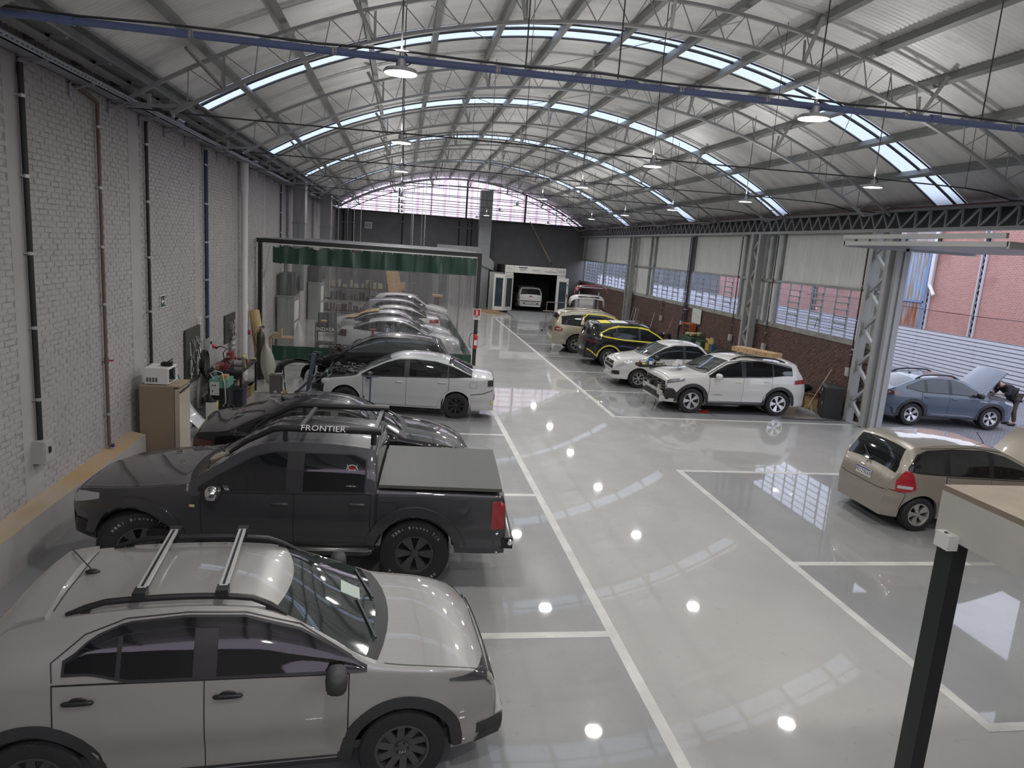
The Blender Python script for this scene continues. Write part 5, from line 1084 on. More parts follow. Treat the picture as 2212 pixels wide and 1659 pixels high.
build_car(f18, 'beige compact hatchback with rear to the aisle at right', BEIGEP, *place(f18, (11.2, 10.15), (8.77, 10.16), -1), dlo=([(1.0, .95), (3.1, 1.01), (3.5, 1.04)], [(1.0, .965), (1.25, 1.09), (1.7, 1.29), (2.1, 1.38), (2.7, 1.39), (3.2, 1.36), (3.42, 1.28), (3.52, 1.08)]), pillars=[(2.0, .05), (2.85, .05)], doors=[(1.1, 2.0), (2.0, 2.85)], ws=(.9, 1.72), rw=(3.50, 3.69), wheel=('wide', 5, ALLOY), rim=.195, head=([(.05, .62), (.5, .74)], [(.05, .72), (.5, .85)]), tail=([(3.40, .74), (3.5, .69), (3.70, .68)], [(3.40, .77), (3.46, .98), (3.54, 1.06), (3.62, 1.02), (3.70, .86)], TAILB), hood_open=True, plate=('b', .80), plate_txt='MDZ9E69', extra=f18_x)
# ================================================================ people
def skinmesh(name, pts, edges, m, parent, root=0, sub=2, smooth=True):
    me = bpy.data.meshes.new(name); me.from_pydata([p[:3] for p in pts], edges, []); me.materials.append(m)
    o = link(name, me, parent); sk = o.modifiers.new('skin', 'SKIN'); sk.use_smooth_shade = True
    if not me.skin_vertices: me.skin_vertices.new()
    d = me.skin_vertices[0].data
    for i, p in enumerate(pts): r = p[3]; d[i].radius = r if isinstance(r, tuple) else (r, r); d[i].use_root = i == root
    s = o.modifiers.new('sub', 'SUBSURF'); s.levels = sub; s.render_levels = sub; return o
SKIN = mat('skin', (.36, .21, .15), .6); JEANS = mat('brown_trousers', (.075, .06, .045), .85); JACKET = mat('black_jacket', (.012, .012, .015), .8); HAIR = mat('dark_hair', (.018, .014, .012), .7)
def person(label, loc, rz, bend, hands, cap=False, group='people working'):
    """faces +X; bend = forward lean of the trunk in degrees; hands = (x, y, z) targets"""
    t = thing('person', label, 'person', loc, rz, group); b = D(bend); hip = Vector((0, 0, .92)); up = Vector((math.sin(b), 0, math.cos(b)))
    ch = hip + up * .30; sh = hip + up * .50 + Vector((.03, 0, 0)); nk = sh + (up + Vector((.5, 0, -.1))).normalized() * .09; hd = nk + (up + Vector((.9, 0, -.5))).normalized() * .14
    P = [(*hip, (.13, .17)), (*(hip + up * .15), (.12, .16)), (*ch, (.13, .18)), (*sh, (.10, .15)), (*nk, .055), (*(nk + (hd - nk) * .45), .075), (*hd, .092)]; E = [(0, 1), (1, 2), (2, 3), (3, 4), (4, 5), (5, 6)]
    J = P[:4]; JE = E[:3]; L = [(*hip, (.14, .175))]; LE = []; fing = []
    for s in (1, -1):
        a = sh + Vector((0, s * .18, -.01)); h_ = Vector((hands[0], s * hands[1], hands[2])); el = (a + h_) / 2 + Vector((-.05, s * .07, -.10))
        i = len(P); P += [(*a, .065), (*el, .045), (*h_, .032), (*(h_ + (h_ - el).normalized() * .09), (.018, .042))]; E += [(3, i), (i, i + 1), (i + 1, i + 2), (i + 2, i + 3)]
        j = len(J); J += [(*a, .085), (*el, .062), (*(el + (h_ - el) * .88), .05)]; JE += [(3, j), (j, j + 1), (j + 1, j + 2)]
        hipj = hip + Vector((0, s * .10, -.04)); kn = Vector((.04, s * .11, .50)); an = Vector((-.03, s * .12, .09)); toe = Vector((.15, s * .13, .035))
        i = len(P); P += [(*hipj, .085), (*kn, .058), (*an, .042), (*toe, (.05, .03))]; E += [(0, i), (i, i + 1), (i + 1, i + 2), (i + 2, i + 3)]
        j = len(L); L += [(*hipj, .105), (*kn, .078), (*(an + Vector((0, 0, .02))), .062)]; LE += [(0, j), (j, j + 1), (j + 1, j + 2)]
        d = (h_ - el).normalized(); pb = h_ + d * .085
        for f in range(4): fing.append((pb + Vector((0, (f - 1.5) * .021, 0)), d, (.07, .085, .08, .06)[f], s))
        fing.append((h_ + d * .03 + Vector((0, -s * .03, 0)), (d + Vector((0, -s * .9, 0))).normalized(), .05, s))
        shoe = MB().blob(an + Vector((.07, 0, -.045)), (.28, .11, .09), .7, 8).obj('shoe', BLACK, t, 60)
    body = skinmesh('body', P, E, SKIN, t)
    skinmesh('jacket', [(p[0], p[1], p[2], tuple(v + .02 for v in (p[3] if isinstance(p[3], tuple) else (p[3], p[3])))) for p in J] + [(0, 0, .80, (.175, .2))], JE + [(0, len(J))], JACKET, t)
    skinmesh('trousers', L, LE, JEANS, t)
    for p, d, ln, s in fing: MB().tube([p, p + d * ln * .5 + Vector((0, 0, -.004)), p + d * ln * .8 + Vector((0, 0, -.02)), p + d * ln * .9 + Vector((0, 0, -.035))], [.011, .0095, .0085, .006], 7).obj('finger', SKIN, body, 60)
    f = (hd - nk).normalized(); fw = (Vector((1, 0, 0)) - f * f.x).normalized() if abs(f.x) < .95 else Vector((0, 0, -1)); R = Matrix((fw, Vector((0, 1, 0)), f)).transposed()
    hb = MB().blob(hd + f * .035 - fw * .02, (.20, .175, .17), .9, 10, R).obj('hair' if not cap else 'cap', HAIR if not cap else mat('brown_cap', (.09, .05, .04), .8), t, 60)
    if cap: MB().blob(hd + fw * .12 + f * .03, (.14, .15, .02), .8, 6, R).obj('cap_brim', mat('brown_cap'), hb)
    MB().blob(hd + fw * .10 - f * .02, (.035, .03, .045), .9, 6, R).obj('nose', SKIN, body)
    for s in (1, -1): MB().blob(hd + Vector((0, s * .092, 0)) - f * .01, (.04, .02, .06), .9, 6, R).obj('ear', SKIN, body); MB().blob(hd + fw * .083 + Vector((0, s * .035, 0)) + f * .01, (.018, .024, .014), .9, 6, R).obj('eye', BLACK, body)
    MB().blob(hd + fw * .083 - f * .06, (.02, .05, .014), .9, 6, R).obj('mouth', mat('lips', (.25, .1, .09), .6), body)
    return t
person('person in black jacket and brown trousers bending under the raised hood', (18.62, 18.62, -.02), PI, 55, (.60, .18, .98), group='people')
person('person in dark clothes and cap bending beside the black SUV', (11.1, 28.75, 0), D(-100), 62, (.5, .2, .62), cap=True, group='people')
# ================================================================ curtain enclosure
GREEN = mat('green_pvc', (.012, .055, .035), .35, coat=.3); FRM = mat('frame_black', (.015, .017, .017), .5)
m = bpy.data.materials.new('clear_pvc'); m.use_nodes = True; nt = m.node_tree; nt.nodes.remove(nt.nodes['Principled BSDF'])
a = nt.nodes.new('ShaderNodeBsdfTransparent'); b = nt.nodes.new('ShaderNodeBsdfGlossy'); b.inputs[1].default_value = .08; dd = nt.nodes.new('ShaderNodeBsdfDiffuse'); dd.inputs[0].default_value = (.6, .6, .6, 1)
x1 = nt.nodes.new('ShaderNodeMixShader'); x1.inputs[0].default_value = .07; nt.links.new(a.outputs[0], x1.inputs[1]); nt.links.new(b.outputs[0], x1.inputs[2])
x2 = nt.nodes.new('ShaderNodeMixShader'); nt.links.new(x1.outputs[0], x2.inputs[1]); nt.links.new(dd.outputs[0], x2.inputs[2])
mr = nt.nodes.new('ShaderNodeMapRange'); mr.inputs[3].default_value = .09; mr.inputs[4].default_value = .30; nt.links.new(noise(nt, pos(nt, (6, 6, .35)), 1.5, 5, .45, .75), mr.inputs[0]); nt.links.new(mr.outputs[0], x2.inputs[0])
nt.links.new(x2.outputs[0], nt.nodes['Material Output'].inputs[0]); PVC = m
t = thing('curtain_frame', 'black steel frame of the curtained prep bay', 'frame', (0, 24, 0))
MB().b2((-4.55, -.06, 3.84), (2.66, .06, 3.97)).obj('front_beam', FRM, t); MB().b2((2.54, -.06, 0), (2.66, .06, 3.84)).obj('front_post', FRM, t); MB().b2((-4.50, -.06, 0), (-4.38, .06, 3.84)).obj('front_post', FRM, t)
MB().b2((2.54, .06, 3.84), (2.66, 15.5, 3.97)).obj('side_beam', FRM, t)
for y in (7.7, 15.4): MB().b2((2.55, y, 0), (2.65, y + .1, 3.84)).obj('side_post', FRM, t)
MB().b2((-4.3, -.10, 3.80), (2.5, -.04, 3.835)).obj('curtain_track', WHITE, t); MB().b2((2.50, .1, 3.80), (2.54, 15.3, 3.835)).obj('curtain_track', WHITE, t)
for k in range(7): MB().b2((-4.5, .8 + k * 2.1, 3.93), (2.54, .86 + k * 2.1, 4.0)).obj('roof_rail', GALV, t)
for xx in (-2.1, -1.6, .35, .75):
    for k in (.8, 4.9): MB().cyl((xx, k, 4.0), (xx, k, math.sqrt(RR ** 2 - (xx - RC[0]) ** 2) + RC[1] - .1), .008, 5).obj('hanger_rod', GALV, t)
def curtain(t, p0, p1, z0, z1, m, nm, amp, wl, seed, scallop=0):
    p0 = Vector(p0); p1 = Vector(p1); d = p1 - p0; L = d.length; d.normalize(); n = Vector((-d.y, d.x, 0)); r = random.Random(seed); k = int(L / .06); ph = [r.uniform(0, 6) for _ in range(4)]; rows = []
    for j in range(9):
        v = j / 8; row = []
        for i in range(k + 1):
            s = L * i / k; o = amp * (math.sin(s * 6.28 / wl + ph[0]) * .6 + math.sin(s * 6.28 / (wl * 1.7) + ph[1] + v) * .5 + math.sin(s * 6.28 / (wl * .45) + ph[2]) * .2) * (.6 + .4 * (1 - v))
            zt = z1 - scallop * abs(math.sin(s * PI / .62 + ph[3])) ** 2 * (1 if s < 3.2 else .25)
            row.append(p0 + d * s + n * o + Vector((0, 0, z0 + (zt - z0) * v)))
        rows.append(row)
    return MB().grid(rows).obj(nm, m, t, 180)
for (a, b, lab, sd, sc) in (((-4.05, -.07, 0), (2.5, -.07, 0), 'front curtain of clear plastic with green top and hem', 4, .09), ((2.52, .15, 0), (2.52, 15.2, 0), 'side curtain of clear plastic with green hem along the aisle', 8, .03)):
    q = thing('pvc_curtain', lab, 'curtain', (0, 24, 0), group='prep bay curtains')
    curtain(q, a, b, 3.22, 3.80, GREEN, 'valance', .045, .55, sd, sc); curtain(q, a, b, .55, 3.22, PVC, 'clear_panel', .04, .55, sd); curtain(q, a, b, .06, .55, GREEN, 'hem', .04, .55, sd)
    for j in range(20):
        p = Vector(a).lerp(Vector(b), (j + .5) / 20); MB().cyl((p.x, p.y, 3.74), (p.x, p.y, 3.81), .012, 6).obj('hook', GALV, q)
# cabinets and gear inside
CAB = mat('cabinet_grey', (.27, .285, .28), .45, .15)
for i, (y, lab) in enumerate(((27.7, 'tall grey extraction cabinet with white filter panels, nearer one'), (36.75, 'tall grey extraction cabinet with white filter panels, farther one'))):
    q = thing('extraction_cabinet', lab, 'cabinet', (-4.2, y, 0), group='extraction cabinets'); MB().b2((-.3, 0, 0), (.3, 1.7, 1.82)).obj('body', CAB, q); MB().b2((-.33, -.03, 1.82), (.33, 1.73, 1.86)).obj('top', STEEL, q)
    for z0, z1 in ((.1, .82), (.95, 1.65)): MB().b2((.30, .12, z0), (.315, 1.2, z1)).obj('filter_panel', WHITE, q)
    MB().b2((-.28, .3, 1.86), (.3, 1.5, 2.7)).obj('fan_housing', DARKST, q); MB().cyl((.3, .9, 2.3), (.42, .9, 2.3), .3, 16).obj('fan_ring', DARKST, q); MB().cyl((-.1, .5, 2.7), (-.1, .5, 3.2), .06, 8).obj('cable_mast', CABLE, q)
q = thing('tool_cart', 'black tool cart with white INDASA lettering behind the curtain', 'cart', (-2.7, 27.7, 0)); MB().b2((-.38, -.3, .62), (.38, .3, .95)).obj('body', BLACK, q); MB().b2((-.34, .2, .95), (.36, .3, 1.3)).obj('back_panel', DARKST, q); MB().b2((-.36, -.28, .12), (.36, .28, .2)).obj('lower_shelf', BLACK, q)
for sx in (-1, 1):
    for sy in (-1, 1): MB().b2((sx * .36 - .02, sy * .28 - .02, .05), (sx * .36 + .02, sy * .28 + .02, .62)).obj('leg', BLACK, q); MB().lathe([(0, -.02), (.05, -.02), (.05, .02), (0, .02)], 12, 'Y', (sx * .34, sy * .26, .05)).obj('caster', DARKST, q)
text('lettering', 'INDASA', .19, WHITE, q, face_mat((0, -.305, .72), (0, -1, 0))); MB().blob((-.1, 0, 1.0), (.25, .2, .1), .7, 6).obj('tape_roll', KRAFT, q); MB().tube([(.45, -.1, .9), (.6, -.2, .6), (.62, -.2, .2), (.5, -.2, .03)], .025, 6).obj('hose', CABLE, q)
q = thing('front_fender', 'white front fender standing against the nearer cabinet', 'car part', (-3.72, 27.5, 0)); rows = []
for i in range(9): z = .95 * i / 8; w = .17 * math.sin(PI * (.25 + .75 * i / 8) ** .8) + .02; rows.append([(-w + 2 * w * j / 6 + .05 * (1 - z), -.04 * math.sin(PI * j / 6) + .15 * z, z + .02) for j in range(7)])
MB().slab(rows, (0, .012, 0)).obj('panel', WHITEP, q, 60)
q = thing('bottle_jack', 'red hydraulic jack standing beside the silver sedan', 'jack', (-.85, 24.75, 0)); RJ = mat('jack_red', (.16, .012, .015), .4); MB().box((0, 0, .06), (.35, .3, .12)).obj('base', RJ, q); MB().cyl((0, 0, .1), (0, 0, .8), .07, 10).obj('cylinder', RJ, q); MB().cyl((0, 0, .8), (0, 0, 1.1), .045, 10).box((0, 0, 1.12), (.2, .12, .06)).obj('ram', RJ, q)
q = thing('parts_shelf', 'dark cluttered parts shelf at the back of the prep bay', 'shelf', (-1.6, 40.5, 0))
for z in (.1, .75, 1.4): MB().b2((-2.6, 0, z), (2.4, .7, z + .05)).obj('shelf_board', mat('dark_wood', (.06, .045, .035), .8), q)
for xx in (-2.6, -.1, 2.35): MB().b2((xx, 0, 0), (xx + .05, .7, 1.9)).obj('upright', DARKST, q)
r = random.Random(12); cols = [mat('clut%d' % i, c_, .7) for i, c_ in enumerate([(.18, .12, .07), (.06, .06, .06), (.3, .28, .24), (.14, .09, .07), (.1, .11, .12), (.35, .3, .2)])]
CLN = ['storage_box', 'paint_tin', 'folded_panel']
for i in range(44):
    z = (.15, .8, 1.45)[i % 3]; xx = -2.4 + (i // 3) * .32; cn = i // 3
    k = thing('storage_box', ('carton' if i % 2 else 'round tin') + f" on the {('bottom', 'middle', 'top')[i % 3]} prep-bay shelf board, {ORD[cn] if cn < 7 else ORD[14 - cn]} from the {'left' if cn < 7 else 'right'}", 'box', (-1.6 + xx, 40.85, z), r.uniform(-.3, .3), 'clutter on the parts shelf')
    hh = r.uniform(.15, .45); cm = cols[i % 6]
    if i % 2: MB().b2((-.12, -.15, 0), (.12, .15, hh)).obj('carton', cm, k); MB().b2((-.125, -.02, hh), (.125, .02, hh + .004)).obj('tape', KRAFT, k)
    else: MB().cyl((0, 0, 0), (0, 0, hh), .11, 12).obj('tin', cm, k, 60); MB().cyl((0, 0, hh), (0, 0, hh + .02), .115, 12).obj('lid', DARKST, k)
q = thing('plywood_sheet', 'tall plywood sheet leaning at the back of the prep bay', 'board', (-.4, 40.3, 0)); MB().prism([(0, 0, 0), (.8, 0, 0), (.3, .3, 2.5), (-.4, .3, 2.5)], (0, .03, 0)).obj('sheet', CARD, q)
q = thing('wooden_stand', 'rough wooden stand near the white hatchback in the prep bay', 'stand', (2.0, 39.6, 0)); MB().b2((-.2, -.2, 1.3), (.35, .3, 1.42)).obj('top', CARD, q); MB().b2((-.1, -.1, 0), (.15, .2, 1.3)).obj('post', mat('dark_wood'), q)
# extinguisher and sign on the post
q = thing('fire_extinguisher', 'red fire extinguisher hanging on the black curtain post', 'extinguisher', (2.60, 23.86, .78)); RX = mat('extinguisher_red', (.42, .02, .02), .3, coat=.5)
MB().lathe([(0, 0), (.065, 0), (.075, .02), (.075, .42), (.05, .48), (.02, .5)], 16).obj('cylinder', RX, q, 50); MB().cyl((0, 0, .5), (0, 0, .56), .018, 8).box((.03, 0, .57), (.14, .025, .02)).obj('valve', BLACK, q); MB().tube([(-.03, 0, .53), (-.16, 0, .5), (-.22, 0, .3), (-.2, 0, .1), (-.13, 0, .02)], .011, 6).obj('hose', BLACK, q, 60); MB().b2((-.05, -.0762, .12), (.05, -.07, .3)).obj('label', WHITE, q)
q = thing('extinguisher_sign', 'red and white fire extinguisher sign on the black curtain post', 'sign', (2.60, 23.92, 2.0)); MB().b2((-.13, -.01, -.13), (.13, .0, .13)).obj('plate', mat('sign_white', (.75, .75, .72), .5), q); MB().b2((-.11, -.013, -.105), (.11, -.01, .11)).obj('red_field', RX, q); MB().b2((-.02, -.016, -.075), (.025, -.013, .055)).b2((-.03, -.016, .05), (.01, -.013, .08)).obj('pictogram', mat('sign_white'), q); MB().b2((-.12, -.01, -.24), (.12, .0, -.16)).obj('sub_plate', mat('sign_white'), q); text('sign_text', 'EXTINTOR', .04, RX, q, face_mat((0, -.0115, -.2), (0, -1, 0)))
# ================================================================ left wall work corner
TAN = mat('fridge_tan', (.27, .205, .14), .55); TAND = mat('fridge_door', (.46, .40, .32), .35, coat=.3)
q = thing('refrigerator', 'tan refrigerator against the left wall', 'fridge', (-4.12, 13.42, 0)); MB().b2((-.34, -.32, .04), (.24, .32, 1.36)).obj('cabinet', TAN, q); dr = MB().b2((.25, -.32, .08), (.33, .32, 1.33)).obj('door', TAND, q); MB().b2((-.34, -.32, 1.36), (.34, .32, 1.385)).obj('top', mat('fridge_top', (.36, .28, .2), .5), q); MB().tube([(.335, -.3, 1.27), (.36, -.15, 1.30), (.36, .1, 1.30), (.335, .28, 1.3)], .018, 6).obj('handle', BLACK, dr); MB().b2((-.3, -.28, 0), (.2, .28, .04)).obj('plinth', BLACK, q)
q = thing('microwave', 'white microwave oven on top of the fridge', 'microwave', (-4.18, 13.40, 1.386)); MB().b2((-.2, -.25, .015), (.18, .25, .30)).obj('case', WHITE, q); dr = MB().b2((.18, -.24, .02), (.20, .24, .295)).obj('front', WHITE, q); MB().b2((.2, -.22, .04), (.204, .12, .275)).obj('door_window', GLASS, dr); MB().tube([(.205, .13, .05), (.23, .14, .12), (.23, .14, .2), (.205, .13, .27)], .01, 6).obj('handle', WHITE, dr); MB().b2((.2, .16, .05), (.205, .23, .28)).obj('control_panel', WHITE, dr); MB().b2((.205, .17, .24), (.207, .22, .27)).obj('display', mat('maroon_display', (.12, .02, .03), .3), dr)
for k in range(4): MB().b2((-.17 + k * .05, -.252, .05), (-.14 + k * .05, -.25, .13)).obj('vent', DARKST, q)
for sx in (-.15, .13):
    for sy in (-.2, .2): MB().cyl((sx, sy, 0), (sx, sy, .016), .015, 8).obj('foot', BLACK, q)
q = thing('black_pouch', 'black fabric pouch lying on the microwave', 'pouch', (-4.08, 13.40, 1.687)); MB().blob((0, 0, .04), (.2, .12, .08), .6, 8).prism([(-.1, -.04, .02), (-.02, -.04, .02), (.1, .02, .13), (.08, .06, .13), (0, .05, .03)], (0, 0, .012)).obj('pouch', mat('pouch_fabric', (.012, .012, .012), .85), q)
q = thing('broom', 'broom with teal handle leaning on the left wall', 'broom', (-4.12, 15.55, 0)); MB().cyl((0, 0, .12), (-.40, -.35, 1.42), .013, 8).obj('handle', mat('teal_handle', (.05, .22, .20), .4), q); MB().cyl((-.40, -.35, 1.38), (-.41, -.36, 1.46), .016, 8).obj('grip', BLACK, q); MB().box((0, 0, .1), (.2, .06, .06)).box((0, 0, .04), (.24, .07, .08)).obj('head', mat('bristles', (.06, .05, .04), .9), q)
q = thing('front_fender', 'silver fender panel propped beside the fridge', 'car part', (-3.78, 14.75, 0)); rows = []
for i in range(9): v = i / 8; rows.append([Vector((-.42 + .55 * v ** 1.6 + .03 * j / 6, -.35 + .55 * j / 6 + .15 * v, .78 - .74 * v ** 1.1 + .06 * math.sin(PI * j / 6))) for j in range(7)])
MB().slab(rows, (.008, 0, -.01)).obj('panel', SILVER2, q, 60)
q = thing('paint_can', 'square yellow and white paint can holding dark rags', 'can', (-4.05, 16.38, 0), .15); MB().b2((-.12, -.12, 0), (.12, .12, .36)).obj('can', mat('can_white', (.5, .5, .44), .45), q); MB().b2((.12, -.12, .0), (.123, .12, .36)).b2((-.12, -.123, 0), (.12, -.12, .03)).obj('yellow_label', YTAPE, q); MB().b2((.123, -.04, .1), (.125, .05, .27)).obj('label_print', BLACK, q); rows = [[(.12 * math.cos(2 * PI * j / 10) * (1 - .75 * i / 4) - .02 * i, .12 * math.sin(2 * PI * j / 10) * (1 - .7 * i / 4), .34 + .05 * i + .02 * math.sin(j * 2.1 + i)) for j in range(11)] for i in range(5)]; MB().grid(rows).obj('rag', JACKET, q, 60)
q = thing('welding_machine', 'green-topped welding machine on a wheeled cart', 'welder', (-3.98, 16.95, 0)); WG = mat('welder_green', (.10, .26, .21), .5)
MB().b2((-.2, -.3, .14), (.2, .3, .62)).obj('body', BLACK, q); MB().b2((-.2, -.3, .62), (.2, .3, .80)).obj('top_case', WG, q); MB().b2((-.18, -.306, .45), (.02, -.30, .76)).obj('front_panel', mat('panel_white', (.5, .5, .47), .5), q)
for k in range(4): MB().b2((-.15, -.306, .18 + k * .05), (.16, -.30, .20 + k * .05)).obj('vent', DARKST, q)
for sx in (-.2, .2):
    for sy in (-.24, .24): MB().lathe([(0, -.02), (.065, -.02), (.065, .02), (0, .02)], 14, 'X', (sx, sy, .065)).obj('caster', RUBBER, q)
MB().b2((.02, -.2, .8), (.17, .0, .9)).obj('wire_feeder', CARD, q); MB().tube([(-.1, -.2, .8), (-.18, -.3, .95), (-.05, -.32, 1.02), (.08, -.3, .98), (.15, -.33, .7), (.17, -.34, .3), (.1, -.3, .2)], .014, 6).obj('torch_cable', BOXG, q, 60); MB().tube([(.05, -.31, .5), (.1, -.36, .3), (.2, -.33, .2), (.22, -.3, .5), (.12, -.3, .75)], .012, 6).obj('ground_cable', CABLE, q, 60)
for k, (x_, z_) in enumerate(((-.12, .68), (-.06, .68), (-.12, .55))): MB().cyl((x_, -.306, z_), (x_, -.32, z_), .016, 8).obj('knob', BLACK, q)
q = thing('gas_cylinder', 'dark slim gas cylinder strapped behind the welding machine', 'gas cylinder', (-4.22, 17.25, 0)); MB().lathe([(0, 0), (.09, 0), (.09, .8), (.06, .9), (.025, .93), (.025, .98)], 14).obj('bottle', DARKST, q, 50); MB().cyl((0, 0, .98), (0, 0, 1.03), .03, 8).obj('valve', GALV, q)
q = thing('workbench', 'black steel workbench covered in tools by the left wall', 'workbench', (-4.05, 18.5, 0))
MB().b2((-.40, -.95, .80), (.40, .95, .85)).obj('top', mat('bench_top', (.03, .03, .03), .6), q); MB().b2((-.38, -.93, .66), (.38, -.90, .80)).obj('apron', BLACK, q); MB().b2((-.36, -.9, .22), (.36, .9, .25)).obj('shelf', BLACK, q)
for sx in (-.36, .36):
    for sy in (-.9, .9): MB().b2((sx - .025, sy - .025, 0), (sx + .025, sy + .025, .8)).obj('leg', BLACK, q)
q = thing('bench_grinder', 'bench grinder with two wheels at the workbench corner', 'grinder', (-3.80, 17.85, .85)); MB().b2((-.08, -.08, 0), (.08, .08, .07)).cyl((-.1, 0, .15), (.1, 0, .15), .075, 14).obj('motor', STEEL, q, 50)
for sx in (-.14, .14): MB().lathe([(0, -.02), (.095, -.02), (.095, .02), (0, .02)], 20, 'X', (sx, 0, .15)).obj('grinding_wheel', mat('grind_brown', (.2, .14, .12), .8), q, 40)
RT = mat('tool_red', (.22, .04, .035), .5)
q = thing('bench_vise', 'dark red bench vise at the wall side of the workbench', 'vise', (-4.2, 18.85, .85)); MB().box((0, 0, .06), (.2, .3, .12)).box((0, .05, .18), (.13, .16, .14)).box((0, -.12, .18), (.13, .1, .14)).obj('jaws', RT, q); MB().cyl((0, -.2, .17), (0, -.36, .17), .02, 8).cyl((-.1, -.34, .17), (.1, -.34, .17), .008, 6).obj('screw', STEEL, q)
q = thing('tool_case', 'open red tool case lying on the workbench', 'tool case', (-4.2, 18.0, .85)); MB().b2((-.15, -.22, 0), (.15, .22, .07)).obj('case', RT, q); MB().prism([(-.15, -.22, .07), (.15, -.22, .07), (.15, -.22, .09), (-.15, -.22, .1)], (0, .44, 0)).obj('lid', RT, q)
q = thing('angle_grinder', 'pale yellow angle grinder on the far end of the bench', 'grinder', (-3.95, 19.2, .85)); MB().cyl((0, -.12, .07), (0, .1, .1), .045, 10).box((0, .12, .08), (.08, .08, .14)).obj('body', mat('pale_yellow', (.45, .43, .2), .5), q); MB().lathe([(0, -.008), (.06, -.008), (.06, .008), (0, .008)], 16, 'Z', (0, .13, .012)).obj('disc', DARKST, q)
q = thing('yellow_block', 'small bright yellow block on the workbench edge', 'tool', (-3.72, 18.15, .85)); MB().box((0, 0, .03), (.06, .1, .06)).prism([(-.03, -.05, .06), (.03, -.05, .06), (0, 0, .09)], (0, .04, 0)).obj('block', YTAPE, q)
r = random.Random(21); names = [('box_of_screws', 'small box of screws'), ('pliers', 'pliers'), ('spray_can', 'spray can'), ('rag', 'crumpled rag'), ('hammer', 'hammer'), ('drill', 'small drill')]
spots = [(-4.3, 17.75), (-4.1, 17.72), (-3.95, 18.3), (-4.1, 18.4), (-4.3, 18.5), (-3.9, 18.6), (-3.8, 18.85), (-4.0, 19.0), (-4.3, 19.2), (-3.75, 19.3), (-4.25, 18.25), (-4.05, 18.15)]
wh = ['at its front corner', 'at its near edge', 'in the middle', 'by the red case', 'against the wall', 'near the aisle side', 'at its far side', 'by the vise', 'at its far wall corner', 'at its far aisle corner', 'beside the tool case', 'behind the bench grinder']
for i, (x_, y_) in enumerate(spots):
    nm, lb = names[i % 6]; k = thing(nm, f'{lb} on the workbench {wh[i]}', 'tool', (x_, y_, .85), r.uniform(0, 3))
    if nm == 'box_of_screws': MB().b2((-.07, -.05, 0), (.07, .05, .08)).obj('box', cols[i % 6], k); MB().b2((-.072, -.052, .08), (.072, .052, .095)).obj('lid', cols[(i + 2) % 6], k)
    elif nm == 'spray_can': MB().cyl((0, 0, 0), (0, 0, .16), .032, 10).obj('can', cols[2], k, 50); MB().cyl((0, 0, .16), (0, 0, .2), .02, 8).obj('cap', RT, k)
    elif nm == 'rag': MB().blob((0, 0, .03), (.2, .14, .06), .8, 6).obj('cloth', cols[5 - i % 3], k, 60)
    elif nm == 'hammer': MB().cyl((-.14, 0, .02), (.14, 0, .02), .012, 6).obj('handle', CARD, k); MB().box((.14, 0, .025), (.035, .1, .035)).obj('head', DARKST, k)
    elif nm == 'pliers': MB().bar((-.1, -.03, .012), (.05, .0, .012), .016).bar((-.1, .03, .012), (.05, 0, .012), .016).obj('handles', RT, k); MB().bar((.04, 0, .012), (.1, 0, .012), .02).obj('jaws', STEEL, k)
    else: MB().cyl((-.08, 0, .12), (.1, 0, .12), .035, 10).box((-.05, 0, .05), (.04, .035, .1)).obj('body', cols[4], k); MB().cyl((.1, 0, .12), (.15, 0, .12), .012, 6).obj('chuck', STEEL, k)
for i, (x_, y_, d_, m_, lb) in enumerate([(-3.85, 17.6, (.5, .42, .45), mat('bin_navy', (.02, .022, .03), .5), 'dark plastic tote bin in front of the workbench'), (-3.75, 18.3, (.12, .7, .28), cols[3], 'brown open crate under the workbench'), (-3.72, 18.9, (.1, .5, .25), mat('olive_crate', (.2, .2, .06), .6), 'olive yellow crate under the workbench')]):
    q = thing('crate', lb, 'crate', (x_, y_, 0)); z_ = 0; MB().b2((-d_[0] / 2, -d_[1] / 2, 0), (d_[0] / 2, d_[1] / 2, d_[2] * .9)).obj('bin', m_, q); MB().b2((-d_[0] / 2 - .015, -d_[1] / 2 - .015, d_[2] * .9), (d_[0] / 2 + .015, d_[1] / 2 + .015, d_[2])).obj('rim', m_, q)
    if i == 0: MB().b2((-.2, -.213, .12), (.0, -.21, .28)).obj('label', WHITE, q)
for i in range(6):
    y_ = 17.9 + i * .22; k = thing('oil_bottle', 'bottle standing on the lower shelf of the workbench, ' + ORD[i] + ' from the near end', 'bottle', (-3.95, y_, .25), group='bottles under the workbench'); MB().lathe([(0, 0), (.05, 0), (.05, .16), (.02, .2), (.02, .24)], 10).obj('bottle', cols[(i * 2 + 2) % 6], k, 50); MB().cyl((0, 0, .24), (0, 0, .265), .024, 8).obj('cap', RT if i % 2 else BLACK, k)
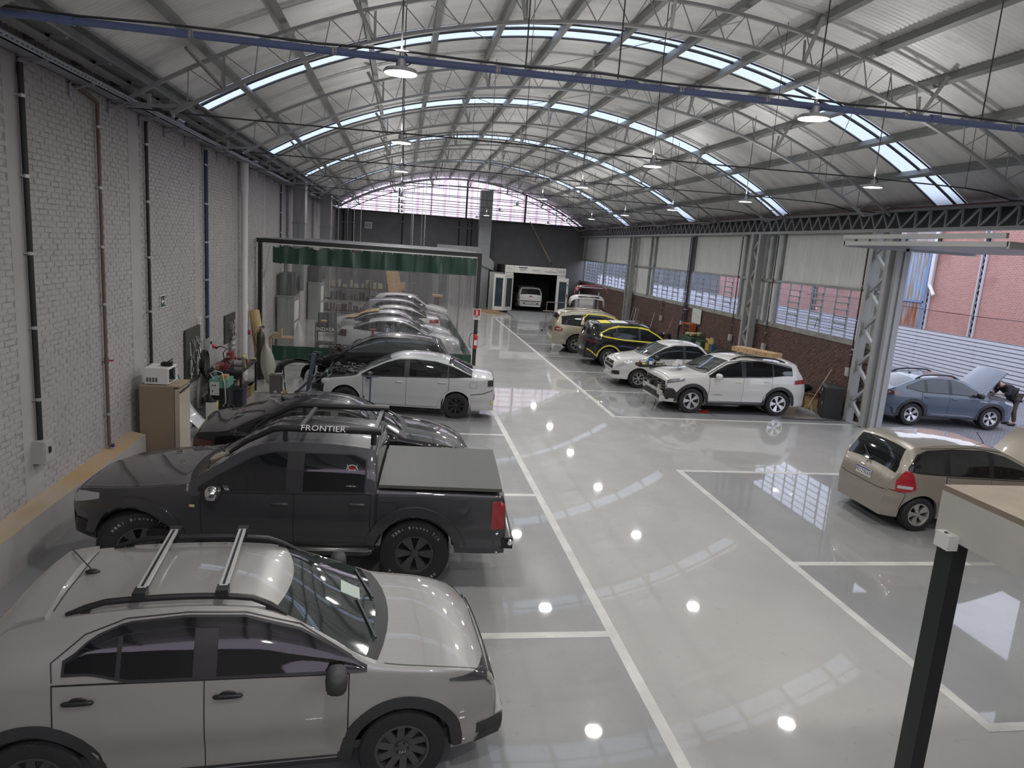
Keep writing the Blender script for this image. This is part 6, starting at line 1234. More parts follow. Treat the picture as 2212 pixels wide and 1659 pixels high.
# tool boards
BOARD = mat('board_dark', (.045, .046, .044), .7)
for y0, y1, z0, z1, lab in ((16.25, 17.4, .72, 1.95, 'dark tool board with hanging rods, nearer of the two'), (19.85, 21.0, 1.15, 1.90, 'dark tool board with clamps over the workbench, farther of the two')):
    q = thing('tool_board', lab, 'tool board', (-4.57, 0, 0), group='tool boards on the left wall'); MB().b2((-.015, y0, z0), (.02, y1, z1)).obj('board', BOARD, q)
    for k in range(16):
        yy = y0 + .15 + (y1 - y0 - .3) * r.random(); zz = z1 - .2 - .35 * r.random(); MB().cyl((.02, yy, zz), (.06, yy, zz), .006, 5).obj('hook', GALV, q); MB().bar((.06, yy, zz + .03), (.06 + r.uniform(0, .12), yy + r.uniform(-.2, .12), zz - r.uniform(.1, .26)), .014).obj('hanging_tool', STEEL if k % 2 else GALV, q)
for i in range(5):
    k = thing('cable_coil', 'hank of thin cable hanging from the nearer tool board, ' + ORD[i] + ' from its near edge', 'cable', (-4.5, 16.35 + i * .17, 1.12), group='cable hanks on the tool board'); MB().tube([(.02 * math.sin(4 * a), .05 * math.sin(a) , .20 * math.cos(a)) for a in [2 * PI * j / 18 for j in range(18)]], .012, 5, closed=True).obj('loop', (CABLE, BOXG, DARKST)[i % 3], k, 60); MB().tube([(.02, .03 + .04 * math.sin(a), -.04 + .22 * math.cos(a)) for a in [2 * PI * j / 18 for j in range(18)]], .009, 5, closed=True).obj('loop', (BOXG, CABLE, DARKST)[i % 3], k, 60)
k = thing('cable_coil', 'big coil of black cable hanging beside the nearer tool board', 'cable', (-4.42, 17.25, 1.1))
for j in range(4): MB().tube([(.03 * j - .05, (.2 + .012 * j) * math.sin(a), -.02 * j + (.28 + .015 * j) * math.cos(a)) for a in [2 * PI * q_ / 26 for q_ in range(26)]], .014, 6, closed=True).obj('loop', CABLE, k, 60)
k = thing('power_cable', 'black power cable running from the red plug to the bench', 'cable', (-4.4, 18.15, 1.3)); MB().tube([(0, 0, 0), (.12, -.02, .05), (.25, .1, -.02), (.2, -.1, -.1), (.3, -.3, -.35), (.25, -.45, -.42)], .013, 6).obj('cable', CABLE, k, 60)
k = thing('chain_bundle', 'bundle of steel chains hanging under the farther tool board', 'chains', (-4.5, 20.55, 0.65), group=None)
for j in range(9):
    pts = []
    for s_ in range(12): pts.append((.03 * math.sin(s_ * 2), (j - 4) * .055 * (.5 + .5 * (1 - s_ / 11.)), .62 - s_ * .05))
    MB().tube(pts, [.012 if s_ % 2 else .022 for s_ in range(12)], 6).obj('chain', STEEL, k)
q = thing('cardboard_roll', 'tall cardboard tube leaning beside the curtain frame', 'tube', (-4.12, 22.75, 0)); MB().lathe([(.11, 0), (.15, 0), (.17, 1.0), (.15, 1.78), (.12, 1.82), (0, 1.82)], 16).obj('tube', KRAFT, q, 50); MB().lathe([(.04, 1.821), (.1, 1.821)], 14).obj('end', CARD, q); q.rotation_euler = (D(-4), D(-9), 0)
q = thing('oxygen_cylinder', 'dark gas cylinder with chrome valve near the curtain', 'gas cylinder', (-3.86, 21.0, 0)); MB().lathe([(0, 0), (.115, 0), (.115, 1.22), (.09, 1.34), (.04, 1.40), (.03, 1.45)], 18).obj('bottle', mat('cyl_olive', (.05, .045, .03), .35, .3), q, 50); MB().cyl((0, 0, 1.45), (0, 0, 1.53), .03, 8).cyl((-.07, 0, 1.49), (.09, 0, 1.49), .022, 8).cyl((.07, -.02, 1.52), (.07, -.05, 1.52), .04, 10).obj('regulator', CHROME, q); MB().tube([(-.05, 0, 1.45), (-.2, .1, 1.2), (-.12, .15, .8), (-.2, .1, .5)], .01, 5).obj('hose', CABLE, q)
q = thing('small_table', 'low wooden table with a kraft box inside the curtain corner', 'table', (-3.95, 25.0, 0)); MB().b2((-.35, -.3, .66), (.4, .3, .70)).obj('top', CARD, q)
for sx in (-.3, .35):
    for sy in (-.25, .25): MB().b2((sx - .02, sy - .02, 0), (sx + .02, sy + .02, .66)).obj('leg', CARD, q)
q = thing('open_carton', 'small open carton on the low wooden table', 'box', (-4.05, 24.95, .70)); MB().b2((-.15, -.15, 0), (.15, .15, .14)).obj('carton', KRAFT, q); MB().b2((.15, -.15, .0), (.16, .15, .28)).obj('flap', CARD, q)
q = thing('car_hood', 'pale green-grey car hood standing on edge near the curtain', 'car part', (-3.5, 20.5, 0)); rows = []
for i in range(13):
    z = 1.13 * i / 12; w = .20 * math.sin(PI * (.12 + .86 * i / 12)) ** .7; rows.append([(-.05 + (-w + 2 * w * j / 6) * 1.0 - .12 * (z - .4), -.10 * math.sin(PI * j / 6), z) for j in range(7)])
MB().slab(rows, (0, .015, 0)).obj('panel', mat('primer_green', (.36, .37, .31), .35, coat=.5), q, 60); q.rotation_euler = (0, 0, D(10))
q = thing('metal_stool', 'dark metal step stool with notched legs', 'stool', (-3.13, 19.2, 0)); G = mat('stool_steel', (.12, .11, .095), .5, .3)
for y_ in (-.14, .14): MB().prism([(-.15, y_, 0), (-.09, y_, 0), (0, y_, .12), (.08, y_, 0), (.14, y_, 0), (.14, y_, .47), (-.15, y_, .47)], (0, .012, 0)).obj('leg_panel', G, q)
MB().b2((-.17, -.16, .47), (.16, .18, .50)).obj('seat', G, q); MB().lathe([(.06, .52), (.1, .51), (.1, .53), (.06, .53)], 14, 'Z').obj('ring_tool', GALV, q); MB().blob((.08, -.05, .53), (.12, .06, .05), .7, 6).obj('chisel', GALV, q)
q = thing('jack_handle', 'thin black pry bar standing beside the step stool', 'tool', (-2.88, 19.12, 0)); MB().cyl((0, 0, .05), (-.05, -.05, .72), .017, 8).obj('bar', BLACK, q); MB().box((0, 0, .05), (.1, .1, .1)).obj('foot', CARD, q); MB().box((-.02, -.02, .4), (.04, .04, .16)).obj('ratchet', BOXG, q)
def bumper(name, label, loc, rz, m, w=1.75, d=.55, hh=.42, ty=0, tilt=0, group='loose bumpers'):
    q = thing(name, label, 'bumper', loc, rz, group); rows = []
    for i in range(25):
        a = -PI / 2 + PI * i / 24; cx = d * math.copysign(abs(math.cos(a)) ** .45, 1); cy = w / 2 * math.copysign(abs(math.sin(a)) ** .8, math.sin(a))
        rows.append([(cx * (1 - .06 * v) + .05 * math.sin(PI * v), cy, hh * v - (.12 * hh * (1 - v) * 2 if abs(math.sin(a)) > .93 else 0) * 0) for v in (0, .2, .45, .7, .9, 1)])
    b = MB().slab(rows, lambda p: Vector((-.012, 0, 0)) if abs(p.y) < w * .42 else Vector((0, -.012 if p.y > 0 else .012, 0))).obj('bumper_skin', m, q, 60)
    MB().slab([[(d * .96 + .05, -w * .3 + w * .6 * j / 8, z) for j in range(9)] for z in (hh * .15, hh * .35)], (-.03, 0, 0)).obj('lower_grille', BLACK, q)
    q.rotation_euler = (tilt, ty, rz); return q
bumper('bumper_cover', 'black bumper cover arched on the floor by the curtain', (-2.75, 20.6, .02), D(75), BLACKP, 1.15, .62, .4, ty=-D(60))
bumper('bumper_cover', 'smaller black bumper piece lying behind the blue pulling post', (-2.25, 20.75, .02), D(80), BLACK, .8, .45, .35, ty=-D(60))
q = thing('red_panel', 'dark red panel lying by the front curtain hem', 'car part', (-1.9, 22.3, 0)); MB().prism([(-.6, 0, 0), (.5, 0, 0), (.4, .1, .22), (-.55, .1, .25)], (0, .02, 0)).obj('panel', RJ, q)
q = thing('pulling_post', 'blue-grey steel pulling post with chain before the stripped sedan', 'frame puller', (-2.3, 19.1, 0)); PB = mat('puller_blue', (.09, .11, .14), .45, .3)
MB().bar((0, 0, .1), (.14, 0, 1.12), .12, .10).obj('mast', PB, q); MB().bar((.12, -.02, .15), (.22, -.02, .8), .05, .05).obj('ram', GALV, q); MB().b2((-.35, -.2, 0), (.45, .2, .07)).obj('base', DARKST, q); MB().bar((-.3, 0, .06), (0, 0, .35), .06).obj('brace', PB, q)
for j in range(3): MB().lathe([(0, -.03), (.07, -.03), (.07, .03), (0, .03)], 12, 'Y', (-.25 + j * .3, -.2, .07)).obj('wheel', RUBBER, q)
MB().tube([(.2, 0, .65), (.4, .0, .5), (.55, 0, .42), (.75, 0, .55)], .018, 5).obj('chain', STEEL, q)
q = thing('panel_stand', 'thin blue stand with T-shaped top in front of the silver sedan', 'stand', (-.58, 16.35, 0)); MB().cyl((0, 0, .02), (0, 0, 1.10), .018, 8).obj('pole', mat('stand_blue', (.04, .07, .12), .4), q); MB().bar((-.17, 0, 1.09), (.17, 0, 1.09), .022).obj('crossbar', mat('stand_blue'), q)
for a in range(3): MB().bar((0, 0, .15), (.3 * math.cos(a * 2.1), .3 * math.sin(a * 2.1), .012), .018).obj('foot', mat('stand_blue'), q)
# ================================================================ spray booth
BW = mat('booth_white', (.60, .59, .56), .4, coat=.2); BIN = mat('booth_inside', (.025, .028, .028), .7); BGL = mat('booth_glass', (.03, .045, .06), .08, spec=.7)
q = thing('spray_booth', 'white spray booth with open folding doors at the back wall', 'spray booth', (0, 47.3, 0))
MB().b2((6.85, 0, .12), (7.42, .12, 2.66)).obj('front_pillar', BW, q); MB().b2((10.42, 0, .12), (10.98, .12, 2.66)).obj('front_pillar', BW, q)
hd = MB().b2((6.85, -.03, 2.66), (10.98, .12, 3.13)).obj('header', BW, q); MB().b2((7.44, -.034, 2.66), (7.46, -.03, 3.13)).b2((10.36, -.034, 2.66), (10.38, -.03, 3.13)).obj('header_joint', STEEL, hd)
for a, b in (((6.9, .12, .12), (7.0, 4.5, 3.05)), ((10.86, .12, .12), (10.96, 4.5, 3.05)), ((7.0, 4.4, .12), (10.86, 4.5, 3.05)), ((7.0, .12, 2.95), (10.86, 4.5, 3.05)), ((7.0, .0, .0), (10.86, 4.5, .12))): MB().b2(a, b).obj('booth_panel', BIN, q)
NAVY = mat('logo_navy', (.015, .025, .09), .5); LG = mat('logo_grey', (.18, .18, .18), .6); LR = mat('logo_red', (.4, .06, .05), .6)
MB().b2((7.75, -.036, 2.99), (8.35, -.03, 3.05)).obj('logo_bar', NAVY, hd); text('logo_text', 'sikkens', .17, NAVY, hd, face_mat((8.05, -.034, 2.90), (0, -1, 0))); text('logo_subtext', 'Car Refinishes', .055, NAVY, hd, face_mat((8.0, -.034, 2.80), (0, -1, 0)))
text('header_text', 'Autoclear Plus', .09, NAVY, hd, face_mat((8.95, -.034, 2.90), (0, -1, 0))); text('header_subtext', 'Verniz de Alta Resistencia', .05, LG, hd, face_mat((9.0, -.034, 2.80), (0, -1, 0)))
text('header_subtext', 'cabine', .06, LR, hd, face_mat((9.95, -.034, 2.93), (0, -1, 0))); MB().b2((9.5, -.035, 2.82), (10.3, -.03, 2.86)).obj('logo_bar', LG, hd); text('pillar_text', 'sikkens', .1, LG, hd, face_mat((7.14, -.034, 2.93), (0, -1, 0)))
for k in range(3): MB().lathe([(.04, -.036), (.06, -.036)], 12, 'Y', (10.55 + k * .14, 0, 2.9)).obj('pictogram', LG, hd)
def bdoor(p0, p1, z0=.14, z1=2.52):
    p0 = Vector((*p0, 0)); p1 = Vector((*p1, 0)); d = (p1 - p0); L = d.length; rz = math.atan2(d.y, d.x)
    mb = MB(); s = .12
    for a, b in (((0, -.03, z0), (s, .03, z1)), ((L - s, -.03, z0), (L, .03, z1)), ((s, -.03, z0), (L - s, .03, z0 + .25)), ((s, -.03, z1 - .25), (L - s, .03, z1))): mb.b2(a, b)
    o = mb.obj('door', BW, q, None, (p0.x, p0.y - 0, 0), rz); MB().b2((s, -.01, z0 + .25), (L - s, .01, z1 - .25)).obj('door_glass', BGL, o); MB().b2((L - .08, -.06, 1.2), (L - .03, -.03, 1.45)).obj('latch', BLACK, o); MB().b2((L - .08, -.06, 2.0), (L - .03, -.03, 2.1)).obj('latch', BLACK, o)
bdoor((7.42, -.05), (6.82, -.62)); bdoor((6.80, -.62), (6.10, -.40)); bdoor((10.46, -.05), (11.16, -.30), .08, 2.5)
r_ = MB().prism([(7.1, 0, .12), (7.1, -4.6, .0), (7.1, 0, 0)], (3.5, 0, 0)).obj('ramp', mat('ramp_grey', (.2, .205, .205), .6), q)
MB().cyl((6.75, -.4, 1.0), (6.75, -.4, 1.5), .1, 10).obj('air_filter', BLACK, q); MB().tube([(6.2, .2, 1.9), (6.5, .1, 1.4), (6.3, 0, 1.0), (6.6, .1, .6)], .015, 5).obj('air_hose', CABLE, q); MB().b2((5.9, .4, .0), (6.85, .5, 2.6)).obj('side_panel', mat('booth_side', (.30, .31, .30), .5), q)
for i, (x_, y_, lb) in enumerate(((6.15, 45.6, 'pale wooden plank on the floor left of the booth ramp'), (5.9, 46.6, 'second wooden plank by the booth side panel'))):
    k = thing('wood_plank', lb, 'plank', (x_, y_, 0), .2 * i); MB().b2((-.6, -.12, 0), (.5, .12, .12)).obj('plank', CARD, k); MB().b2((-.5, -.1, .12), (.3, .02, .16)).obj('upper_slat', CARD, k)
# drying rack frame
q = thing('parts_rack', 'thin bare steel parts rack on wheels before the spray booth', 'rack', (7.75, 37.2, 0)); RS = mat('rack_steel', (.22, .19, .17), .5, .4)
MB().cyl((0, 0, .05), (0, 0, 1.55), .02, 6).obj('post', RS, q); MB().cyl((0, 0, 1.55), (1.5, .2, 1.58), .02, 6).obj('top_bar', RS, q); MB().cyl((-.2, -.1, 1.1), (2.6, .3, 1.02), .02, 6).obj('arm_bar', RS, q); MB().bar((-.15, -.15, .08), (0, 0, .55), .02).bar((.2, .12, .08), (0, 0, .5), .02).obj('leg_brace', RS, q); MB().bar((-.2, -.18, .05), (.2, .14, .05), .03).obj('base', RS, q)
for x_ in (-.2, .2): MB().lathe([(0, -.015), (.05, -.015), (.05, .015), (0, .015)], 10, 'Y', (x_, x_ * .8, .05)).obj('caster', BLACK, q)
MB().cyl((1.5, .2, 0), (1.5, .2, 1.58), .02, 6).obj('post', RS, q); MB().tube([(.15, .02, 1.05), (.3, .04, .98), (.28, .04, .9)], .012, 5).obj('hook', GALV, q)
# bumpers on stands
q = thing('bumper_stand', 'grey steel stand holding the loose bumpers', 'stand', (10.15, 37.75, 0))
for x_ in (-.55, .55): MB().b2((x_ - .03, -.03, 0), (x_ + .03, .03, 2.2)).b2((x_ - .03, -.45, 0), (x_ + .03, .45, .05)).obj('post', GALV, q)
for z_ in (1.17, 1.92, 2.43): MB().b2((-.6, -.6, z_), (.6, .1, z_ + .04)).obj('arm', GALV, q)
bumper('bumper_cover', 'dark red bumper on top of the bumper stand', (10.28, 37.85, 1.92), -PI / 2, mat('bumper_red', (.20, .012, .02), .3, coat=1), 1.8, .6, .35, ty=-D(55))
bumper('bumper_cover', 'white bumper in the middle of the bumper stand', (9.95, 37.25, 1.38), -PI / 2, WHITEP, 1.9, .62, .4, ty=-D(55))
bumper('bumper_cover', 'silver-grey bumper lowest on the bumper stand', (10.1, 37.1, .75), -PI / 2, SILVER2, 1.7, .5, .35, ty=-D(55))
q = thing('storage_box', 'grey box standing behind the bumper stand', 'box', (10.4, 39.4, 0)); MB().b2((-.5, -.3, 0), (.5, .3, 1.9)).obj('body', mat('box_lilac', (.30, .30, .34), .6), q); MB().b2((-.4, -.31, 1.2), (.4, -.3, 1.8)).obj('front_panel', WHITE, q)
q = thing('wire_trolley', 'thin wire frame leaning on the brick wall past the bumpers', 'frame', (12.75, 37.6, 0))
for y_ in (0, .5): MB().tube([(0, y_, 0), (.25, y_, 1.45), (.25, y_ + .4, 1.45), (0, y_ + .4, 0)], .014, 5).obj('frame', GALV, q)
MB().cyl((.12, 0, .7), (.12, .9, .7), .01, 5).obj('crossbar', GALV, q)
# ================================================================ along the right wall
def wallbox(y, z, lab, top=5.3, pipe=CABLE, m=BOXG, s=(.1, .17, .25)):
    k = thing('socket_box', lab, 'socket', (13.15 - s[0] / 2, y, z), group='sockets on the right wall'); MB().box((0, 0, 0), s).obj('box', m, k); MB().cyl((.02, 0, s[2] / 2), (.02, 0, top - z), .022, 8).obj('conduit', pipe, k); MB().box((-s[0] / 2 - .005, 0, 0), (.012, s[1] * .7, s[2] * .7)).obj('cover', m, k)
    for zz in (.5, 1.5, 2.5): MB().cyl((.02, 0, zz), (.02, 0, zz + .03), .03, 8).obj('strap', GALV, k)
    return k
DKP = mat('conduit_maroon', (.05, .03, .035), .5)
wallbox(34.4, 1.3, 'grey socket box on the brick wall behind the black SUV', 2.2, DKP); wallbox(31.7, 1.32, 'grey socket box left of the whiteboard', 5.3, DKP); wallbox(26.6, 1.34, 'grey socket box on the brick wall right of the whiteboard', 5.3, DKP); wallbox(23.9, 1.36, 'grey socket box just past the middle lattice column', 5.3, DKP); k = wallbox(18.85, 1.35, 'grey socket box with red wires above the black cabinet', 5.3, DKP)
MB().tube([(-.06, .02, -.05), (-.12, .06, -.12), (-.1, .1, -.3), (-.06, .1, -1.0)], .008, 5).obj('red_wire', RX, k)
for y_, lb in ((31.3, 'bundle of dark conduits climbing the wall left of the whiteboard'), (18.55, 'blue conduit climbing the wall beside the gate column')):
    k = thing('conduit_bundle', lb, 'conduit', (13.1, y_, 0))
    for j in range(3 if y_ > 20 else 1): MB().cyl((0, j * .09, 1.2 if y_ > 20 else .9), (0, j * .09, 5.3), .03, 8).obj('conduit', (DKP, CABLE, mat('blue_conduit2'))[j] if y_ > 20 else mat('blue_conduit'), k)
    MB().b2((-.04, -.06, 2.0), (.06, .26, 2.04)).obj('strap', GALV, k)
k = thing('cable_coil', 'dark cable coil hanging under the socket left of the whiteboard', 'cable', (13.05, 31.55, .85))
for j in range(3): MB().tube([(-.02 * j, (.22 + .02 * j) * math.sin(a), .42 * math.cos(a)) for a in [2 * PI * i / 20 for i in range(20)]], .02, 6, closed=True).obj('loop', CABLE, k, 60)
q = thing('whiteboard', 'white notice board with handwriting on the brick wall', 'whiteboard', (13.17, 30.2, 1.83)); MB().b2((-.02, -.48, -.32), (0, .48, .32)).obj('board', mat('board_white', (.62, .63, .60), .3), q); MB().b2((-.025, -.5, -.34), (-.005, .5, -.32)).b2((-.025, -.5, .32), (-.005, .5, .34)).b2((-.025, -.5, -.34), (-.005, -.48, .34)).b2((-.025, .48, -.34), (-.005, .5, .34)).obj('frame', GALV, q)
r = random.Random(4)
for i in range(12):
    y_ = r.uniform(-.42, .3); z_ = .26 - i * .045; MB().b2((-.0215, y_, z_), (-.02, y_ + r.uniform(.06, .14), z_ + .012)).obj('writing', LG, q)
ORG = mat('orange_frame', (.42, .10, .03), .5)
q = thing('parts_rack', 'orange parts-bin rack under the whiteboard', 'rack', (12.95, 30.4, .35))
for y_ in (-.4, .4): MB().b2((-.14, y_ - .025, 0), (.14, y_ + .025, 1.13)).obj('side', ORG, q)
MB().b2((-.14, -.4, 1.09), (.14, .4, 1.13)).obj('top', ORG, q)
for i in range(6): MB().b2((-.13, -.37, .08 + i * .17), (.12, .37, .2 + i * .17)).obj('drawer', BLACK, q); MB().b2((-.145, -.38, .21 + i * .17), (.12, .38, .225 + i * .17)).obj('rail', ORG, q)
MB().b2((-.13, -.4, 0), (.13, .4, .04)).b2((-.1, -.36, -.35), (-.05, -.32, 0)).b2((-.1, .32, -.35), (-.05, .36, 0)).obj('base', DARKST, q)
GRM = mat('machine_green', (.03, .07, .05), .5)
q = thing('tool_cabinet', 'dark green tool cabinet behind the small white pickup', 'cabinet', (12.75, 29.3, 0)); MB().b2((-.35, -.6, 0), (.4, .6, .95)).obj('body', GRM, q); MB().b2((-.37, -.62, .95), (.42, .62, .99)).obj('top', GRM, q)
for i in range(3): MB().b2((-.36, -.55, .15 + i * .26), (-.35, .55, .36 + i * .26)).obj('drawer', GRM, q); MB().b2((-.38, -.1, .25 + i * .26), (-.36, .1, .27 + i * .26)).obj('handle', GALV, q)
q = thing('rag_pile', 'heap of pale yellowish rags on the green tool cabinet', 'rags', (12.75, 29.4, .99)); r = random.Random(8)
for i in range(7): MB().blob((r.uniform(-.2, .2), r.uniform(-.3, .3), .06 + .05 * (i % 3)), (.25, .3, .12), .8, 6, r.uniform(0, 3)).obj('rag', mat('rag_cream', (.42, .36, .22), .9, bump=.4), q, 60)
q = thing('steel_bench', 'dark steel bench behind the white crossover', 'bench', (12.7, 27.8, 0)); MB().b2((-.4, -1.0, .62), (.4, .8, .66)).obj('top', DARKST, q)
for sy in (-.95, .75):
    for sx in (-.36, .36): MB().b2((sx - .02, sy - .02, 0), (sx + .02, sy + .02, .62)).obj('leg', STEEL, q)
q = thing('polisher_case', 'dark green machine case on the steel bench', 'case', (12.75, 28.3, .66)); MB().b2((-.2, -.3, 0), (.2, .3, .3)).obj('case', GRM, q); MB().b2((-.22, -.25, .12), (-.2, .25, .22)).obj('panel', STEEL, q)
q = thing('polisher', 'yellow machine with round pad on the steel bench', 'machine', (12.7, 27.55, .66)); YM = mat('machine_yellow', (.42, .30, .05), .5); MB().b2((-.12, -.2, 0), (.12, .12, .3)).obj('body', YM, q); MB().cyl((0, .0, .3), (0, .15, .45), .05, 10).cyl((0, .15, .42), (0, .28, .42), .06, 10).obj('head', YM, q); MB().lathe([(0, -.03), (.19, -.03), (.17, .03), (0, .03)], 16, 'X', (-.02, -.25, .38)).obj('pad', mat('pad_tan', (.40, .31, .13), .8), q); MB().b2((-.1, -.5, 0), (.1, -.3, .3)).obj('bottle', mat('bottle_blue', (.05, .10, .16), .4), q)
q = thing('storage_box', 'grey box on the floor by the wall past the black SUV', 'box', (12.7, 37.2, 0)); MB().b2((-.35, -.45, 0), (.35, .45, .75)).obj('body', BOXG, q); MB().b2((-.37, -.47, .75), (.37, .47, .79)).obj('lid', BOXG, q)
for i, (y_, lb) in enumerate(((35.2, 'pale broom leaning on the brick wall, farther one'), (32.9, 'thin broom leaning on the brick wall, nearer one'))):
    k = thing('broom', lb, 'broom', (12.75, y_, 0)); MB().cyl((0, 0, .1), (.33, .1 - .3 * i, 1.5), .018, 6).obj('handle', BOXG if i == 0 else CARD, k); MB().box((0, 0, .06), (.1, .3, .12)).obj('head', DARKST, k)
q = thing('machine_table', 'dark bench with clutter beyond the black SUV hood', 'bench', (12.6, 35.9, 0)); MB().b2((-.4, -.6, .7), (.4, .6, .75)).obj('top', DARKST, q)
for sy in (-.55, .55): MB().b2((-.36, sy - .02, 0), (.36, sy + .02, .7)).obj('leg_frame', DARKST, q)
for i in range(4): k = thing('storage_box', 'small carton on the dark bench beyond the black SUV, ' + ORD[i] + ' from the gate side', 'box', (12.6, 35.5 + i * .27, .75), .1 * i, 'cartons on the dark bench'); MB().b2((-.15, -.1, 0), (.15, .1, .1 + .04 * (i % 2))).obj('carton', cols[i], k); MB().b2((-.03, -.101, .1), (.03, .101, .101 + .04 * (i % 2) + .002)).obj('tape', KRAFT, k)
# gate corner
q = thing('metal_cabinet', 'black metal cabinet beside the gate column', 'cabinet', (12.62, 18.72, 0), D(-22)); MB().b2((-.26, -.3, .03), (.26, .3, .90)).obj('body', BLACK, q); MB().prism([(-.26, -.3, .90), (.26, -.3, .90), (.26, -.3, .93), (-.22, -.3, .97)], (0, .6, 0)).obj('top', mat('cab_top', (.05, .05, .055), .5), q); d_ = MB().b2((-.275, -.28, .06), (-.26, .28, .88)).obj('door', BLACK, q); MB().b2((-.29, -.24, .4), (-.275, -.22, .5)).obj('handle', GALV, d_); MB().b2((-.278, .02, .74), (-.275, .06, .84)).obj('sticker', WHITE, d_); MB().b2((-.278, .18, .64), (-.275, .24, .69)).obj('sticker', YTAPE, d_); MB().b2((-.2, -.26, 0), (.2, .26, .03)).obj('plinth', BLACK, q)
q = thing('floor_squeegee', 'wide floor squeegee with long pole leaning on the brick wall', 'squeegee', (12.33, 19.4, 0)); MB().cyl((.12, .05, .28), (.78, .25, 1.28), .014, 8).obj('pole', mat('pole_cream', (.5, .42, .26), .5), q); MB().bar((-.02, .4, .03), (.02, -.4, .03), .04, .05).obj('blade', BOXG, q)
for s in (-.25, 0, .2): MB().bar((0, s, .05), (.12, .05, .28), .016).obj('fork', mat('pole_cream'), q)
for i, (x_, y_, d_, lb) in enumerate(((12.55, 20.3, .5, 'open cardboard carton full of dark scrap, left one by the wall'), (12.85, 19.85, .45, 'open cardboard carton full of dark scrap, right one by the wall'), (12.85, 19.05, .4, 'low cardboard tray with cable beside the black cabinet'))):
    k = thing('open_carton', lb, 'box', (x_, y_, 0), .2 + .3 * i); hh = (.42, .4, .2)[i]
    for a, b in (((-d_ / 2, -d_ / 2, 0), (-d_ / 2 + .01, d_ / 2, hh)), ((d_ / 2 - .01, -d_ / 2, 0), (d_ / 2, d_ / 2, hh)), ((-d_ / 2, -d_ / 2, 0), (d_ / 2, -d_ / 2 + .01, hh)), ((-d_ / 2, d_ / 2 - .01, 0), (d_ / 2, d_ / 2, hh)), ((-d_ / 2, -d_ / 2, 0), (d_ / 2, d_ / 2, .01))): MB().b2(a, b).obj('side', CARD, k)
    MB().box((-d_ / 2 - .06, 0, hh + .04), (.01, d_, .16), Matrix.Rotation(D(-50), 3, 'Y')).obj('flap', CARD, k); MB().blob((0, 0, hh - .02), (d_ * .9, d_ * .9, .25), .6, 6).obj('contents', BLACK, k, 60)
q = thing('black_bag', 'black plastic bag on the scrap carton by the wall', 'bag', (12.75, 20.45, .45)); MB().blob((0, 0, .1), (.5, .6, .22), .8, 8).obj('bag', mat('bag_black', (.008, .012, .012), .25, bump=.6, bscale=14), q, 60)
q = thing('wire_coil', 'coil of dark hose leaning on the brick wall by the cabinet', 'hose', (12.95, 19.35, .42))
for j in range(4): MB().tube([(.02 * j, (.28 - .02 * j) * math.sin(a), .30 * math.cos(a)) for a in [2 * PI * i / 20 for i in range(20)]], .015, 6, closed=True).obj('loop', CABLE, q, 60)
q = thing('tape_roll', 'flat grey roll lying beside the squeegee', 'roll', (12.62, 19.15, 0)); MB().lathe([(.05, 0), (.2, 0), (.2, .12), (.05, .12)], 20).obj('roll', mat('grey_roll', (.16, .15, .13), .8), q, 40); MB().blob((0, 0, .13), (.2, .12, .05), .8, 6).obj('rag', BOXG, q)
# lift plate under the crossover
q = thing('floor_lift', 'black floor lift plate with red ramps under the white crossover', 'lift', (9.75, 19.0, 0)); MB().b2((-.85, -.35, .0), (.95, .45, .05)).obj('plate', mat('lift_black', (.02, .02, .022), .6), q)
for x_, s in ((-1.0, -1), (1.05, 1)): MB().prism([(x_ - .12 * s, -.42, .055), (x_ + .18 * s, -.42, .01), (x_ + .18 * s, -.12, .01), (x_ - .12 * s, -.12, .055)], (0, 0, -.01)).obj('red_ramp', mat('ramp_red', (.38, .035, .025), .5), q)
q = thing('floor_hose', 'thin black air hose lying along the white line', 'hose', (10.9, 18.35, .015)); MB().tube([(0, 0, 0), (.4, -.12, 0), (.9, -.15, 0), (1.4, -.08, 0), (1.8, -.1, 0)], .012, 5).obj('hose', CABLE, q)
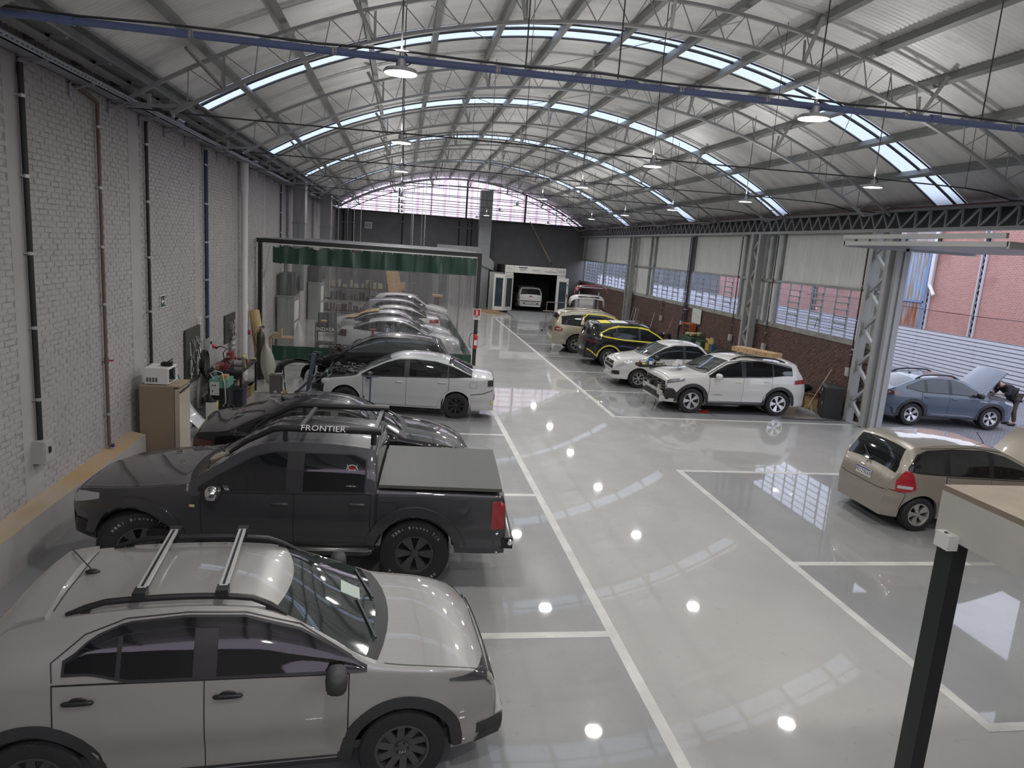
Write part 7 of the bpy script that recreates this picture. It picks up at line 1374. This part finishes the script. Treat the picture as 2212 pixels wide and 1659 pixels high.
# tool tray on tripod
q = thing('tool_tray', 'black tool tray on a tripod beside the small white pickup', 'tool tray', (7.62, 20.35, 0)); MB().b2((-.45, -.2, 1.0), (.42, .2, 1.02)).b2((-.45, -.2, 1.02), (.42, -.18, 1.08)).b2((-.45, .18, 1.02), (.42, .2, 1.08)).b2((-.45, -.2, 1.02), (-.43, .2, 1.08)).b2((.4, -.2, 1.02), (.42, .2, 1.08)).obj('tray', BLACK, q)
MB().bar((-.05, 0, 1.0), (.12, .0, .5), .04).obj('post', GALV, q)
for a, b in ((-.3, .25), (.45, .4), (.1, -.4)): MB().bar((.12, 0, .52), (a, b, .015), .022).obj('leg', GALV, q)
r = random.Random(17)
for i in range(10):
    x_ = -.38 + i * .08; k = thing('hand_tool', ('small can', 'screwdriver', 'tool bit')[i % 3] + ' in the tripod tool tray, ' + ORD[i] + ' from its left end', 'tool', (7.62 + x_, 20.35 + r.uniform(-.12, .12), 1.02), r.uniform(0, 3), 'tools in the tripod tray'); cm = (RT, BLACK, YTAPE, STEEL, cols[2])[i % 5]
    if i % 3 == 0: MB().cyl((0, 0, 0), (0, 0, .12), .03, 8).obj('can', cm, k, 50); MB().cyl((0, 0, .12), (0, 0, .15), .015, 6).obj('cap', BLACK, k)
    elif i % 3 == 1: MB().cyl((-.02, 0, .03), (.09, 0, .03), .014, 6).obj('handle', cm, k); MB().cyl((.09, 0, .03), (.2, 0, .03), .005, 5).obj('shaft', STEEL, k)
    else: MB().box((0, 0, .03), (.12, .05, .06)).obj('body', cm, k); MB().box((.07, 0, .03), (.04, .02, .02)).obj('tip', STEEL, k)
k = thing('blue_bottle', 'blue carton bottle standing in the tripod tool tray', 'bottle', (7.55, 20.3, 1.02)); MB().b2((-.06, -.04, 0), (.06, .04, .24)).obj('carton', mat('carton_blue', (.02, .10, .26), .4), k); MB().b2((-.05, -.041, .06), (.05, -.04, .16)).obj('label', WHITE, k)
# things lying on the white crossover
q = thing('flat_carton', 'long flat cardboard box lying on the white crossover roof', 'box', (10.22, 18.95, 1.72), D(-68)); MB().b2((-.75, -.22, .0), (.7, .22, .13)).obj('carton', CARD, q); MB().b2((-.75, -.03, .13), (.7, .03, .132)).obj('tape', KRAFT, q)
for i in range(4): MB().cyl((-.5 + i * .33, -.221, .06), (-.5 + i * .33, -.225, .06), .018, 8).obj('punched_hole', DARKST, q)
q = thing('wrapped_part', 'part wrapped in crumpled clear film on the crossover cowl', 'car part', (8.15, 19.55, 1.20), D(65)); MB().blob((0, 0, .07), (.85, .26, .15), .6, 10).obj('part', mat('film_wrap', (.5, .48, .46), .2, noise=.5, nscale=14, bump=.8, bscale=20), q, 60); MB().blob((-.35, .1, .05), (.3, .2, .08), .7, 8).obj('film_end', mat('film_wrap'), q, 60)
